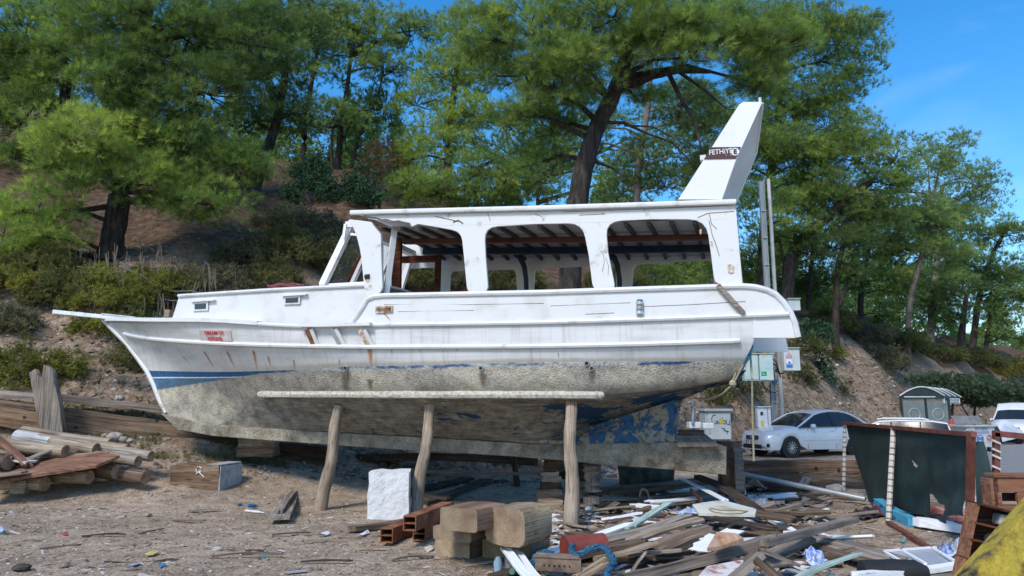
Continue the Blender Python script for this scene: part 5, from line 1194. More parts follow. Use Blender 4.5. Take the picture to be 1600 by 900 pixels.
# weathered hatch boards on the keel aft of the sternpost
hb_ = empty('hatch_lid', bw(bl(1085,686,-.1)), -TH, 'small slatted wooden lid with a dark ridge, resting on the keel end behind the boat', 'hatch')
for k in range(5):
    a = bl(1062+k*8.5, 679, .1)-bl(1085,686,-.1); b_ = bl(1066+k*13, 697, -.35)-bl(1085,686,-.1); MB().bar(a, b_, .12, .025).build('slat', GREYW, hb_)
a = bl(1060,676,.1)-bl(1085,686,-.1); b_ = bl(1100,677,.1)-bl(1085,686,-.1); MB().bar(a, b_, .1, .1).build('ridge', DARKW, hb_)
# ---------------------------------------------------------------- green mesh screen
scr = empty('mesh_screen', gp(1397,800,0), 0, 'dark green torn mesh screen hung on a red brown frame', 'screen'); SO = scr.location.copy()
SA = gp(1318,770,0); SA = at(1322,660,14.0); SB = at(1521,677,8.35)
sx = Vector((SB.x-SA.x, SB.y-SA.y, 0)).normalized(); sn_ = Vector((-sx.y, sx.x, 0)); soff = SA.dot(sn_)
def on_s(u, v): r = ray(u, v); k = soff/r.dot(sn_); return Vector((0,0,CH)) + r*k
def sb(u, v, o=0.): return on_s(u, v) + sn_*o - SO
TARP = mat('green_mesh', [(.018,.035,.036),(.028,.05,.05),(.038,.064,.063)], 3, .75, .3, 120, spec=.2, dist=.004)
botT = [(0,784),(.14,785),(.22,789),(.34,792),(.42,799),(.46,803),(.55,806),(.62,800),(.68,805),(.74,815),(.79,819),(.83,808),(.9,808),(1,815)]
holesT = [[(1444,771),(1452,773),(1466,786),(1474,791),(1476,808),(1464,806),(1452,804),(1446,790)],[(1425,719),(1431,725),(1434,731),(1429,729)],[(1480,812),(1484,806),(1512,806),(1516,815),(1512,822),(1484,822)]]
def inpoly(u, v, P):
    c = False; j = len(P)-1
    for i in range(len(P)):
        if (P[i][1] > v) != (P[j][1] > v) and u < (P[j][0]-P[i][0])*(v-P[i][1])/(P[j][1]-P[i][1])+P[i][0]: c = not c
        j = i
    return c
NI, NJ = 110, 70; Pg = []; PXg = []
for i in range(NI+1):
    a = i/NI; row = []; rp = []
    for j in range(NJ+1):
        b_ = j/NJ; ul = lerp(1322, 1354, b_**1.2) ; ur = lerp(1522, 1513, b_); u = lerp(ul, ur, a); vt = lerp(661, 678, a); vb = tab(botT, a); v = lerp(vt, vb, b_)
        fold = .05*math.sin(a*9+b_*3)*b_ + .03*math.sin(a*23+2*b_)*b_*b_ + .045*math.exp(-((a-.62+.35*(b_-.5))/.05)**2)*b_ + .02*math.sin(b_*14+a*5)*a
        row.append(sb(u, v, fold)); rp.append((u, v))
    Pg.append(row); PXg.append(rp)
V_ = [p for r_ in Pg for p in r_]; T_ = []
for i in range(NI):
    for j in range(NJ):
        cu_ = sum(PXg[x][y][0] for x in (i,i+1) for y in (j,j+1))/4; cv_ = sum(PXg[x][y][1] for x in (i,i+1) for y in (j,j+1))/4
        if any(inpoly(cu_, cv_, h_) for h_ in holesT): continue
        T_.append((i*(NJ+1)+j, i*(NJ+1)+j+1, (i+1)*(NJ+1)+j+1, (i+1)*(NJ+1)+j))
o = soup('mesh_cloth', V_, T_, TARP, scr, smooth=True)
P = [[sb(lerp(1522,1526,j/4)+lerp(0,lerp(0,18,(j/4)**.8),i/4), lerp(690,792,j/4), .1*i/4) for j in range(5)] for i in range(5)]
m_ = MB(); m_.grid(P); m_.build('cloth_flap', TARP, scr, True, fix=False)
MB().bar(sb(1320,661,-.02), sb(1525,679,-.02), .06, .05).build('top_rail', PRIMER, scr)
MB().bar(sb(1522,674,-.03), sb(1519,880,-.03), .06, .07, up=(1,0,0)).build('frame_post', PRIMER, scr)
WRAP = mat('wrapped_tape', [(.45,.42,.38),(.62,.6,.57)], 9, .7, .3)
def wrapped(a, b_, r, par):
    o = MB().tube([a, b_], r, 8).build('wrapped_post', WRAP, par, True); n_ = int((b_-a).length/.09)
    for i in range(n_):
        q = lerp(a, b_, (i+.5)/n_); d = (b_-a).normalized(); m_ = MB(); m_.tube([q-d*.008+Vector((.0,0,.006)), q+d*.008-Vector((0,0,.006))], r*1.06, 8); m_.build('dark_turn', GREYW, o)
    return o
wrapped(at(1396,668,on_s(1396,668).y-.04)-SO, gp(1388,816,0)-SO, .038, scr)
wrapped(at(1320,664,14.05)-SO, gp(1318,771,0)-SO, .03, scr)
MB().bar(gp(1388,817,.03)-SO, gp(1458,862,.03)-SO, .07, .06).build('foot_rail', PRIMER, scr)
# blue beam, red corrugated sheet, white plank under the screen
bd(1372,786,.16,1428,818,.06,.13,.14,BLUEB,'blue flaked beam leaning under the green screen','beam','beam')
CR = mat('red_corrugated', [(.2,.06,.045),(.36,.13,.11),(.5,.4,.36)], 6, .7, .2, lo=.36, hi=.66)
a, b_, c = gp(1388,786,.12), gp(1512,800,.12), gp(1508,822,.12); m_ = MB(); g_ = []
for i in range(41):
    f = i/40; g_.append([lerp(a, c, f)+lerp(Vector(), b_-a, q)*1.0+Vector((0,0,.04*math.sin(f*2*math.pi*7))) for q in (0,.5,1)] )
m_.shell(g_, (0,0,-.006)); meta(m_.build('corrugated_sheet', CR, None, True), 'faded red corrugated sheet lying under the green screen', 'sheet')
bd(1432,815,.1,1515,828,.06,.2,.1,WHITEB,'thick white flaked plank under the torn bottom of the green screen','plank','plank')
cloth([(1320,806,.02),(1368,795,.02),(1390,803,.05),(1350,812,.02)], mat('dark_cloth', [(.03,.025,.035),(.07,.05,.07)], 9, .9, .4), 'cloth', 'dark crumpled cloth lying by the wrapped post foot', 'cloth', .12)
cloth([(1362,793,.06),(1384,789,.06),(1388,803,.04),(1368,805,.04)], mat('red_cloth', [(.3,.02,.04),(.45,.04,.06)], 9, .9, .4), 'cloth', 'red crumpled cloth beside the wrapped post foot', 'cloth', .12, 7)
# ---------------------------------------------------------------- right edge: cabinet frame, shelf, yellow beam
CABW = wood('cabinet_wood', [(.13,.055,.03),(.26,.12,.07),(.36,.19,.12)], rnd=.05, bump=.2)
DSH = wood('dark_shelf_wood', [(.035,.016,.012),(.08,.038,.028),(.12,.06,.045)], rnd=.05, bump=.2)
YC_ = 7.6
cab = empty('cabinet', at(1580,800,YC_), 0, 'varnished brown wooden cabinet with an open compartment at the right edge', 'cabinet'); CO = cab.location.copy()
def cq(u0,v0,u1,v1,Y,d,name,m,par=cab):
    a, b_ = at(u0,v0,Y), at(u1,v1,Y); m_ = MB(); m_.box(((a.x+b_.x)/2-CO.x, Y+d/2-CO.y, (a.z+b_.z)/2-CO.z), (abs(b_.x-a.x), d, abs(a.z-b_.z))); return m_.build(name, m, par, bevel=.004)
cq(1556,741,1640,746,YC_-.02,.2,'cabinet_top',CABW); cq(1559,747,1640,769,YC_,.05,'upper_panel',CABW); cq(1559,790,1640,860,YC_+.002,.05,'lower_panel',CABW)
cq(1559,769.5,1566,790,YC_,.05,'stile',CABW); cq(1590,769.5,1640,789.5,YC_,.05,'side_panel',CABW); cq(1566,770,1590,790,YC_+.17,.02,'back_panel',DSH); cq(1566,784,1590,789,YC_+.01,.06,'drawer_front',TANW)
cq(1552,748,1558,860,YC_-.01,.16,'cabinet_side',CABW)
gate = empty('barrier_frame', at(1555,790,10.5), 0, 'red brown iron frame corner wrapped with white rope at the right edge', 'frame'); GO = gate.location.copy()
MB().bar(at(1552,677,10.5)-GO, at(1660,688,10.5)-GO, .07, .08).build('top_bar', PRIMER, gate)
MB().bar(at(1556.5,676,10.5)-GO, at(1556,800,10.5)-GO, .07, .07, up=(1,0,0)).build('upright', PRIMER, gate)
for i in range(4): q = at(1556,690+i*13+R.uniform(-3,3),10.47)-GO; MB().tube([q+Vector((-.05,0,.03)), q+Vector((.05,-.02,-.02))], .018, 5).build('white_lashing', WRAP, gate)
sh = empty('shelf_unit', at(1540,870,6.0), 0, 'dark brown wooden shelf unit leaning at the bottom right corner', 'shelf'); HO = sh.location.copy()
def q4(name, pts, Y0, d, m, par, O_):
    P = [at(u, v, Y0)-O_ for u, v in pts]; n_ = len(P); off = Vector((0,d,0)); m_ = MB()
    m_.add(P+[p+off for p in P], [tuple(range(n_)), tuple(range(2*n_-1, n_-1, -1))]+[(i,(i+1)%n_,(i+1)%n_+n_,i+n_) for i in range(n_)]); return m_.build(name, m, par)
q4('side_panel', [(1527,786),(1532,788),(1524,822),(1508,905),(1502,905)], 6.0, .13, CABW, sh, HO)
q4('side_panel', [(1622,812),(1627,814),(1612,905),(1604,905)], 6.0, .25, DSH, sh, HO)
q4('back_panel', [(1532,787),(1622,812),(1604,915),(1508,915)], 6.14, .02, DSH, sh, HO)
for (u0,v0,u1,v1) in ((1528,785,1627,811),(1524,815,1620,838),(1517,841,1616,864),(1510,871,1610,893)): q4('shelf', [(u0,v0),(u1,v1),(u1,v1+3),(u0,v0+3.4)], 5.99, .15, REDW if v0 > 790 else DSH, sh, HO)
meta(MB().box((0,0,0),(.13,.12,.09)).build('brick', CONC, None, mx=Matrix.Translation(at(1568,813,6.1))@Matrix.Rotation(.2,4,'Y'), bevel=.012), 'pale grey broken brick lying on the upper shelf', 'brick')
meta(MB().lathe((0,0,0), [(.045,-.05),(.05,0),(.045,.05)], 12, 'y').build('can', PC['grey'], None, True, Matrix.Translation(at(1551,843,6.1))), 'grey blue can lying on the middle shelf', 'can')
YELB = mat('yellow_worn_paint', [(.04,.035,.025),(.2,.15,.05),(.42,.3,.04),(.5,.38,.05)], 6, .75, .5, 30, lo=.36, hi=.58, grit=.35, dist=.015)
y0, y1 = at(1505,905,4.3), at(1625,775,4.6); bb = []
P = [at(u,v,Y) for u,v,Y in ((1508,908,4.3),(1632,768,4.5),(1700,838,4.5),(1585,985,4.3))]; n_ = Vector((.02,.22,-.06)); m_ = MB()
g_ = [[lerp(lerp(P[0],P[1],i/10), lerp(P[3],P[2],i/10), j/5) for j in range(6)] for i in range(11)]
m_.shell(g_, n_); meta(m_.build('yellow_beam', YELB, None), 'wide worn yellow painted beam leaning at the bottom right corner', 'beam')
# ================================================================ things beyond the boat: poles, boxes, cars, shelter
def gY(u, Y, v=None):
    p = at(u, 600, Y); p.z = hz(p.x, p.y); return p
STP = mat('painted_steel_pole', [(.17,.19,.2),(.26,.29,.3),(.31,.34,.35)], 2, .5, .15, 20, (3,3,.4), metal=.2)
Yp_ = 27.0
pl = empty('utility_pole', gY(1207, Yp_), 0, 'grey galvanised utility pole behind the stern, carrying the electric boxes', 'utility pole'); PO = pl.location.copy()
hP = at(1207,284,Yp_).z - PO.z
m_ = MB(); 
for k in range(3): m_.box((-.075+.075*k, 0 if k != 1 else .03, hP/2-.1), (.04 if k != 1 else .11, .16, hP+.2))
m_.build('pole_shaft', STP, pl, bevel=.008)
for k, v in enumerate((330,372,414,612,628)):
    z = at(1207,v,Yp_).z-PO.z; m_ = MB(); m_.box((0,-.0,z), (.2,.2,.03)); m_.build('pole_band', STEEL, pl)
z = at(1207,597,Yp_).z-PO.z; m_ = MB(); m_.box((.06,-.11,z), (.16,.01,.16)); m_.build('blue_plate', mat('blue_plate', [(.03,.12,.2),(.06,.2,.3)], 9, .5, .1), pl)
m_ = MB(); m_.tube([(0,0,0),(0,0,.9)], .14, 12); 
p2 = empty('round_pole', gY(1219, 27.5), 0, 'pale round concrete pole standing right beside the grey utility pole', 'pole')
h2 = at(1219,280,27.5).z-p2.location.z; MB().tube([(0,0,0),(0,0,h2)], [.085,.065], 14).build('pole_shaft', mat('pale_pole', [(.38,.37,.33),(.55,.54,.5)], 2, .8, .3, 30), p2, True)
BOXM = mat('box_paint', [(.42,.46,.45),(.55,.59,.58)], 3, .5, .1, 30); GLM = mat('pale_green_box', [(.4,.5,.46),(.5,.6,.56)], 3, .5, .1, 30)
def ebox(u0,u1,vt,vb,Y,d,m,label,name='electric_box',cat='electric box',side=.0):
    a, b_ = at(u0,vb,Y), at(u1,vt,Y); o = empty(name, Vector(((a.x+b_.x)/2, Y+d/2, a.z)), 0, label, cat); W = b_.x-a.x; H = b_.z-a.z
    MB().box((0,0,H/2), (W, d, H)).build('box_body', m, o, bevel=.01); MB().box((0,-.02,H+.012), (W+.05, d+.09, .025)).build('box_lid', m, o, bevel=.004)
    return o, W, H, d
def decal(o, x, z, w_, h, y, m, name='sticker'): return MB().box((x, y, z), (w_, .006, h)).build(name, m, o)
def flat(n_, c): return mat(n_, [tuple(x*.9 for x in c), c], 4, .5, 0)
o, W, H, d = ebox(1164,1207,553,595,26.3,.3,GLM,'pale green double electric box on the left of the utility pole')
MB().box((W*.0,-d/2-.012,H/2), (.015,.01,H*.97)).build('door_gap', BLACK, o); MB().box((-W*.25,-d/2-.012,H*.5), (W*.44,.02,H*.9)).build('box_door', GLM, o, bevel=.003); MB().box((W*.26,-d/2-.016,H*.5), (W*.46,.028,H*.94)).build('box_door', GLM, o, bevel=.003)
decal(o, W*.16, H*.26, .18, .15, -d/2-.035, flat('sign_green',(.01,.28,.14))); decal(o, W*.16, H*.1, .17, .1, -d/2-.035, flat('sign_pale',(.4,.65,.6))); decal(o, W*.22, H*.93, .2, .03, -d/2-.035, flat('sign_yellow',(.6,.6,.05))); decal(o, W*.3, H*.6, .2, .3, -d/2-.034, flat('sheet_blue',(.42,.55,.62)))
MB().tube([(W*.16-.04,-d/2-.043,H*.26+.035),(W*.16-.03,-d/2-.043,H*.26-.015),(W*.16+.03,-d/2-.043,H*.26-.04)], .012, 5).build('phone_mark', flat('white_mark',(.8,.8,.8)), o)
MB().box((-W*.47,-d/2-.03,H*.58),(.02,.03,.09)).build('latch', BLACK, o)
for s in (-1,1): MB().box((s*W*.4,0,-.04),(.03,.05,.09)).build('mounting_foot', STEEL, o)
o, W, H, d = ebox(1226,1249,544,579,26.6,.32,BOXM,'grey electric box with red and blue labels right of the utility pole')
decal(o, -W*.18, H*.62, .2, .1, -d/2-.006, flat('label_red',(.6,.12,.14))); decal(o, -W*.18, H*.76, .1, .06, -d/2-.006, flat('label_pink',(.65,.3,.3))); decal(o, -W*.18, H*.2, .22, .12, -d/2-.006, flat('label_blue',(.05,.18,.5))); decal(o, -W*.18, H*.42, .22, .14, -d/2-.005, flat('label_white',(.7,.72,.75)))
MB().lathe((-W*.18,-d/2-.008,H*.36), [(.04,-.003),(.04,.003)], 12, 'y').build('round_mark', flat('mark_blue',(.04,.16,.5)), o)
for k in range(3): MB().box((-W*.18,-d/2-.011,H*.655-.03*k),(.16,.004,.008)).build('print_line', flat('white_mark2',(.75,.75,.75)), o)
o, W, H, d = ebox(1233,1250,467,485,27.6,.25,BOXM,'small pale box high on the dark trunk right of the stern rail')
MB().bar((-W,0,H*.8),(0,0,H*.8),.05,.05).build('bracket', STEEL, o)
# cables
CBL = mat('black_cable', [(.01,.01,.01),(.02,.02,.02)], 5, .6, 0)
def cable(pts, Y, r, label, m=CBL, name='cable'):
    P = [at(u,v,Y) for u,v in pts]; return meta(MB().tube(P, r, 6).build(name, m, None, True), label, 'cable')
cable([(1190,597),(1196,606),(1203,612),(1212,613),(1216,610)],26.25,.02,'black cable loop hanging below the double electric box')
cable([(1208,568),(1215,572),(1212,580),(1222,584),(1228,580)],26.4,.03,'tangle of black cables between the two electric boxes')
cable([(1207,560),(1213,566),(1220,590),(1214,575)],26.45,.02,'thin black cables running down the utility pole')
cable([(1188,597),(1180,606),(1178,614)],26.25,.015,'short thin cable under the left end of the double electric box')
YR_ = mat('yellow_rope', [(.35,.33,.2),(.5,.48,.32)], 20, .9, .3)
a = bw(bl(1172,548,-1.1)); b_ = gp(1177,716,.1)
meta(MB().tube([a, at(1175,590,a.y), at(1176,650,a.y+.3), at(1178,720,a.y+.5)], .015, 6).build('hanging_rope', YR_, None, True), 'pale yellow rope hanging straight down from the stern in front of the car', 'rope')
# grey street cabinet with graffiti
o, W, H, d = ebox(1101,1141,643,688,20.5,.45,mat('cabinet_grey', [(.3,.33,.34),(.4,.43,.44)], 3, .5, .1, 30),'grey street cabinet with black scrawled graffiti standing left of the silver car','street_cabinet','cabinet')
o.rotation_euler.z = .12
MB().box((0,-.02,H+.04), (W+.08, d+.12, .07)).build('cabinet_roof', mat('cabinet_roof', [(.3,.32,.32),(.38,.4,.4)], 4, .6, .1), o, bevel=.01)
MB().box((W*.03,-d/2-.01,H*.5), (W*.86,.02,H*.92)).build('cabinet_door', mat('cabinet_door', [(.34,.37,.38),(.44,.47,.48)], 3, .5, .1, 30), o, bevel=.004)
MB().box((-W*.36,-d/2-.03,H*.32), (.04,.02,.12)).build('door_handle', STEEL, o); decal(o, W*.12, H*.66, .12, .12, -d/2-.024, flat('sticker_yellow',(.6,.55,.05)))
gm = mat('black_spray', [(.01,.01,.015),(.02,.02,.03)], 6, .6, 0)
def scr_(pts): MB().tube([(x*W, -d/2-.026, z*H) for x, z in pts], .009, 5).build('graffiti_stroke', gm, o)
for s_ in ([(-.1,.86),(-.2,.88),(-.27,.76),(-.25,.6),(-.15,.58)],[(-.04,.66),(-.1,.68),(-.12,.6),(-.06,.58),(-.03,.68),(-.02,.57)],[(.04,.58),(.06,.76),(.12,.58),(.15,.78)],[(.2,.68),(.18,.58),(.24,.56),(.26,.68),(.19,.7)],[(.3,.7),(.29,.56)],[(.33,.56),(.42,.54),(.44,.72),(.41,.56)],[(.1,.42),(.24,.4),(.18,.34),(.38,.3)],[(.32,.34),(.3,.22)]): scr_(s_)
MB().box((0,0,-.3), (W*.95, d, .58)).build('cabinet_plinth', mat('plinth', [(.05,.04,.03),(.12,.1,.08)], 4, .9, .4), o)
o, W, H, d = ebox(1185,1204,636,668,25.6,.25,mat('meter_white', [(.55,.56,.55),(.66,.67,.66)], 3, .5, .1, 30),'white meter post box with a yellow sticker between the pole and the silver car','meter_box','box')
decal(o, -W*.18, H*.16, .1, .24, -d/2-.006, flat('sticker_yellow2',(.6,.5,.05))); decal(o, -W*.2, H*.68, .09, .12, -d/2-.006, flat('sticker_black',(.02,.02,.03))); MB().box((0,0,-.28),(W*.8,d*.8,.55)).build('post', BOXM, o)
MB().box((W*.25,-d/2-.01,H*.5),(.01,.01,H*.9)).build('door_gap', BLACK, o)
m_ = MB(); a = at(1084,664,19.5); m_.box((0,0,0),(.3,.3,.16)); m_.box((.36,.05,-.02),(.28,.3,.14)); meta(m_.build('plastic_crate', mat('crate_white', [(.5,.52,.54),(.68,.7,.72)], 5, .5, .1), None, mx=Matrix.Translation(a), bevel=.01), 'white plastic box on the bank between the stern post and the grey cabinet', 'box')
meta(MB().tube([at(1083,626,19.3), at(1083,648,19.3), at(1082,662,19.3)], .035, 8).build('standpipe', mat('pipe_blue',[(.12,.2,.3),(.25,.35,.45)],6,.5,.1), None, True), 'thin blue grey standpipe behind the stern post', 'pipe')
# ---------------------------------------------------------------- cars
def carpaint(name, c, metal=.15): 
    m, n, b = nodes(name); b.inputs['Base Color'].default_value = rgb(c); b.inputs['Metallic'].default_value = metal; b.inputs['Roughness'].default_value = .38
    b.inputs['Coat Weight'].default_value = .6; b.inputs['Coat Roughness'].default_value = .06
    d_ = noise(n, mapc(n), 3, 4); cc = ramp(n, d_, [(.3, tuple(x*.88 for x in c)), (.7, c)]); n.links.new(cc, b.inputs['Base Color']); return m
TYRE = mat('tyre', [(.015,.015,.015),(.03,.03,.03)], 8, .85, .2); RIM = mat('alloy_rim', [(.42,.43,.45),(.55,.56,.58)], 6, .35, 0, metal=.7)
LAMPG = mat('headlamp_glass', [(.5,.52,.54),(.75,.77,.8)], 14, .1, 0, spec=.7); REDLAMP = mat('tail_lamp', [(.3,.01,.01),(.4,.02,.02)], 5, .2, 0)
def make_car(name, label, cat, loc, rz, paint, L=4.56, W=1.73, H=1.49, hatch=False, van=False, pitch=0.):
    """car along local x, nose at -x; stations shape the body"""
    root = empty(name, loc, rz, label, cat); root.rotation_euler.y = pitch
    h = W/2; k = L/4.56
    wx = (-1.42*k, 1.18*k); wr = .31
    # body side profile: top (bonnet / belt / boot) and lower edge by station
    top = [(-2.28,.58),(-2.2,.70),(-1.95,.80),(-1.5,.89),(-1.05,.965),(-.6,.985),(0,.99),(.6,1.0),(1.2,1.02),(1.6,1.04),(2.0,1.03),(2.2,1.0),(2.28,.82)]
    if van: top = [(x, z+.03) for x, z in top[:4]] + [(-1.05,1.0),(0,1.02),(1.2,1.04),(2.28,1.02)]
    half = [(-2.28,.52),(-2.2,.66),(-2.0,.77),(-1.6,.84),(-1,.865),(0,.87),(1,.865),(1.7,.84),(2.1,.76),(2.28,.62)]
    S = [-2.28,-2.24,-2.15,-2.0,-1.85]+list(np.linspace(-1.78,-1.06,9))+[-.8,-.4,0,.4,.75]+list(np.linspace(.82,1.54,9))+[1.7,1.9,2.1,2.2,2.28]
    V = []; nr_ = 12
    for x in S:
        zt = herm(top, x); hw = herm(half, x)*W/1.73; zb = .22 + (.12 if x < -2.2 or x > 2.2 else 0)
        for wc in (-1.42, 1.18):
            q = abs(x-wc)
            if q < .365: zb = max(zb, .30 + math.sqrt(max(.365**2-q*q, 0)))
        zb = min(zb, zt-.12)
        zm = lerp(zb, zt, .55)
        ring = [(0,zb),(hw*.8,zb),(hw*.975,zb+.015),(hw*1.0,lerp(zb,zt,.25)),(hw*1.005,zm),(hw*.99,lerp(zb,zt,.78)),(hw*.955,zt-.07),(hw*.90,zt-.018),(hw*.78,zt+.012),(hw*.4,zt+.03),(0,zt+.035)]
        full = [(y, z) for y, z in ring] + [(-y, z) for y, z in ring[-2:0:-1]]
        V.append([(x*k, y, z) for y, z in full])
    nr_ = len(V[0]); m_ = MB(); vs = [p for r_ in V for p in r_]
    fs = [(i*nr_+j, i*nr_+(j+1)%nr_, (i+1)*nr_+(j+1)%nr_, (i+1)*nr_+j) for i in range(len(S)-1) for j in range(nr_)] + [tuple(range(nr_))[::-1], tuple((len(S)-1)*nr_+j for j in range(nr_))]
    m_.add(vs, fs); m_.build('body', paint, root, True)
    # greenhouse
    if van: gs = [(-1.15,1.02,.80,0),(-.55,1.42,.70,1),(-.2,H-.04,.66,1),(.5,H,.66,1),(1.6,H-.02,.64,1),(2.1,H-.1,.62,1),(2.24,1.05,.74,0)]
    elif hatch: gs = [(-1.05,.97,.78,0),(-.35,1.36,.64,1),(.0,H-.04,.6,1),(.7,H,.6,1),(1.5,H-.05,.58,1),(1.85,1.36,.56,1),(2.2,1.02,.66,0)]
    else: gs = [(-1.12,.965,.80,0),(-.72,1.17,.72,0),(-.32,1.37,.635,1),(.0,H-.045,.60,1),(.35,H-.005,.59,1),(.75,H-.01,.585,1),(1.1,H-.06,.575,1),(1.4,1.32,.6,1),(1.85,1.05,.68,0)]
    def roofring(x, z, hw):
        hw *= W/1.73; return [(x*k, -hw, z-.03), (x*k, -hw*.85, z+.0), (x*k, -hw*.4, z+.025), (x*k, 0, z+.03), (x*k, hw*.4, z+.025), (x*k, hw*.85, z), (x*k, hw, z-.03)]
    rr = [roofring(x, z, hw) for x, z, hw, f in gs]
    first = next(i for i, g_ in enumerate(gs) if g_[3]); last = max(i for i, g_ in enumerate(gs) if g_[3])
    m_ = MB(); m_.grid(rr[first:last+1]); m_.build('roof_panel', paint, root, True)
    m_ = MB(); m_.grid(rr[:first+1]); m_.build('windscreen', DKGLASS, root, True); m_ = MB(); m_.grid(rr[last:]); m_.build('rear_window', DKGLASS, root, True)
    for s in (-1, 1):
        # side glass between belt and roof edge
        belt = [(x*k, s*(.845 if not van else .85)*W/1.73, herm(top, x)-.02) for x, z, hw, f in gs]; edge = [(x*k, s*hw*W/1.73, z-.03) for x, z, hw, f in gs]
        m_ = MB(); m_.grid([[a, b_] for a, b_ in zip(belt, edge)]); m_.build('side_glass', DKGLASS, root, True)
        P = [Vector(e)+Vector((0,s*.006,0)) for e in edge]; MB().tube(P, .032, 6).build('roof_pillar', paint, root, True)
        for xb, xt in (((.32,.28),(1.38,1.2)) if not van else ((.2,.2),(1.2,1.2))):
            a = Vector((xb*k, s*.852*W/1.73, 1.0)); zt = float(np.interp(xt, [g_[0] for g_ in gs], [g_[1] for g_ in gs])); hw = float(np.interp(xt, [g_[0] for g_ in gs], [g_[2] for g_ in gs])); b_ = Vector((xt*k, s*(hw*W/1.73+.006), zt-.04)); MB().bar(a, b_, .05, .012, up=(0,1,0)).build('door_pillar', BLACK, root)
        P = [Vector(b_)+Vector((0,s*.012,.012)) for b_ in belt]; MB().tube(P, .014, 5).build('belt_line', BLACK, root)
        for x in (-.78,.36,1.2): MB().bar((x*k, s*(h*1.0+.004), .28 if x < 1 else .62), ((x+.03)*k, s*(h*.985), .93), .008, .006, up=(0,1,0)).build('door_gap', BLACK, root)
        MB().bar((-.95*k, s*(h+.008), .55), (1.05*k, s*(h+.008), .56), .03, .035, up=(0,0,1)).build('rubbing_strip', paint, root)
        for x in (.15,1.05): MB().bar((x*k, s*(h+.008), .83), ((x+.17)*k, s*(h+.008), .835), .025, .025).build('door_handle', paint, root, bevel=.004)
        MB().lathe((-.62*k, s*(h+.07), .98), [(.03,-.1),(.075,-.07),(.08,.03),(.05,.07)], 10, 'y').build('wing_mirror', paint, root, True)
        MB().box((2.26*k if not van else 2.24, s*h*.66, .85), (.06,.26,.2)).build('tail_light', REDLAMP, root, bevel=.01)
        for wc in wx:
            o = MB().lathe((wc, s*(h-.11), wr), [(.2,-.095),(.285,-.1),(wr,-.07),(wr,.07),(.285,.1),(.2,.095)], 28, 'y').build('wheel', TYRE, root, True)
            q = s*.075; MB().lathe((wc, s*(h-.11)+q, wr), [(.21,-.01),(.215,.012),(.19,.016)], 24, 'y').build('rim', mat('rim_dark', [(.04,.04,.04),(.06,.06,.06)], 4, .6, 0), o)
            for a in range(13):
                an = 2*math.pi*a/13; e = Vector((math.cos(an)*.2, 0, math.sin(an)*.2)); c = Vector((wc, s*(h-.11)+q+s*.022, wr)); MB().bar(c+e*.15, c+e, .014, .034, up=(0,1,0)).build('spoke', RIM, o)
            MB().lathe((wc, s*(h-.11)+q+s*.018, wr), [(.06,-.008),(.05,.008)], 10, 'y').build('hub_cap', RIM, o)
            MB().lathe((wc, s*(h-.11), wr), [(.352,-.085),(.352,.085)], 24, 'y').build('wheel_arch', BLACK, root, True)
        # headlamp swept round the corner
        pts = [(-2.235,.36),(-2.2,.5),(-2.12,.62),(-2.0,.72),(-1.82,.79)]
        zs = [(.60,.68),(.605,.735),(.62,.775),(.65,.80),(.70,.81)]
        g_ = [[(x*k-.012, s*y*W/1.73*1.035, lerp(z0, z1, j/3)) for j in range(4)] for (x, y), (z0, z1) in zip(pts, zs)]
        m_ = MB(); m_.grid(g_); m_.build('headlight', LAMPG, root, True)
        MB().lathe((-2.2*k, s*.58*W/1.73, .38), [(.05,-.03),(.045,.03)], 10, 'x').build('fog_lamp', LAMPG, root); MB().box((-2.17*k, s*.56*W/1.73, .38), (.1,.28,.11)).build('fog_lamp_recess', BLACK, root, bevel=.01)
    MB().box((-2.285*k,0,.62), (.05,.62,.13)).build('grille', BLACK, root, bevel=.015)
    for j in range(3): MB().box((-2.314*k,0,.575+.045*j), (.01,.58,.01)).build('grille_bar', CHROME, root)
    MB().lathe((-2.325*k,0,.63), [(.055,-.008),(.05,.008)], 14, 'x').build('badge', CHROME, root)
    MB().box((-2.29*k,0,.335), (.05,.9,.13)).build('lower_intake', BLACK, root, bevel=.015)
    MB().box((-2.27*k,0,.25), (.06,1.2,.04)).build('bumper_lip', paint, root, bevel=.01)
    pl_ = MB().box((-2.325*k,0,.47), (.012,.52,.11)).build('number_plate', flat('plate_white',(.7,.7,.72)), root)
    MB().box((-2.333*k,.235,.47), (.004,.05,.11)).build('plate_blue_band', flat('plate_blue',(.02,.08,.45)), pl_)
    for s in (-1,1):
        a, b_ = Vector((-1.05*k, s*.3-.12, .995)), Vector((-.85*k, s*.3+.2, 1.1)); MB().bar(a, b_, .012, .014).build('wiper', BLACK, root)
    return root
hd = Vector((-.94,-.34,0)).normalized()
fw = G(1237, 716); base = fw - hd*1.42; base = base + Vector((-hd.y, hd.x, 0))*(-.80); ang = math.atan2(-hd.y, -hd.x)
car = make_car('parked_car', 'silver saloon car parked beyond the stern, nose to the left', 'car', (base.x, base.y, hz(base.x, base.y)+.0), ang, carpaint('silver_paint', (.66,.68,.7)))
tx = text('plate_letters', '77 AEK 97', .115, flat('plate_ink',(.02,.02,.02)), None, wscale=.8); tx.parent = car; tx.matrix_basis = Matrix.Translation((-2.336,-.02,.47))@Matrix.Rotation(-math.pi/2,4,'Z')
p = at(1384,660,30.0); c2 = make_car('parked_car', 'white estate car mostly hidden behind the green screen, only its roof showing', 'car', (p.x, p.y, at(1384,655,30.0).z-1.62), math.radians(-28), carpaint('white_car_paint', (.7,.71,.72), 0), W=1.75, H=1.6, van=True)
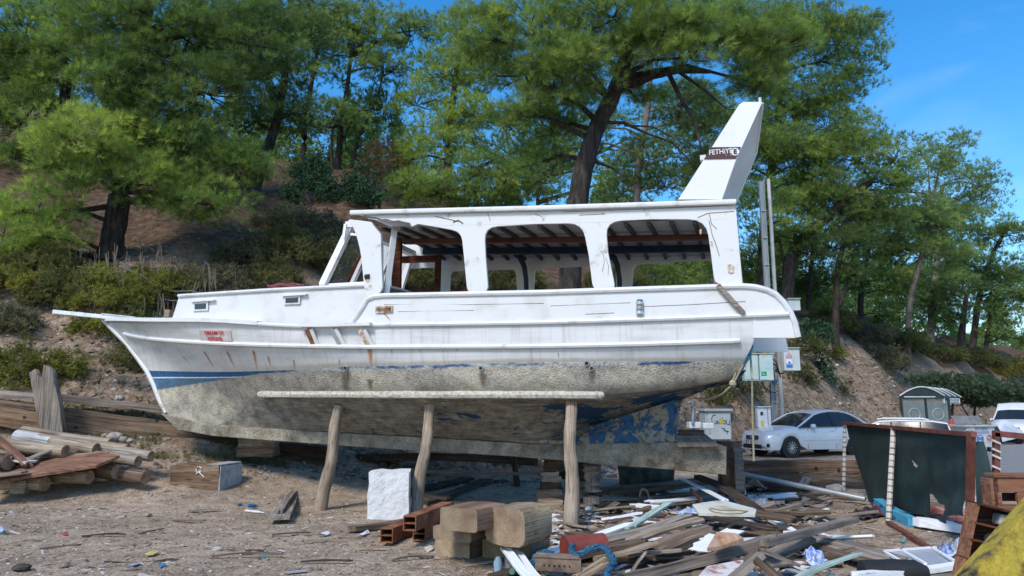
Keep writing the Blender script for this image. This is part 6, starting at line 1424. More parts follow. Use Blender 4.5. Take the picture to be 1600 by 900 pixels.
for s in (-1,1): MB().tube([(-.3,s*.6,1.62),(-.1,s*.6,1.66),(1.3,s*.6,1.66),(1.5,s*.6,1.61)], .02, 6).build('roof_rail', WHITE, c2)
p = at(1589,650,35); c3 = make_car('parked_car', 'white van parked at the right edge beyond the covered motorbike', 'van', (p.x, p.y, hz(p.x,p.y)), math.radians(50), carpaint('white_van_paint', (.7,.71,.72), 0), H=1.75, van=True)
p = at(1608,640,52); c4 = make_car('parked_car', 'dark car behind the white van at the right edge', 'car', (p.x, p.y, hz(p.x,p.y)), math.radians(60), carpaint('black_car_paint', (.012,.014,.02), .2), H=1.75, van=True)
# covered motorbike
COVER = mat('grey_blue_cover', [(.36,.4,.47),(.5,.54,.6),(.56,.6,.66)], 4, .7, .6, 7, dist=.04)
p = G(1572, 694); mbk = empty('covered_motorbike', p, 0, 'motorbike under a pale grey blue cover beside the waste container', 'motorbike')
g_ = []
for i in range(13):
    f = i/12; row = []
    for j in range(13):
        a = math.pi*j/12; hh = 1.05*(.75+.25*math.sin(math.pi*min(f*1.3,1)))*(1-.5*max(0,f-.7)); w_ = .42*(1-.3*f); ww = math.copysign(abs(math.cos(a))**.6, math.cos(a)); row.append(Vector((-.45+1.0*f+R.uniform(-.02,.02), -w_*ww+R.uniform(-.03,.03), .12+.2*f+(hh-.12-.2*f)*math.sin(a)**.5)))
    g_.append(row)
MB().shell(g_, (0,0,-.01)).build('cover', COVER, mbk, True); MB().lathe((-.3,0,.27), [(.2,-.05),(.27,-.04),(.27,.04),(.2,.05)], 18, 'y').build('wheel', TYRE, mbk, True); MB().lathe((.55,0,.27), [(.2,-.05),(.27,-.04),(.27,.04),(.2,.05)], 18, 'y').build('wheel', TYRE, mbk, True)
MB().bar((-.3,0,.27),(.55,0,.3),.1,.1).build('frame', BLACK, mbk)
# waste container
p = G(1534, 706); dm = empty('waste_container', p, .05, 'galvanised waste container with a blue round emblem, open lid, beyond the green screen', 'waste container')
GALV = mat('galvanised_container', [(.36,.37,.36),(.5,.51,.5),(.6,.6,.59)], 5, .55, .3, 30, metal=.15)
m_ = MB(); m_.add([(-.47,0,.16),(.47,0,.16),(.47,.8,.16),(-.47,.8,.16),(-.54,-.06,.92),(.54,-.06,.92),(.54,.86,.92),(-.54,.86,.92)], [(3,2,1,0),(0,1,5,4),(1,2,6,5),(2,3,7,6),(3,0,4,7),(4,5,6,7)]); m_.build('container_body', GALV, dm, bevel=.015)
m_ = MB(); m_.bar((-.6,-.1,.92),(.6,-.1,.92),.05,.05); m_.bar((-.6,-.1,.92),(-.6,.86,.92),.05,.05); m_.bar((.6,-.1,.92),(.6,.86,.92),.05,.05); m_.build('container_rim', GALV, dm)
m_ = MB(); m_.add([(-.52,.55,.95),(.52,.55,.95),(.52,.75,1.26),(-.52,.75,1.26),(-.52,.59,.95),(.52,.59,.95),(.52,.79,1.26),(-.52,.79,1.26)], [(0,1,2,3),(7,6,5,4),(0,4,5,1),(1,5,6,2),(2,6,7,3),(3,7,4,0)]); m_.build('container_lid', mat('lid_grey', [(.13,.13,.13),(.2,.2,.2)], 5, .6, .2), dm)
bl_ = flat('print_blue',(.04,.13,.42)); rd_ = flat('print_red',(.55,.06,.08))
text('container_letters', 'FETHİYE', .12, bl_, dm, Matrix.Translation((.02,-.075,.80))); text('container_letters', 'BELEDİYESİ', .10, bl_, dm, Matrix.Translation((.04,-.065,.68)))
def ring(c, r, w_, m, par, name, y=-.05): 
    MB().tube([Vector(c)+Vector((r*math.cos(a), 0, r*math.sin(a))) for a in np.linspace(0, 2*math.pi, 20)], w_, 5, cap=False).build(name, m, par)
ring((-.05,-.055,.47), .12, .012, bl_, dm, 'emblem_ring'); MB().lathe((-.05,-.052,.47), [(.1,-.01),(.1,.01)], 18, 'y').build('emblem_disc', flat('print_pale',(.45,.5,.6)), dm)
for zz in (.43,.47,.51): MB().tube([(-.15,-.066,zz),(-.1,-.066,zz+.015),(-.03,-.066,zz-.01),(.05,-.066,zz+.012)], .012, 5).build('emblem_wave', bl_, dm)
ring((.3,-.055,.5), .085, .012, rd_, dm, 'warning_ring'); MB().bar((.25,-.065,.45),(.35,-.065,.55),.01,.015).build('warning_bar', rd_, dm)
for s in (-1,1): MB().lathe((s*.36,.1,.09), [(.08,-.03),(.09,0),(.08,.03)], 12, 'x').build('castor', TYRE, dm, True)
# bus shelter
FRM = mat('shelter_frame', [(.012,.02,.02),(.025,.035,.035)], 4, .4, 0, spec=.5); PALEM = mat('shelter_trim', [(.45,.47,.46),(.6,.62,.61)], 4, .4, .1)
Ysh = 36.0; p = gY(1440, Ysh); bs = empty('bus_shelter', p, .0, 'dark framed bus shelter with arched roof and frosted glass panels', 'bus shelter'); SH = bs.location.copy()
def sp3(u, v, dy=0.): q = at(u, v, Ysh); return Vector((q.x-SH.x, dy, q.z-SH.z))
xl, xm, xr = sp3(1409,640).x, sp3(1447,640).x, sp3(1483,640).x; zt = sp3(1440,622).z; za = sp3(1440,606).z; zr0 = sp3(1492,625).z
for x in (xl, xm, xr):
    MB().box((x,0,zt/2), (.09,.09,zt)).build('post', FRM, bs)
    MB().box((x+.9,1.5,zt/2), (.08,.08,zt)).build('post', FRM, bs) if x != xm else None
for x0, x1 in ((xl,xm),(xm,xr)):
    o = MB().box(((x0+x1)/2,0,zt*.52), (x1-x0-.12,.02,zt*.84)).build('glass_panel', mat('frosted_glass', [(.12,.15,.145),(.18,.21,.205)], 2, .2, 0), bs)
    c = ((x0+x1)/2, -.02, zt*.62); ring(c, .27, .018, flat('etched',(.42,.46,.45)), o, 'etched_ring')
    for s_ in (-1,0,1): MB().bar((c[0]+s_*.09, -.02, c[2]-.12), (c[0]+s_*.09, -.02, c[2]+.12), .008, .02).build('etched_bar', flat('etched2',(.36,.4,.39)), o)
MB().box(((xl+xr)/2,0,zt), (xr-xl+.1,.1,.1)).build('front_beam', FRM, bs)
ar = lambda t: Vector((lerp(xl-.05, xm+.95, t), 0, zt+.06+(za-zt-.06)*math.sin(math.pi*t)))
N_ = 14; A1_ = [ar(i/N_) for i in range(N_+1)]; off = Vector((1.7,1.5,-.05))
m_ = MB(); m_.shell([[p_, p_+off] for p_ in A1_], (0,0,.05)); m_.build('arched_roof', mat('roof_tint', [(.02,.03,.045),(.04,.055,.075)], 3, .15, 0, spec=.6), bs, True)
for f in (0, .33, .66, 1): MB().tube([p_+off*f+Vector((0,0,.05)) for p_ in A1_], .035, 6).build('roof_rib', PALEM, bs, True)
m_ = MB(); m_.add([tuple(p_+Vector((0,.03,0))) for p_ in A1_], [tuple(range(N_+1))]); m_.build('roof_end', FRM, bs, fix=False)
MB().box(((xl+xm+.6)/2,-.05,zt+.06), (1.5,.03,.05)).build('front_trim', PALEM, bs)
a, b_ = A1_[-1]+Vector((0,0,-.1)), A1_[-1]+off+Vector((0,0,-.1))
sg_ = MB(); a0 = Vector((sp3(1474,627).x, -.02, sp3(1474,627).z)); a1 = Vector((sp3(1508,627).x, .5, sp3(1508,627).z)); sg_.bar(a0, a1, .06, .2); sgo = sg_.build('name_fascia', mat('fascia_grey', [(.24,.27,.28),(.32,.35,.36)], 4, .4, 0), bs)
MB().bar(a0+Vector((0,0,.12)), a1+Vector((0,0,.12)), .1, .06).build('fascia_trim', PALEM, bs)
dr = (a1-a0).normalized(); nrm = Vector((dr.y,-dr.x,0)); text('fascia_letters', 'Cumhuriyet Cad.', .13, flat('fascia_white',(.7,.72,.72)), sgo, frame_mx((a0+a1)/2+nrm*.035, dr, (0,0,1)), wscale=.95)
for q in (a0, a1): MB().bar(q+Vector((0,-.02,-.1)), q+Vector((0,-.02,.1)), .07, .05, up=(1,0,0)).build('fascia_end', PALEM, bs)
p = G(1488, 680); meta(MB().lathe((0,0,0), [(.12,0),(.15,.3),(.1,.5),(.05,.62)], 8).build('red_bag', mat('red_bag', [(.35,.03,.03),(.5,.06,.05)], 8, .6, .4), None, True, Matrix.Translation(at(1488,677,33))), 'small red bag or cloth standing at the right foot of the bus shelter', 'bag')
# wire and stakes on the bank at left, dead stalks
STK = mat('dead_stalks', [(.1,.08,.06),(.2,.165,.13)], 8, .95, .2)
V_ = []; T_ = []; n_ = 0
for i in range(190):
    u = R.uniform(110, 385) if i < 130 else R.uniform(40, 560); Y = R.uniform(17.8, 19.4); p = at(u, 430, Y); z = hz(p.x, Y); h_ = R.uniform(.35,1.15) if i < 130 else R.uniform(.2,.6)
    q = Vector((p.x, Y, z)); d = Vector((R.uniform(-.2,.2), R.uniform(-.1,.1), 1)); w_ = R.uniform(.006,.014)
    for k in range(3 if i % 3 else 1):
        e = q + d*h_ + Vector((R.uniform(-.12,.12), 0, R.uniform(-.1,0)))*(k > 0); s0 = q if k == 0 else q + d*h_*.5
        V_ += [s0+Vector((-w_,0,0)), s0+Vector((w_,0,0)), e+Vector((w_*.5,0,0)), e+Vector((-w_*.5,0,0))]; T_.append((n_,n_+1,n_+2,n_+3)); n_ += 4
meta(soup('dead_stalks', V_, T_, STK), 'pale dead stalks standing along the bank behind the bow', kind='stuff')
for k, dz in enumerate((0,-.25)):
    P = [Vector((at(u,420,18.6).x, 18.6, hz(at(u,420,18.6).x, 18.6)+.75+dz-.0006*(u-100))) for u in range(120, 380, 26)]
    meta(MB().tube(P, .008, 4).build('fence_wire', STEEL), ('upper' if k == 0 else 'lower')+' sagging wire strung through the dead stalks on the bank', 'wire')
# ================================================================ trees, shrubs
def leafmat(name, c0, c1, c2, trans=.48):
    m, n, b = nodes(name); a = n.nodes.new('ShaderNodeAttribute'); a.attribute_name = 'tint'
    c = ramp(n, a.outputs['Fac'], [(0, c0), (.5, c1), (1, c2)])
    c = mixc(n, .6, c, ramp(n, noise(n, mapc(n), .9, 4), [(.36,(.5,.56,.58)),(.64,(1.35,1.28,1.05))]), 'MULTIPLY')
    n.links.new(c, b.inputs['Base Color']); b.inputs['Roughness'].default_value = .6; b.inputs['Specular IOR Level'].default_value = .25
    tr = n.nodes.new('ShaderNodeBsdfTranslucent'); n.links.new(mixc(n, 1., c, (1.35,1.5,.75), 'MULTIPLY'), tr.inputs[0])
    mx_ = n.nodes.new('ShaderNodeMixShader'); mx_.inputs[0].default_value = trans
    n.links.new(b.outputs[0], mx_.inputs[1]); n.links.new(tr.outputs[0], mx_.inputs[2]); n.links.new(mx_.outputs[0], n.nodes['Material Output'].inputs[0]); return m
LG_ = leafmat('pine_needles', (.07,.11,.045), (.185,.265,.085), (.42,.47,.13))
LB_ = leafmat('sunlit_pine_needles', (.1,.15,.045), (.25,.33,.085), (.44,.49,.12))  # lighter copy of the pine needles, sunlight put into the colour
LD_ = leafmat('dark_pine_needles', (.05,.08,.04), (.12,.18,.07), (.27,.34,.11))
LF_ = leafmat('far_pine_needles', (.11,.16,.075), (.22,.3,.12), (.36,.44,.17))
BARK = mat('pine_bark', [(.014,.011,.01),(.042,.033,.028),(.085,.07,.06)], 5, .95, 1., 16, (2,2,.5), dist=.05)
PBARK = mat('pale_bark', [(.08,.065,.055),(.17,.14,.12),(.25,.22,.19)], 5, .95, .8, 16, (2,2,.5), dist=.04)
DENS = 2.0
def unit(a): return a/np.maximum(np.linalg.norm(a, axis=-1, keepdims=True), 1e-6)
def sprays(C, D, nn, L, w_, spread, rs):
    n = len(C); d = unit(D[:,None,:] + rs.normal(0,spread,(n,nn,3)))
    base = C[:,None,:] + rs.normal(0,.02,(n,nn,3)) + d*L*.05*rs.uniform(0,1,(n,nn,1)); tip = base + d*L*rs.uniform(.65,1.1,(n,nn,1)) + np.array([0,0,-.12])*L
    sd_ = unit(np.cross(d, rs.normal(0,1,(n,nn,3))))*w_*.5
    V = np.stack([base-sd_, base+sd_, tip], 2).reshape(-1,3); return V, np.arange(len(V)).reshape(-1,3)
def masses_to_clumps(ms, Y, rs, rc, dens):
    """crown masses (photo ellipses at a distance) -> clump centres filled through the volume"""
    out = []
    for mm in ms:
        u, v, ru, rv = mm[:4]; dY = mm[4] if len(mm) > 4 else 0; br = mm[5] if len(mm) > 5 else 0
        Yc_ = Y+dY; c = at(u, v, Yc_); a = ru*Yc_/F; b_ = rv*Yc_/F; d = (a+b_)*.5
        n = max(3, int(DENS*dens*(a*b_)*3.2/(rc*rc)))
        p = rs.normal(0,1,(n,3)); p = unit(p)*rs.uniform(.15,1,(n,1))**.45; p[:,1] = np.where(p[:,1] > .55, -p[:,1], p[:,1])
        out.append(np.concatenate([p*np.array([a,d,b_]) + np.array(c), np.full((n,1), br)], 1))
    return np.concatenate(out)
def onhill(u, v, Y0):
    """distance at which the sight line meets the slope"""
    r = ray(u, v); prev = None
    for i in range(400):
        Y = 12 + i*.35; p = Vector((0,0,CH)) + r*(Y/r.y)
        d = p.z - hz(p.x, p.y)
        if d < 0: return Y
        if Y > Y0*1.9: break
    return Y0*1.25
def pine(label, trunk, Y, r0, r1, ms, limbs=(), m=LG_, bark=BARK, rc=.5, dens=1., nn=8, L=.2, w_=.02, tufts=26, seed=1, name='pine_tree', grp='pines on the hillside', twig=True, low=None, spread=.46, hill=True):
    rs = np.random.RandomState(seed); nn = int(nn*1.5); w_ = w_*.72; L = L*1.1
    if hill and r0 > 0:
        Yn = min(max(onhill(trunk[0][0], trunk[0][1], Y), Y*.9), Y*1.5); k_ = Yn/Y; Y = Yn; r0 *= k_; r1 *= k_; rc *= k_; L *= k_**.5; w_ *= k_**.5
        limbs = [(lb[0]*k_, lb[1]) for lb in limbs]
    T = [at(u, v, Y+(q[0] if q else 0)) for u, v, *q in trunk]
    base = T[0].copy(); zg = hz(T[0].x, T[0].y)
    if zg < T[0].z+3: base.z = zg-.2; T = [base] + T[1:] if zg < T[0].z + .3 else [base]+[t for t in T[1:] if t.z > zg+.3]
    root = empty(name, base, 0, label, 'tree', grp)
    S = []; 
    for i in range(len(T)-1):
        p0, p1, p2, p3 = T[max(i-1,0)], T[i], T[i+1], T[min(i+2,len(T)-1)]
        for j in range(4):
            t = j/4; S.append(.5*((2*p1)+(p2-p0)*t+(2*p0-5*p1+4*p2-p3)*t*t+(3*p1-p0-3*p2+p3)*t**3))
    S.append(T[-1]); n = len(S)-1
    MB().tube([p-base for p in S], [lerp(r0*(1.35 if i == 0 else 1), r1, i/n) for i in range(n+1)], 12, jit=.07).build('trunk', bark, root, True)
    for lb in limbs:
        P = [at(u, v, Y+(q[0] if q else 0)) for u, v, *q in lb[1]]; MB().tube([p-base for p in P], [lerp(lb[0], lb[0]*.35, i/(len(P)-1)) for i in range(len(P))], 8, jit=.08).build('limb', bark, root, True)
    Cl = masses_to_clumps(ms, Y, rs, rc, dens); TS = np.array(S)
    if twig:
        m_ = MB(); k = 0
        for mm in ms:
            c = at(mm[0], mm[1], Y+(mm[4] if len(mm) > 4 else 0)); cand = [s for s in S if s.z < c.z+.2] or S[:2]; s = min(cand, key=lambda q: (q-c).length+.0*k)
            mid = (s+c)/2 + Vector((0,0,.12*(c-s).length)); 
            if (c-s).length > .5: m_.tube([s-base, mid-base, c-base], [.055+.012*(c-s).length, .05, .025], 5)
        sel = rs.permutation(len(Cl))[:min(len(Cl), 170)]
        cs = [np.array(at(mm[0], mm[1], Y+(mm[4] if len(mm) > 4 else 0))) for mm in ms]
        for q in sel:
            c = Cl[q,:3]; s = cs[int(np.argmin([np.linalg.norm(c-x) for x in cs]))]; s = s + (c-s)*.12
            mid = (s+c)/2 + np.array([rs.normal(0,.12), rs.normal(0,.12), -.1*np.linalg.norm(c-s)]); m_.tube([Vector(s)-base, Vector(mid)-base, Vector(c)-base], [.03,.022,.01], 3)
        meta(m_.build('branches', bark, root, fix=False), kind='stuff')
    # tufts: clumps are flattened sprays, needles thrust outward and up
    n = len(Cl); k = tufts; p = unit(rs.normal(0,1,(n,k,3))); p[:,:,2] = np.where(p[:,:,2] < -.35, -p[:,:,2]*.6, p[:,:,2])
    sc_ = rc*np.exp(rs.normal(0,.22,(n,1,1)))*np.array([1.1,1.1,.62]); C = Cl[:,None,:3] + p*sc_*rs.uniform(.35,1,(n,k,1))**.5
    D = p*.8 + np.array([0,0,.45]) + rs.normal(0,.2,(n,1,3))
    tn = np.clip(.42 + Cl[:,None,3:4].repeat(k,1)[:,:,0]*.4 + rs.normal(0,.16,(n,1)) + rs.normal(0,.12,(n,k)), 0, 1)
    V, Tr = sprays(C.reshape(-1,3), D.reshape(-1,3), nn, L, w_, spread, rs)
    soup('crown', V - np.array(base), Tr, m, root, attr=np.repeat(tn.reshape(-1), nn*3)); return len(Tr)
tot = 0
# --- left: the big dark-trunked pine and those behind it
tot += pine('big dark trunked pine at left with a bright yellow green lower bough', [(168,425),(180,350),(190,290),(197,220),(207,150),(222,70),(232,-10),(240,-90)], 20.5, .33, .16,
  [(140,225,92,52,-1.5,1.2),(120,275,60,40,-1.3,.3),(60,330,75,45,-1,.55),(75,372,60,26,-1.2,.7),(20,400,40,22,-1.4,.4),(250,290,80,45,-.8,.25),(330,320,70,38,-.6,.5),(300,250,85,50,0,-.1),(200,120,80,60,-.6,-.3),(320,150,90,60,0,-.4),(390,70,85,70,.4,-.5),(260,40,90,60,0,-.1),(150,40,80,60,-.4,0),(370,260,60,40,0,.1),(240,200,70,40,-.6,-.4)],  # first mass is the sunlit bough; its light is put into the tint
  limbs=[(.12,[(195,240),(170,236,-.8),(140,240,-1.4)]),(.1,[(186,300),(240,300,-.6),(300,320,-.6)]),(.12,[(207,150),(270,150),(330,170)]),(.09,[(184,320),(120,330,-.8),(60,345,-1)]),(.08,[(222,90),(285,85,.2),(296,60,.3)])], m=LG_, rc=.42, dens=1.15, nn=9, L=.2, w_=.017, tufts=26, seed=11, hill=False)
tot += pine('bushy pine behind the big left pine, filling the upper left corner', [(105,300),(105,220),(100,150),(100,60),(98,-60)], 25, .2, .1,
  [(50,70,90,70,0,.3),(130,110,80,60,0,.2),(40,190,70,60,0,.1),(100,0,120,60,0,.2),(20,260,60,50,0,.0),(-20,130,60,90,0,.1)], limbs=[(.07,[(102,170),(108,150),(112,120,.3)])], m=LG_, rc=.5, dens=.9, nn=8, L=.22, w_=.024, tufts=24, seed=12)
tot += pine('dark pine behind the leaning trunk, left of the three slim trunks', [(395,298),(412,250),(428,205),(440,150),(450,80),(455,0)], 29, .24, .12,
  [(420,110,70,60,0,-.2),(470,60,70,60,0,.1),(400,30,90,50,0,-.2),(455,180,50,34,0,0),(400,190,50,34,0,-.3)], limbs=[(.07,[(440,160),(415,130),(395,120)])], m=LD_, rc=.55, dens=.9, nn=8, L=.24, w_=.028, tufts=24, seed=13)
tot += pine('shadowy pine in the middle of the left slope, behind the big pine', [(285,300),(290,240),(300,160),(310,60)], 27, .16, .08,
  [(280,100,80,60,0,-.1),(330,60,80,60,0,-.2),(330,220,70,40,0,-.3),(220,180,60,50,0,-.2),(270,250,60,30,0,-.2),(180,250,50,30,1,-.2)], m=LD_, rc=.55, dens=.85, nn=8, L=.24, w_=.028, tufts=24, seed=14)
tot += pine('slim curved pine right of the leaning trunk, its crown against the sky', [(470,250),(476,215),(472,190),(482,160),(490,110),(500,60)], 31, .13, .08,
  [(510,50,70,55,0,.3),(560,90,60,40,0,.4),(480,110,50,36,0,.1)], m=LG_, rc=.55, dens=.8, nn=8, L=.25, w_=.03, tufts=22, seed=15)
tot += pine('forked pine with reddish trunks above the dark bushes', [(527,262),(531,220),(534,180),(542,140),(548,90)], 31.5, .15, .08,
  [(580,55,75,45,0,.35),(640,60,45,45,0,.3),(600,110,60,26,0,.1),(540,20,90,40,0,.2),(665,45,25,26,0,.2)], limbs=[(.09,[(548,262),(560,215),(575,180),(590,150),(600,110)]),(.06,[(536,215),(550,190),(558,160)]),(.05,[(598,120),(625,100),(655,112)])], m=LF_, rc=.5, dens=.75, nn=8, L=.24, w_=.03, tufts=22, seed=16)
tot += pine('short bushy pine behind the forked one, left of the brown dead bush', [(520,265),(518,230),(520,200)], 34, .1, .06, [(520,190,60,30,0,0),(470,200,50,30,0,-.2),(600,170,40,40,2,0),(560,200,40,22,2,0)], m=LG_, rc=.55, dens=.8, nn=8, L=.26, w_=.032, tufts=20, seed=17)
# --- middle
tot += pine('tall pine behind the front of the boat cabin, coloured sunlit yellow green', [(700,330),(700,250),(705,180),(715,100),(725,20)], 25.5, .17, .08,
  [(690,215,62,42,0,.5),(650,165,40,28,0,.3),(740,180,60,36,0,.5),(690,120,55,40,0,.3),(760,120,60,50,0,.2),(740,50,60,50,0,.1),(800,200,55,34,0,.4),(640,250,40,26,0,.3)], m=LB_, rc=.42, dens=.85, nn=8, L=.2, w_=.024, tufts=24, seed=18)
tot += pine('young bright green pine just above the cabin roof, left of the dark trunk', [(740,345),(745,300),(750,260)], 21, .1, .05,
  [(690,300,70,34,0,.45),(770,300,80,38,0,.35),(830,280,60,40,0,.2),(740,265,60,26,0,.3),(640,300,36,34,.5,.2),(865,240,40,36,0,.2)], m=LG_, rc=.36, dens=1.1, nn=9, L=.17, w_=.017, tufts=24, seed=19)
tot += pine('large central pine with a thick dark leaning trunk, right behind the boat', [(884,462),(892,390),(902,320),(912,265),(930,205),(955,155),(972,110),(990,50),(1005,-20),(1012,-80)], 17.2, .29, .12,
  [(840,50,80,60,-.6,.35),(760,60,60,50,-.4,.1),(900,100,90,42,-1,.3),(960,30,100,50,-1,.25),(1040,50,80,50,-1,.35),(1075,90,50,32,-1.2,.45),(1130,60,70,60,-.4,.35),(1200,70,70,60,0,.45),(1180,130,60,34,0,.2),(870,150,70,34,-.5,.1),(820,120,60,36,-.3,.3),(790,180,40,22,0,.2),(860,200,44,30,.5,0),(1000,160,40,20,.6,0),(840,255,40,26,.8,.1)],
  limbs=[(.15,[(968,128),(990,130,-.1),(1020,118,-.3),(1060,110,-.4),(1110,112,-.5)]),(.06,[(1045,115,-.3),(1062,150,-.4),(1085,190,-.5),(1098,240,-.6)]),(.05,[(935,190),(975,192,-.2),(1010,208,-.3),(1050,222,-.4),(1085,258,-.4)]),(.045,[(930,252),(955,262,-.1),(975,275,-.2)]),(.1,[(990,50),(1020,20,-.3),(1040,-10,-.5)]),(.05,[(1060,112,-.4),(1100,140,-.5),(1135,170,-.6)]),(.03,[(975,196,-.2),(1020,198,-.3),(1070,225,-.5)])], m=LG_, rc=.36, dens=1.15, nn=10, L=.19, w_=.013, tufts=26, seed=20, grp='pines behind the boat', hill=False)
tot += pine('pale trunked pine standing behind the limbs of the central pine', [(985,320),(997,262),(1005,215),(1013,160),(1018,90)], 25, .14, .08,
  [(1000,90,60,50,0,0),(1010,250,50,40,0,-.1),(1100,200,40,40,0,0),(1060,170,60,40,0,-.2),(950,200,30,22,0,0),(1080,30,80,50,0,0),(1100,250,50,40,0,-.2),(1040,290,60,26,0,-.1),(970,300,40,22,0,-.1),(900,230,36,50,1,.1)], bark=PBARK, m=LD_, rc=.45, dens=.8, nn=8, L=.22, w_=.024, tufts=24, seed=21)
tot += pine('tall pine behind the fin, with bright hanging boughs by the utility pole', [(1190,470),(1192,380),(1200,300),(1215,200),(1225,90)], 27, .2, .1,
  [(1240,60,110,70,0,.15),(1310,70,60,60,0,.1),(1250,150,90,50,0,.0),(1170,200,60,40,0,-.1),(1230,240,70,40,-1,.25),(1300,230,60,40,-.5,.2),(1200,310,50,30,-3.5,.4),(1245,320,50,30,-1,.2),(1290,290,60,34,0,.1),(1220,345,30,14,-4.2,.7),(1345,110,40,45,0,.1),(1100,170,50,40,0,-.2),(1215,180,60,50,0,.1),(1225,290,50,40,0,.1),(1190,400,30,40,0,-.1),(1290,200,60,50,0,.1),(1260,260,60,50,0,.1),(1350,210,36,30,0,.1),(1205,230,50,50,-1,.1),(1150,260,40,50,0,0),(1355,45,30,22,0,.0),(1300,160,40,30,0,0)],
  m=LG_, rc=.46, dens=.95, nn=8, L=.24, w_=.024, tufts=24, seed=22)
# --- right
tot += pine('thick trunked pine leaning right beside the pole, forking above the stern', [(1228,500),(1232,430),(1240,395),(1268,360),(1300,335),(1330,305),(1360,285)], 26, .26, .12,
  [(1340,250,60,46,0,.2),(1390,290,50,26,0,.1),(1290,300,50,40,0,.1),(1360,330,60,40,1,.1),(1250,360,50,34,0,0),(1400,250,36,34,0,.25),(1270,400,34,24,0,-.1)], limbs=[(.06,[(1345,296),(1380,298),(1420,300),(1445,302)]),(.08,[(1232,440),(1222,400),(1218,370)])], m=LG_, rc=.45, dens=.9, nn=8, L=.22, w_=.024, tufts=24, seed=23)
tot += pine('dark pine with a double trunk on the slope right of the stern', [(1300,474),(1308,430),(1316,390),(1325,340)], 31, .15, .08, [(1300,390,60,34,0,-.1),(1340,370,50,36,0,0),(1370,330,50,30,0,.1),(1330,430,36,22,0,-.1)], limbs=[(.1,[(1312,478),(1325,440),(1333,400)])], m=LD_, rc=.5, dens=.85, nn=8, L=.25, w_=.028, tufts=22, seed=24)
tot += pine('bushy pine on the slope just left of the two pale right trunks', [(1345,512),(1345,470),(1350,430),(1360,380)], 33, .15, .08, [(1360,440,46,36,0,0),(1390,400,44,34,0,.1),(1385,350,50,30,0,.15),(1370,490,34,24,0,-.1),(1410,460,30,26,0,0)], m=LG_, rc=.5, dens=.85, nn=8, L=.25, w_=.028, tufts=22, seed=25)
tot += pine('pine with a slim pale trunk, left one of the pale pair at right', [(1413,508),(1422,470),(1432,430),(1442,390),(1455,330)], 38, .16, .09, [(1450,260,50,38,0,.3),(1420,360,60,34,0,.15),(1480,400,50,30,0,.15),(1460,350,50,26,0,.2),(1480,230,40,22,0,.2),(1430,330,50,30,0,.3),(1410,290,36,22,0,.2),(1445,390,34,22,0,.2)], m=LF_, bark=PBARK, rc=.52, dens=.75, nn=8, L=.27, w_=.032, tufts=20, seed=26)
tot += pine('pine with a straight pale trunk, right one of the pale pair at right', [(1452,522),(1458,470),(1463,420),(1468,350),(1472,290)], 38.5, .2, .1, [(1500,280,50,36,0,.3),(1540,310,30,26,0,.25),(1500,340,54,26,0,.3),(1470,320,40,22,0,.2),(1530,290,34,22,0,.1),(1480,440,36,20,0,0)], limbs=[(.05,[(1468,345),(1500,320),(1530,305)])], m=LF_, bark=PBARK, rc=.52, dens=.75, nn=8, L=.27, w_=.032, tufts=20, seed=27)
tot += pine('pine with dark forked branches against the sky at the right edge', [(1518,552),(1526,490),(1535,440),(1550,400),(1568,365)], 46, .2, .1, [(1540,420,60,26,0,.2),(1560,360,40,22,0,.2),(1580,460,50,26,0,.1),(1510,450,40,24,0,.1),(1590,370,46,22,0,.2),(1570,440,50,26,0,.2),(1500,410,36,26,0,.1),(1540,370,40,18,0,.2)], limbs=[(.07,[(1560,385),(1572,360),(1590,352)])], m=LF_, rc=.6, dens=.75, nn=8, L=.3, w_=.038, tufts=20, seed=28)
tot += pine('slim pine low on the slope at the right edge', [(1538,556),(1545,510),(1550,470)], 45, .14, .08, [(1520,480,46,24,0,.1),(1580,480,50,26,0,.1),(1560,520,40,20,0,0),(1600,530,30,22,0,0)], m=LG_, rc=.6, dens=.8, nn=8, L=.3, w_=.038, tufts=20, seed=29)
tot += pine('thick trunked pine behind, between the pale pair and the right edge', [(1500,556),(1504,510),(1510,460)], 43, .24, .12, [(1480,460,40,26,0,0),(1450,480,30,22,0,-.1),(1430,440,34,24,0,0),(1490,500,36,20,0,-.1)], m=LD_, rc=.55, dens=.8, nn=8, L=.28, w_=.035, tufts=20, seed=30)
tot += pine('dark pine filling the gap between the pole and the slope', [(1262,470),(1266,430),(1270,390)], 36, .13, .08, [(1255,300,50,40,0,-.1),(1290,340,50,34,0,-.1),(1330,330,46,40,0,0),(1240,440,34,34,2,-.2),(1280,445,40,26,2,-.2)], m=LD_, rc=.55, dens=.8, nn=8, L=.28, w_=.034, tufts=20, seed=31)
tot += pine('distant pine crowns low behind the right slope', [(1400,470),(1400,430)], 52, .15, .1, [(1400,420,60,40,0,.1),(1350,400,50,40,0,.1),(1420,370,50,30,0,.1),(1500,390,50,30,0,.1),(1300,350,50,40,0,0),(1460,420,50,40,0,.1),(1330,455,40,18,0,0),(1550,450,60,40,0,.2),(1230,400,60,40,0,0),(1280,440,50,26,0,-.1),(1480,350,50,40,0,.1),(1420,450,60,40,0,0)], m=LF_, rc=.8, dens=.7, nn=8, L=.4, w_=.055, tufts=20, seed=32)
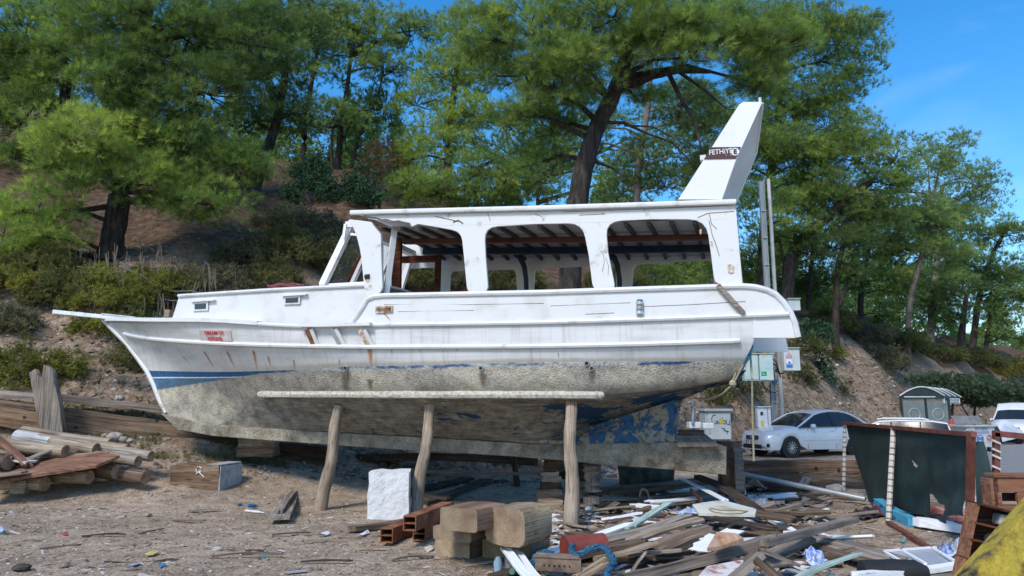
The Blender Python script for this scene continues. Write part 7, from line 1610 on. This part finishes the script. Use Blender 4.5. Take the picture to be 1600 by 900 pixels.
tot += pine('distant pines seen through the gaps above the cabin', [(840,330),(840,280)], 42, .15, .1, [(680,250,60,30,0,.1),(620,230,50,40,0,.1),(920,180,60,60,0,0),(1050,170,70,50,0,.1),(1130,220,60,60,0,0),(960,90,60,50,0,0),(700,120,60,60,0,.1),(840,190,60,50,0,0),(980,280,60,40,0,0),(1060,240,60,50,0,-.1),(720,210,50,40,0,0),(850,290,60,30,0,0),(560,190,50,40,0,0),(780,250,60,40,0,.1),(880,270,50,30,0,.1),(1000,260,60,40,0,.0),(1090,300,60,60,0,-.1),(1150,330,50,60,0,-.1)], m=LF_, rc=.7, dens=.5, nn=8, L=.35, w_=.045, tufts=20, seed=33)
# --- shrubs
def shrub(label, u, v, Y, ru, rv, m, seed, name='shrub', cat='shrub', grp='shrubs on the bank', leaf=(.09,.03), rc=.2, dens=1., nn=7, tufts=16, lump=0):
    rs = np.random.RandomState(seed); Yn = min(max(onhill(u, v+rv*.75, Y), Y*.85), Y*1.5); Y = Yn; c = at(u, v, Y); zg = hz(c.x, c.y); a = ru*Y/F; b_ = rv*Y/F; base = Vector((c.x, c.y, min(zg, c.z)-.05))
    root = empty(name, base, 0, label, cat, grp); n = max(6, int(dens*(a*a*.9+a*b_)*3.2/(rc*rc)))
    p = unit(rs.normal(0,1,(n,3))); p[:,2] = abs(p[:,2]); p *= rs.uniform(.3,1,(n,1))**.35
    top = c.z + b_ - base.z
    Cl = p*np.array([a,a*.8,top]); Cl[:,2] *= 1+.12*rs.normal(0,1,n); 
    k = tufts; q = unit(rs.normal(0,1,(n,k,3))); C = Cl[:,None,:] + q*rc*np.array([1.1,1.1,.9])*rs.uniform(.4,1,(n,k,1)); D = q*.7 + np.array([0,0,.6])
    tn = np.clip(.45 + rs.normal(0,.18,(n,1)) + rs.normal(0,.14,(n,k)), 0, 1)
    V, Tr = sprays(C.reshape(-1,3), D.reshape(-1,3), nn, leaf[0], leaf[1], .8, rs)
    soup('foliage', V, Tr, m, root, attr=np.repeat(tn.reshape(-1), nn*3))
    m_ = MB()
    for j in range(7): e = Cl[rs.randint(n)]; m_.tube([(0,0,0), Vector(e)*.5+Vector((0,0,-.05)), Vector(e)], [.02,.014,.006], 4)
    meta(m_.build('stems', PBARK, root, fix=False), kind='stuff'); return len(Tr)
YG = leafmat('yellow_green_leaves', (.1,.1,.03), (.21,.2,.055), (.33,.3,.08)); OL = leafmat('olive_leaves', (.07,.075,.035), (.15,.15,.065), (.25,.23,.11)); DKL = leafmat('dark_glossy_leaves', (.02,.05,.028), (.045,.1,.05), (.08,.17,.08), .1)
DRY = leafmat('dry_brown_foliage', (.08,.045,.03), (.17,.1,.07), (.28,.18,.13)); GYL = leafmat('grey_green_leaves', (.08,.08,.055), (.16,.15,.11), (.26,.24,.18))
s2 = 0
s2 += shrub('round dark green bush, left one of the pair above the cabin front', 487, 285, 24, 46, 40, DKL, 41, 'dark_bush', 'bush', 'dark green bushes above the cabin front', (.08,.05), .3, 1.2, 8, 22)
s2 += shrub('round dark green bush, right one of the pair above the cabin front', 562, 300, 23.4, 36, 32, DKL, 42, 'dark_bush', 'bush', 'dark green bushes above the cabin front', (.08,.05), .3, 1.2, 8, 22)
s2 += shrub('brown dead bush on the slope behind the dark green bushes', 600, 240, 29, 48, 24, DRY, 43, 'dead_bush', 'bush', None, (.25,.03), .35, .7, 7, 14)
SH = [(30,455,17,55,26,YG,'yellow green shrub at the left edge above the rubble'),(95,460,16.6,50,26,OL,'olive shrub just right of the left edge shrub'),(150,440,17.2,45,18,YG,'yellowish shrub under the big dark trunk'),(170,470,16.3,62,30,YG,'largest yellow green shrub, above the bowsprit tip'),(235,455,16.8,50,24,YG,'yellow green shrub behind the bowsprit, right of the largest one'),(150,515,15.7,38,14,YG,'low yellow green shrub right under the bowsprit'),
 (290,455,17.2,45,24,OL,'olive shrub behind the front end of the trunk cabin'),(350,440,17.8,42,16,GYL,'grey green shrub above the forward porthole'),(420,430,18,45,16,OL,'olive shrub above the second porthole'),(205,500,15.8,40,14,OL,'dull shrub behind the bow, left of the trunk cabin'),(255,480,16.3,30,14,GYL,'grey twiggy shrub at the front corner of the trunk cabin'),
 (25,575,15.3,36,34,YG,'bright shrub at the left edge above the beams'),(95,585,15.0,30,26,YG,'leafy shrub right behind the split grey post'),(205,570,15.3,24,24,OL,'grass tufted shrub on the bank close to the stem'),(15,505,16.1,40,16,GYL,'grey low shrub at the left edge, on the rubble'),
 (390,400,20,50,22,GYL,'grey green shrub on the slope left of the windscreen'),(450,390,20.4,50,26,OL,'olive shrub on the slope directly left of the windscreen'),(500,365,21,44,24,GYL,'grey shrub on the slope behind the windscreen top'),(440,345,22.5,44,16,GYL,'low shrub on the slope below the dark green bushes'),(520,410,19,40,26,OL,'shrub seen through the windscreen'),(640,430,18.6,50,26,OL,'shrub seen through the front cabin bay'),(585,420,18.8,34,28,GYL,'grey shrub seen past the wheelhouse pillar'),
 (720,440,18.4,50,20,GYL,'grey shrub seen through the second cabin bay'),(800,440,18.6,50,22,OL,'olive shrub seen through the middle bay, left of the trunk'),(960,440,20,50,16,OL,'shrub seen low through the last bay'),(70,420,19,60,18,OL,'dull shrub on the slope at left, left of the big trunk'),(40,400,20,50,14,YG,'low yellowish shrub below the left bright bough')]
for i, (u,v,Y,ru,rv,m__,l) in enumerate(SH): s2 += shrub(l, u, v-rv*.15, Y, ru*1.12, rv*1.3, m__, 50+i, rc=.17, dens=.8, nn=6, leaf=(.1,.026))
s2 += shrub('bright green low pine sapling seen through the last cabin bay, left', 1020, 425, 21, 50, 26, LG_, 90, 'sapling', 'sapling', 'young pines seen through the last cabin bay', (.17,.017), .3, 1, 9, 20)
s2 += shrub('bright green low pine sapling seen through the last cabin bay, right', 1085, 425, 21.5, 50, 30, LG_, 91, 'sapling', 'sapling', 'young pines seen through the last cabin bay', (.17,.017), .3, 1, 9, 20)
BK = [(1290,500,30,50,16,OL,'olive scrub high on the bank right of the small pale box'),(1345,520,31,50,16,GYL,'grey scrub below the dark double trunk'),(1265,520,28,40,18,DKL,'dark scrub on the bank right behind the stern rail'),(1400,530,34,50,16,OL,'olive scrub below the pale trunked pair'),(1460,550,40,50,14,OL,'low scrub left of the right edge pines'),(1304,552,27.5,17,15,YG,'bright yellow green bush on the cut bank'),(1255,545,27,36,20,OL,'dull bush behind the labelled electric box'),(1252,592,26.8,24,18,OL,'green bush on the bank right of the utility pole'),(1288,580,27,22,16,DKL,'dark green bush on the bank, left of the bare earth'),(1318,606,28,13,14,GYL,'grey bush at the middle of the cut bank'),
 (1380,560,31,40,18,GYL,'grey scrub tuft above the bare earth bank'),(1520,560,46,50,14,OL,'scrub line above the bus shelter'),(1580,575,52,50,12,YG,'yellowish scrub at the top of the bank at the right edge'),(1150,600,22.5,40,40,GYL,'shadowy scrub behind the stern and the grey cabinet'),(1110,620,21.5,30,24,OL,'scrub between the stern post and the grey cabinet')]
for i, (u,v,Y,ru,rv,m__,l) in enumerate(BK): s2 += shrub(l, u, v, Y, ru, rv, m__, 110+i, leaf=(.14,.045), rc=.3, dens=.8, grp='shrubs on the cut bank')
OLV = leafmat('olive_tree_leaves', (.06,.09,.06), (.11,.155,.11), (.18,.23,.16))
for i,(u,ms,l) in enumerate(((1485,[(1480,602,50,18,0,0),(1510,610,40,18,0,.1),(1450,596,30,12,0,0)],'grey green olive tree directly behind the bus shelter roof'),(1520,[(1545,610,40,22,0,0),(1520,626,30,16,0,0)],'grey green olive tree behind the waste container'),(1575,[(1580,622,36,20,0,-.1),(1605,612,30,22,0,0)],'grey green olive tree above the white van'))):
    tot += pine(l, [(u,668),(u+3,640),(u+6,615)], 39+i, .07, .05, ms, m=OLV, rc=.45, dens=1.1, nn=7, L=.14, w_=.06, tufts=26, seed=140+i, name='olive_tree', hill=False, grp='olive trees at the foot of the cut bank', limbs=[(.05,[(u,660),(u-14,640),(u-22,622)])])
# far wood and pale hill at the right
def scatter_green(name, label, n, fn, m, L, w_, nn, seed):
    rs = np.random.RandomState(seed); P, D = fn(rs, n); V, Tr = sprays(P, D, nn, L, w_, .8, rs); tn = np.clip(np.repeat(rs.normal(.45,.2,len(P)), nn*3), 0, 1)
    meta(soup(name, V, Tr, m, attr=tn), label, kind='stuff'); return len(Tr)
def litter_fn(rs, n):
    a = rs.uniform(-.8,.75,n); yb = np.interp(a, A_, YB); yc = np.interp(a, A_, YC); y = yb + .3 + (yc-yb+6)*rs.uniform(0,1,n)**1.4; x = a*y; k = vnoise(x, y, .5, 8) + rs.uniform(-.3,.3,n) > .0
    x, y = x[k], y[k]; return np.stack([x,y,height(x,y)],-1), np.tile([0,0,1.],(len(x),1))
s2 += scatter_green('ground_cover', 'low dull scrub and grass covering the slope', 8000, litter_fn, GYL, .2, .03, 7, 200)
def grass_fn(rs, n):
    a = rs.uniform(-.75,-.3,n); yb = np.interp(a, A_, YB); y = yb + rs.uniform(-.6,3,n); x = a*y; k = vnoise(x, y, .9, 3) > .12; x, y = x[k], y[k]; return np.stack([x,y,height(x,y)],-1), np.tile([0,0,1.5],(len(x),1))
s2 += scatter_green('dry_grass', 'tufts of dry grass on the foot of the bank at left', 2600, grass_fn, OL, .2, .012, 8, 201)
def farwood_fn(rs, n):
    a = rs.uniform(-.85,.78,n); yc = np.interp(a, A_, YC); y = yc*1.03 + rs.uniform(0,12,n); x = a*y; q_ = np.clip(vnoise(a*60,y*.05,1.,6)+.5,0,1); z = height(x,y) + rs.uniform(0,1,n)*(1.2+q_**1.5*np.interp(a, [-.85,-.3,-.2,-.1,.05,.15,.3,.45,.6,.78], [11,10,7,5,5,6,8,9,8,8])); d = rs.normal(0,.5,(n,3)); d[:,2] = .6; return np.stack([x,y,z],-1), d
s2 += scatter_green('far_wood', 'far pine wood on the crest that reads as one mass', 40000, farwood_fn, LF_, .55, .085, 7, 202)
# ---------------------------------------------------------------- every catalogued thing is a thing
for o in bpy.data.objects:
    if o.parent is None and o.get('category') and not o.get('kind'): o['kind'] = 'thing'
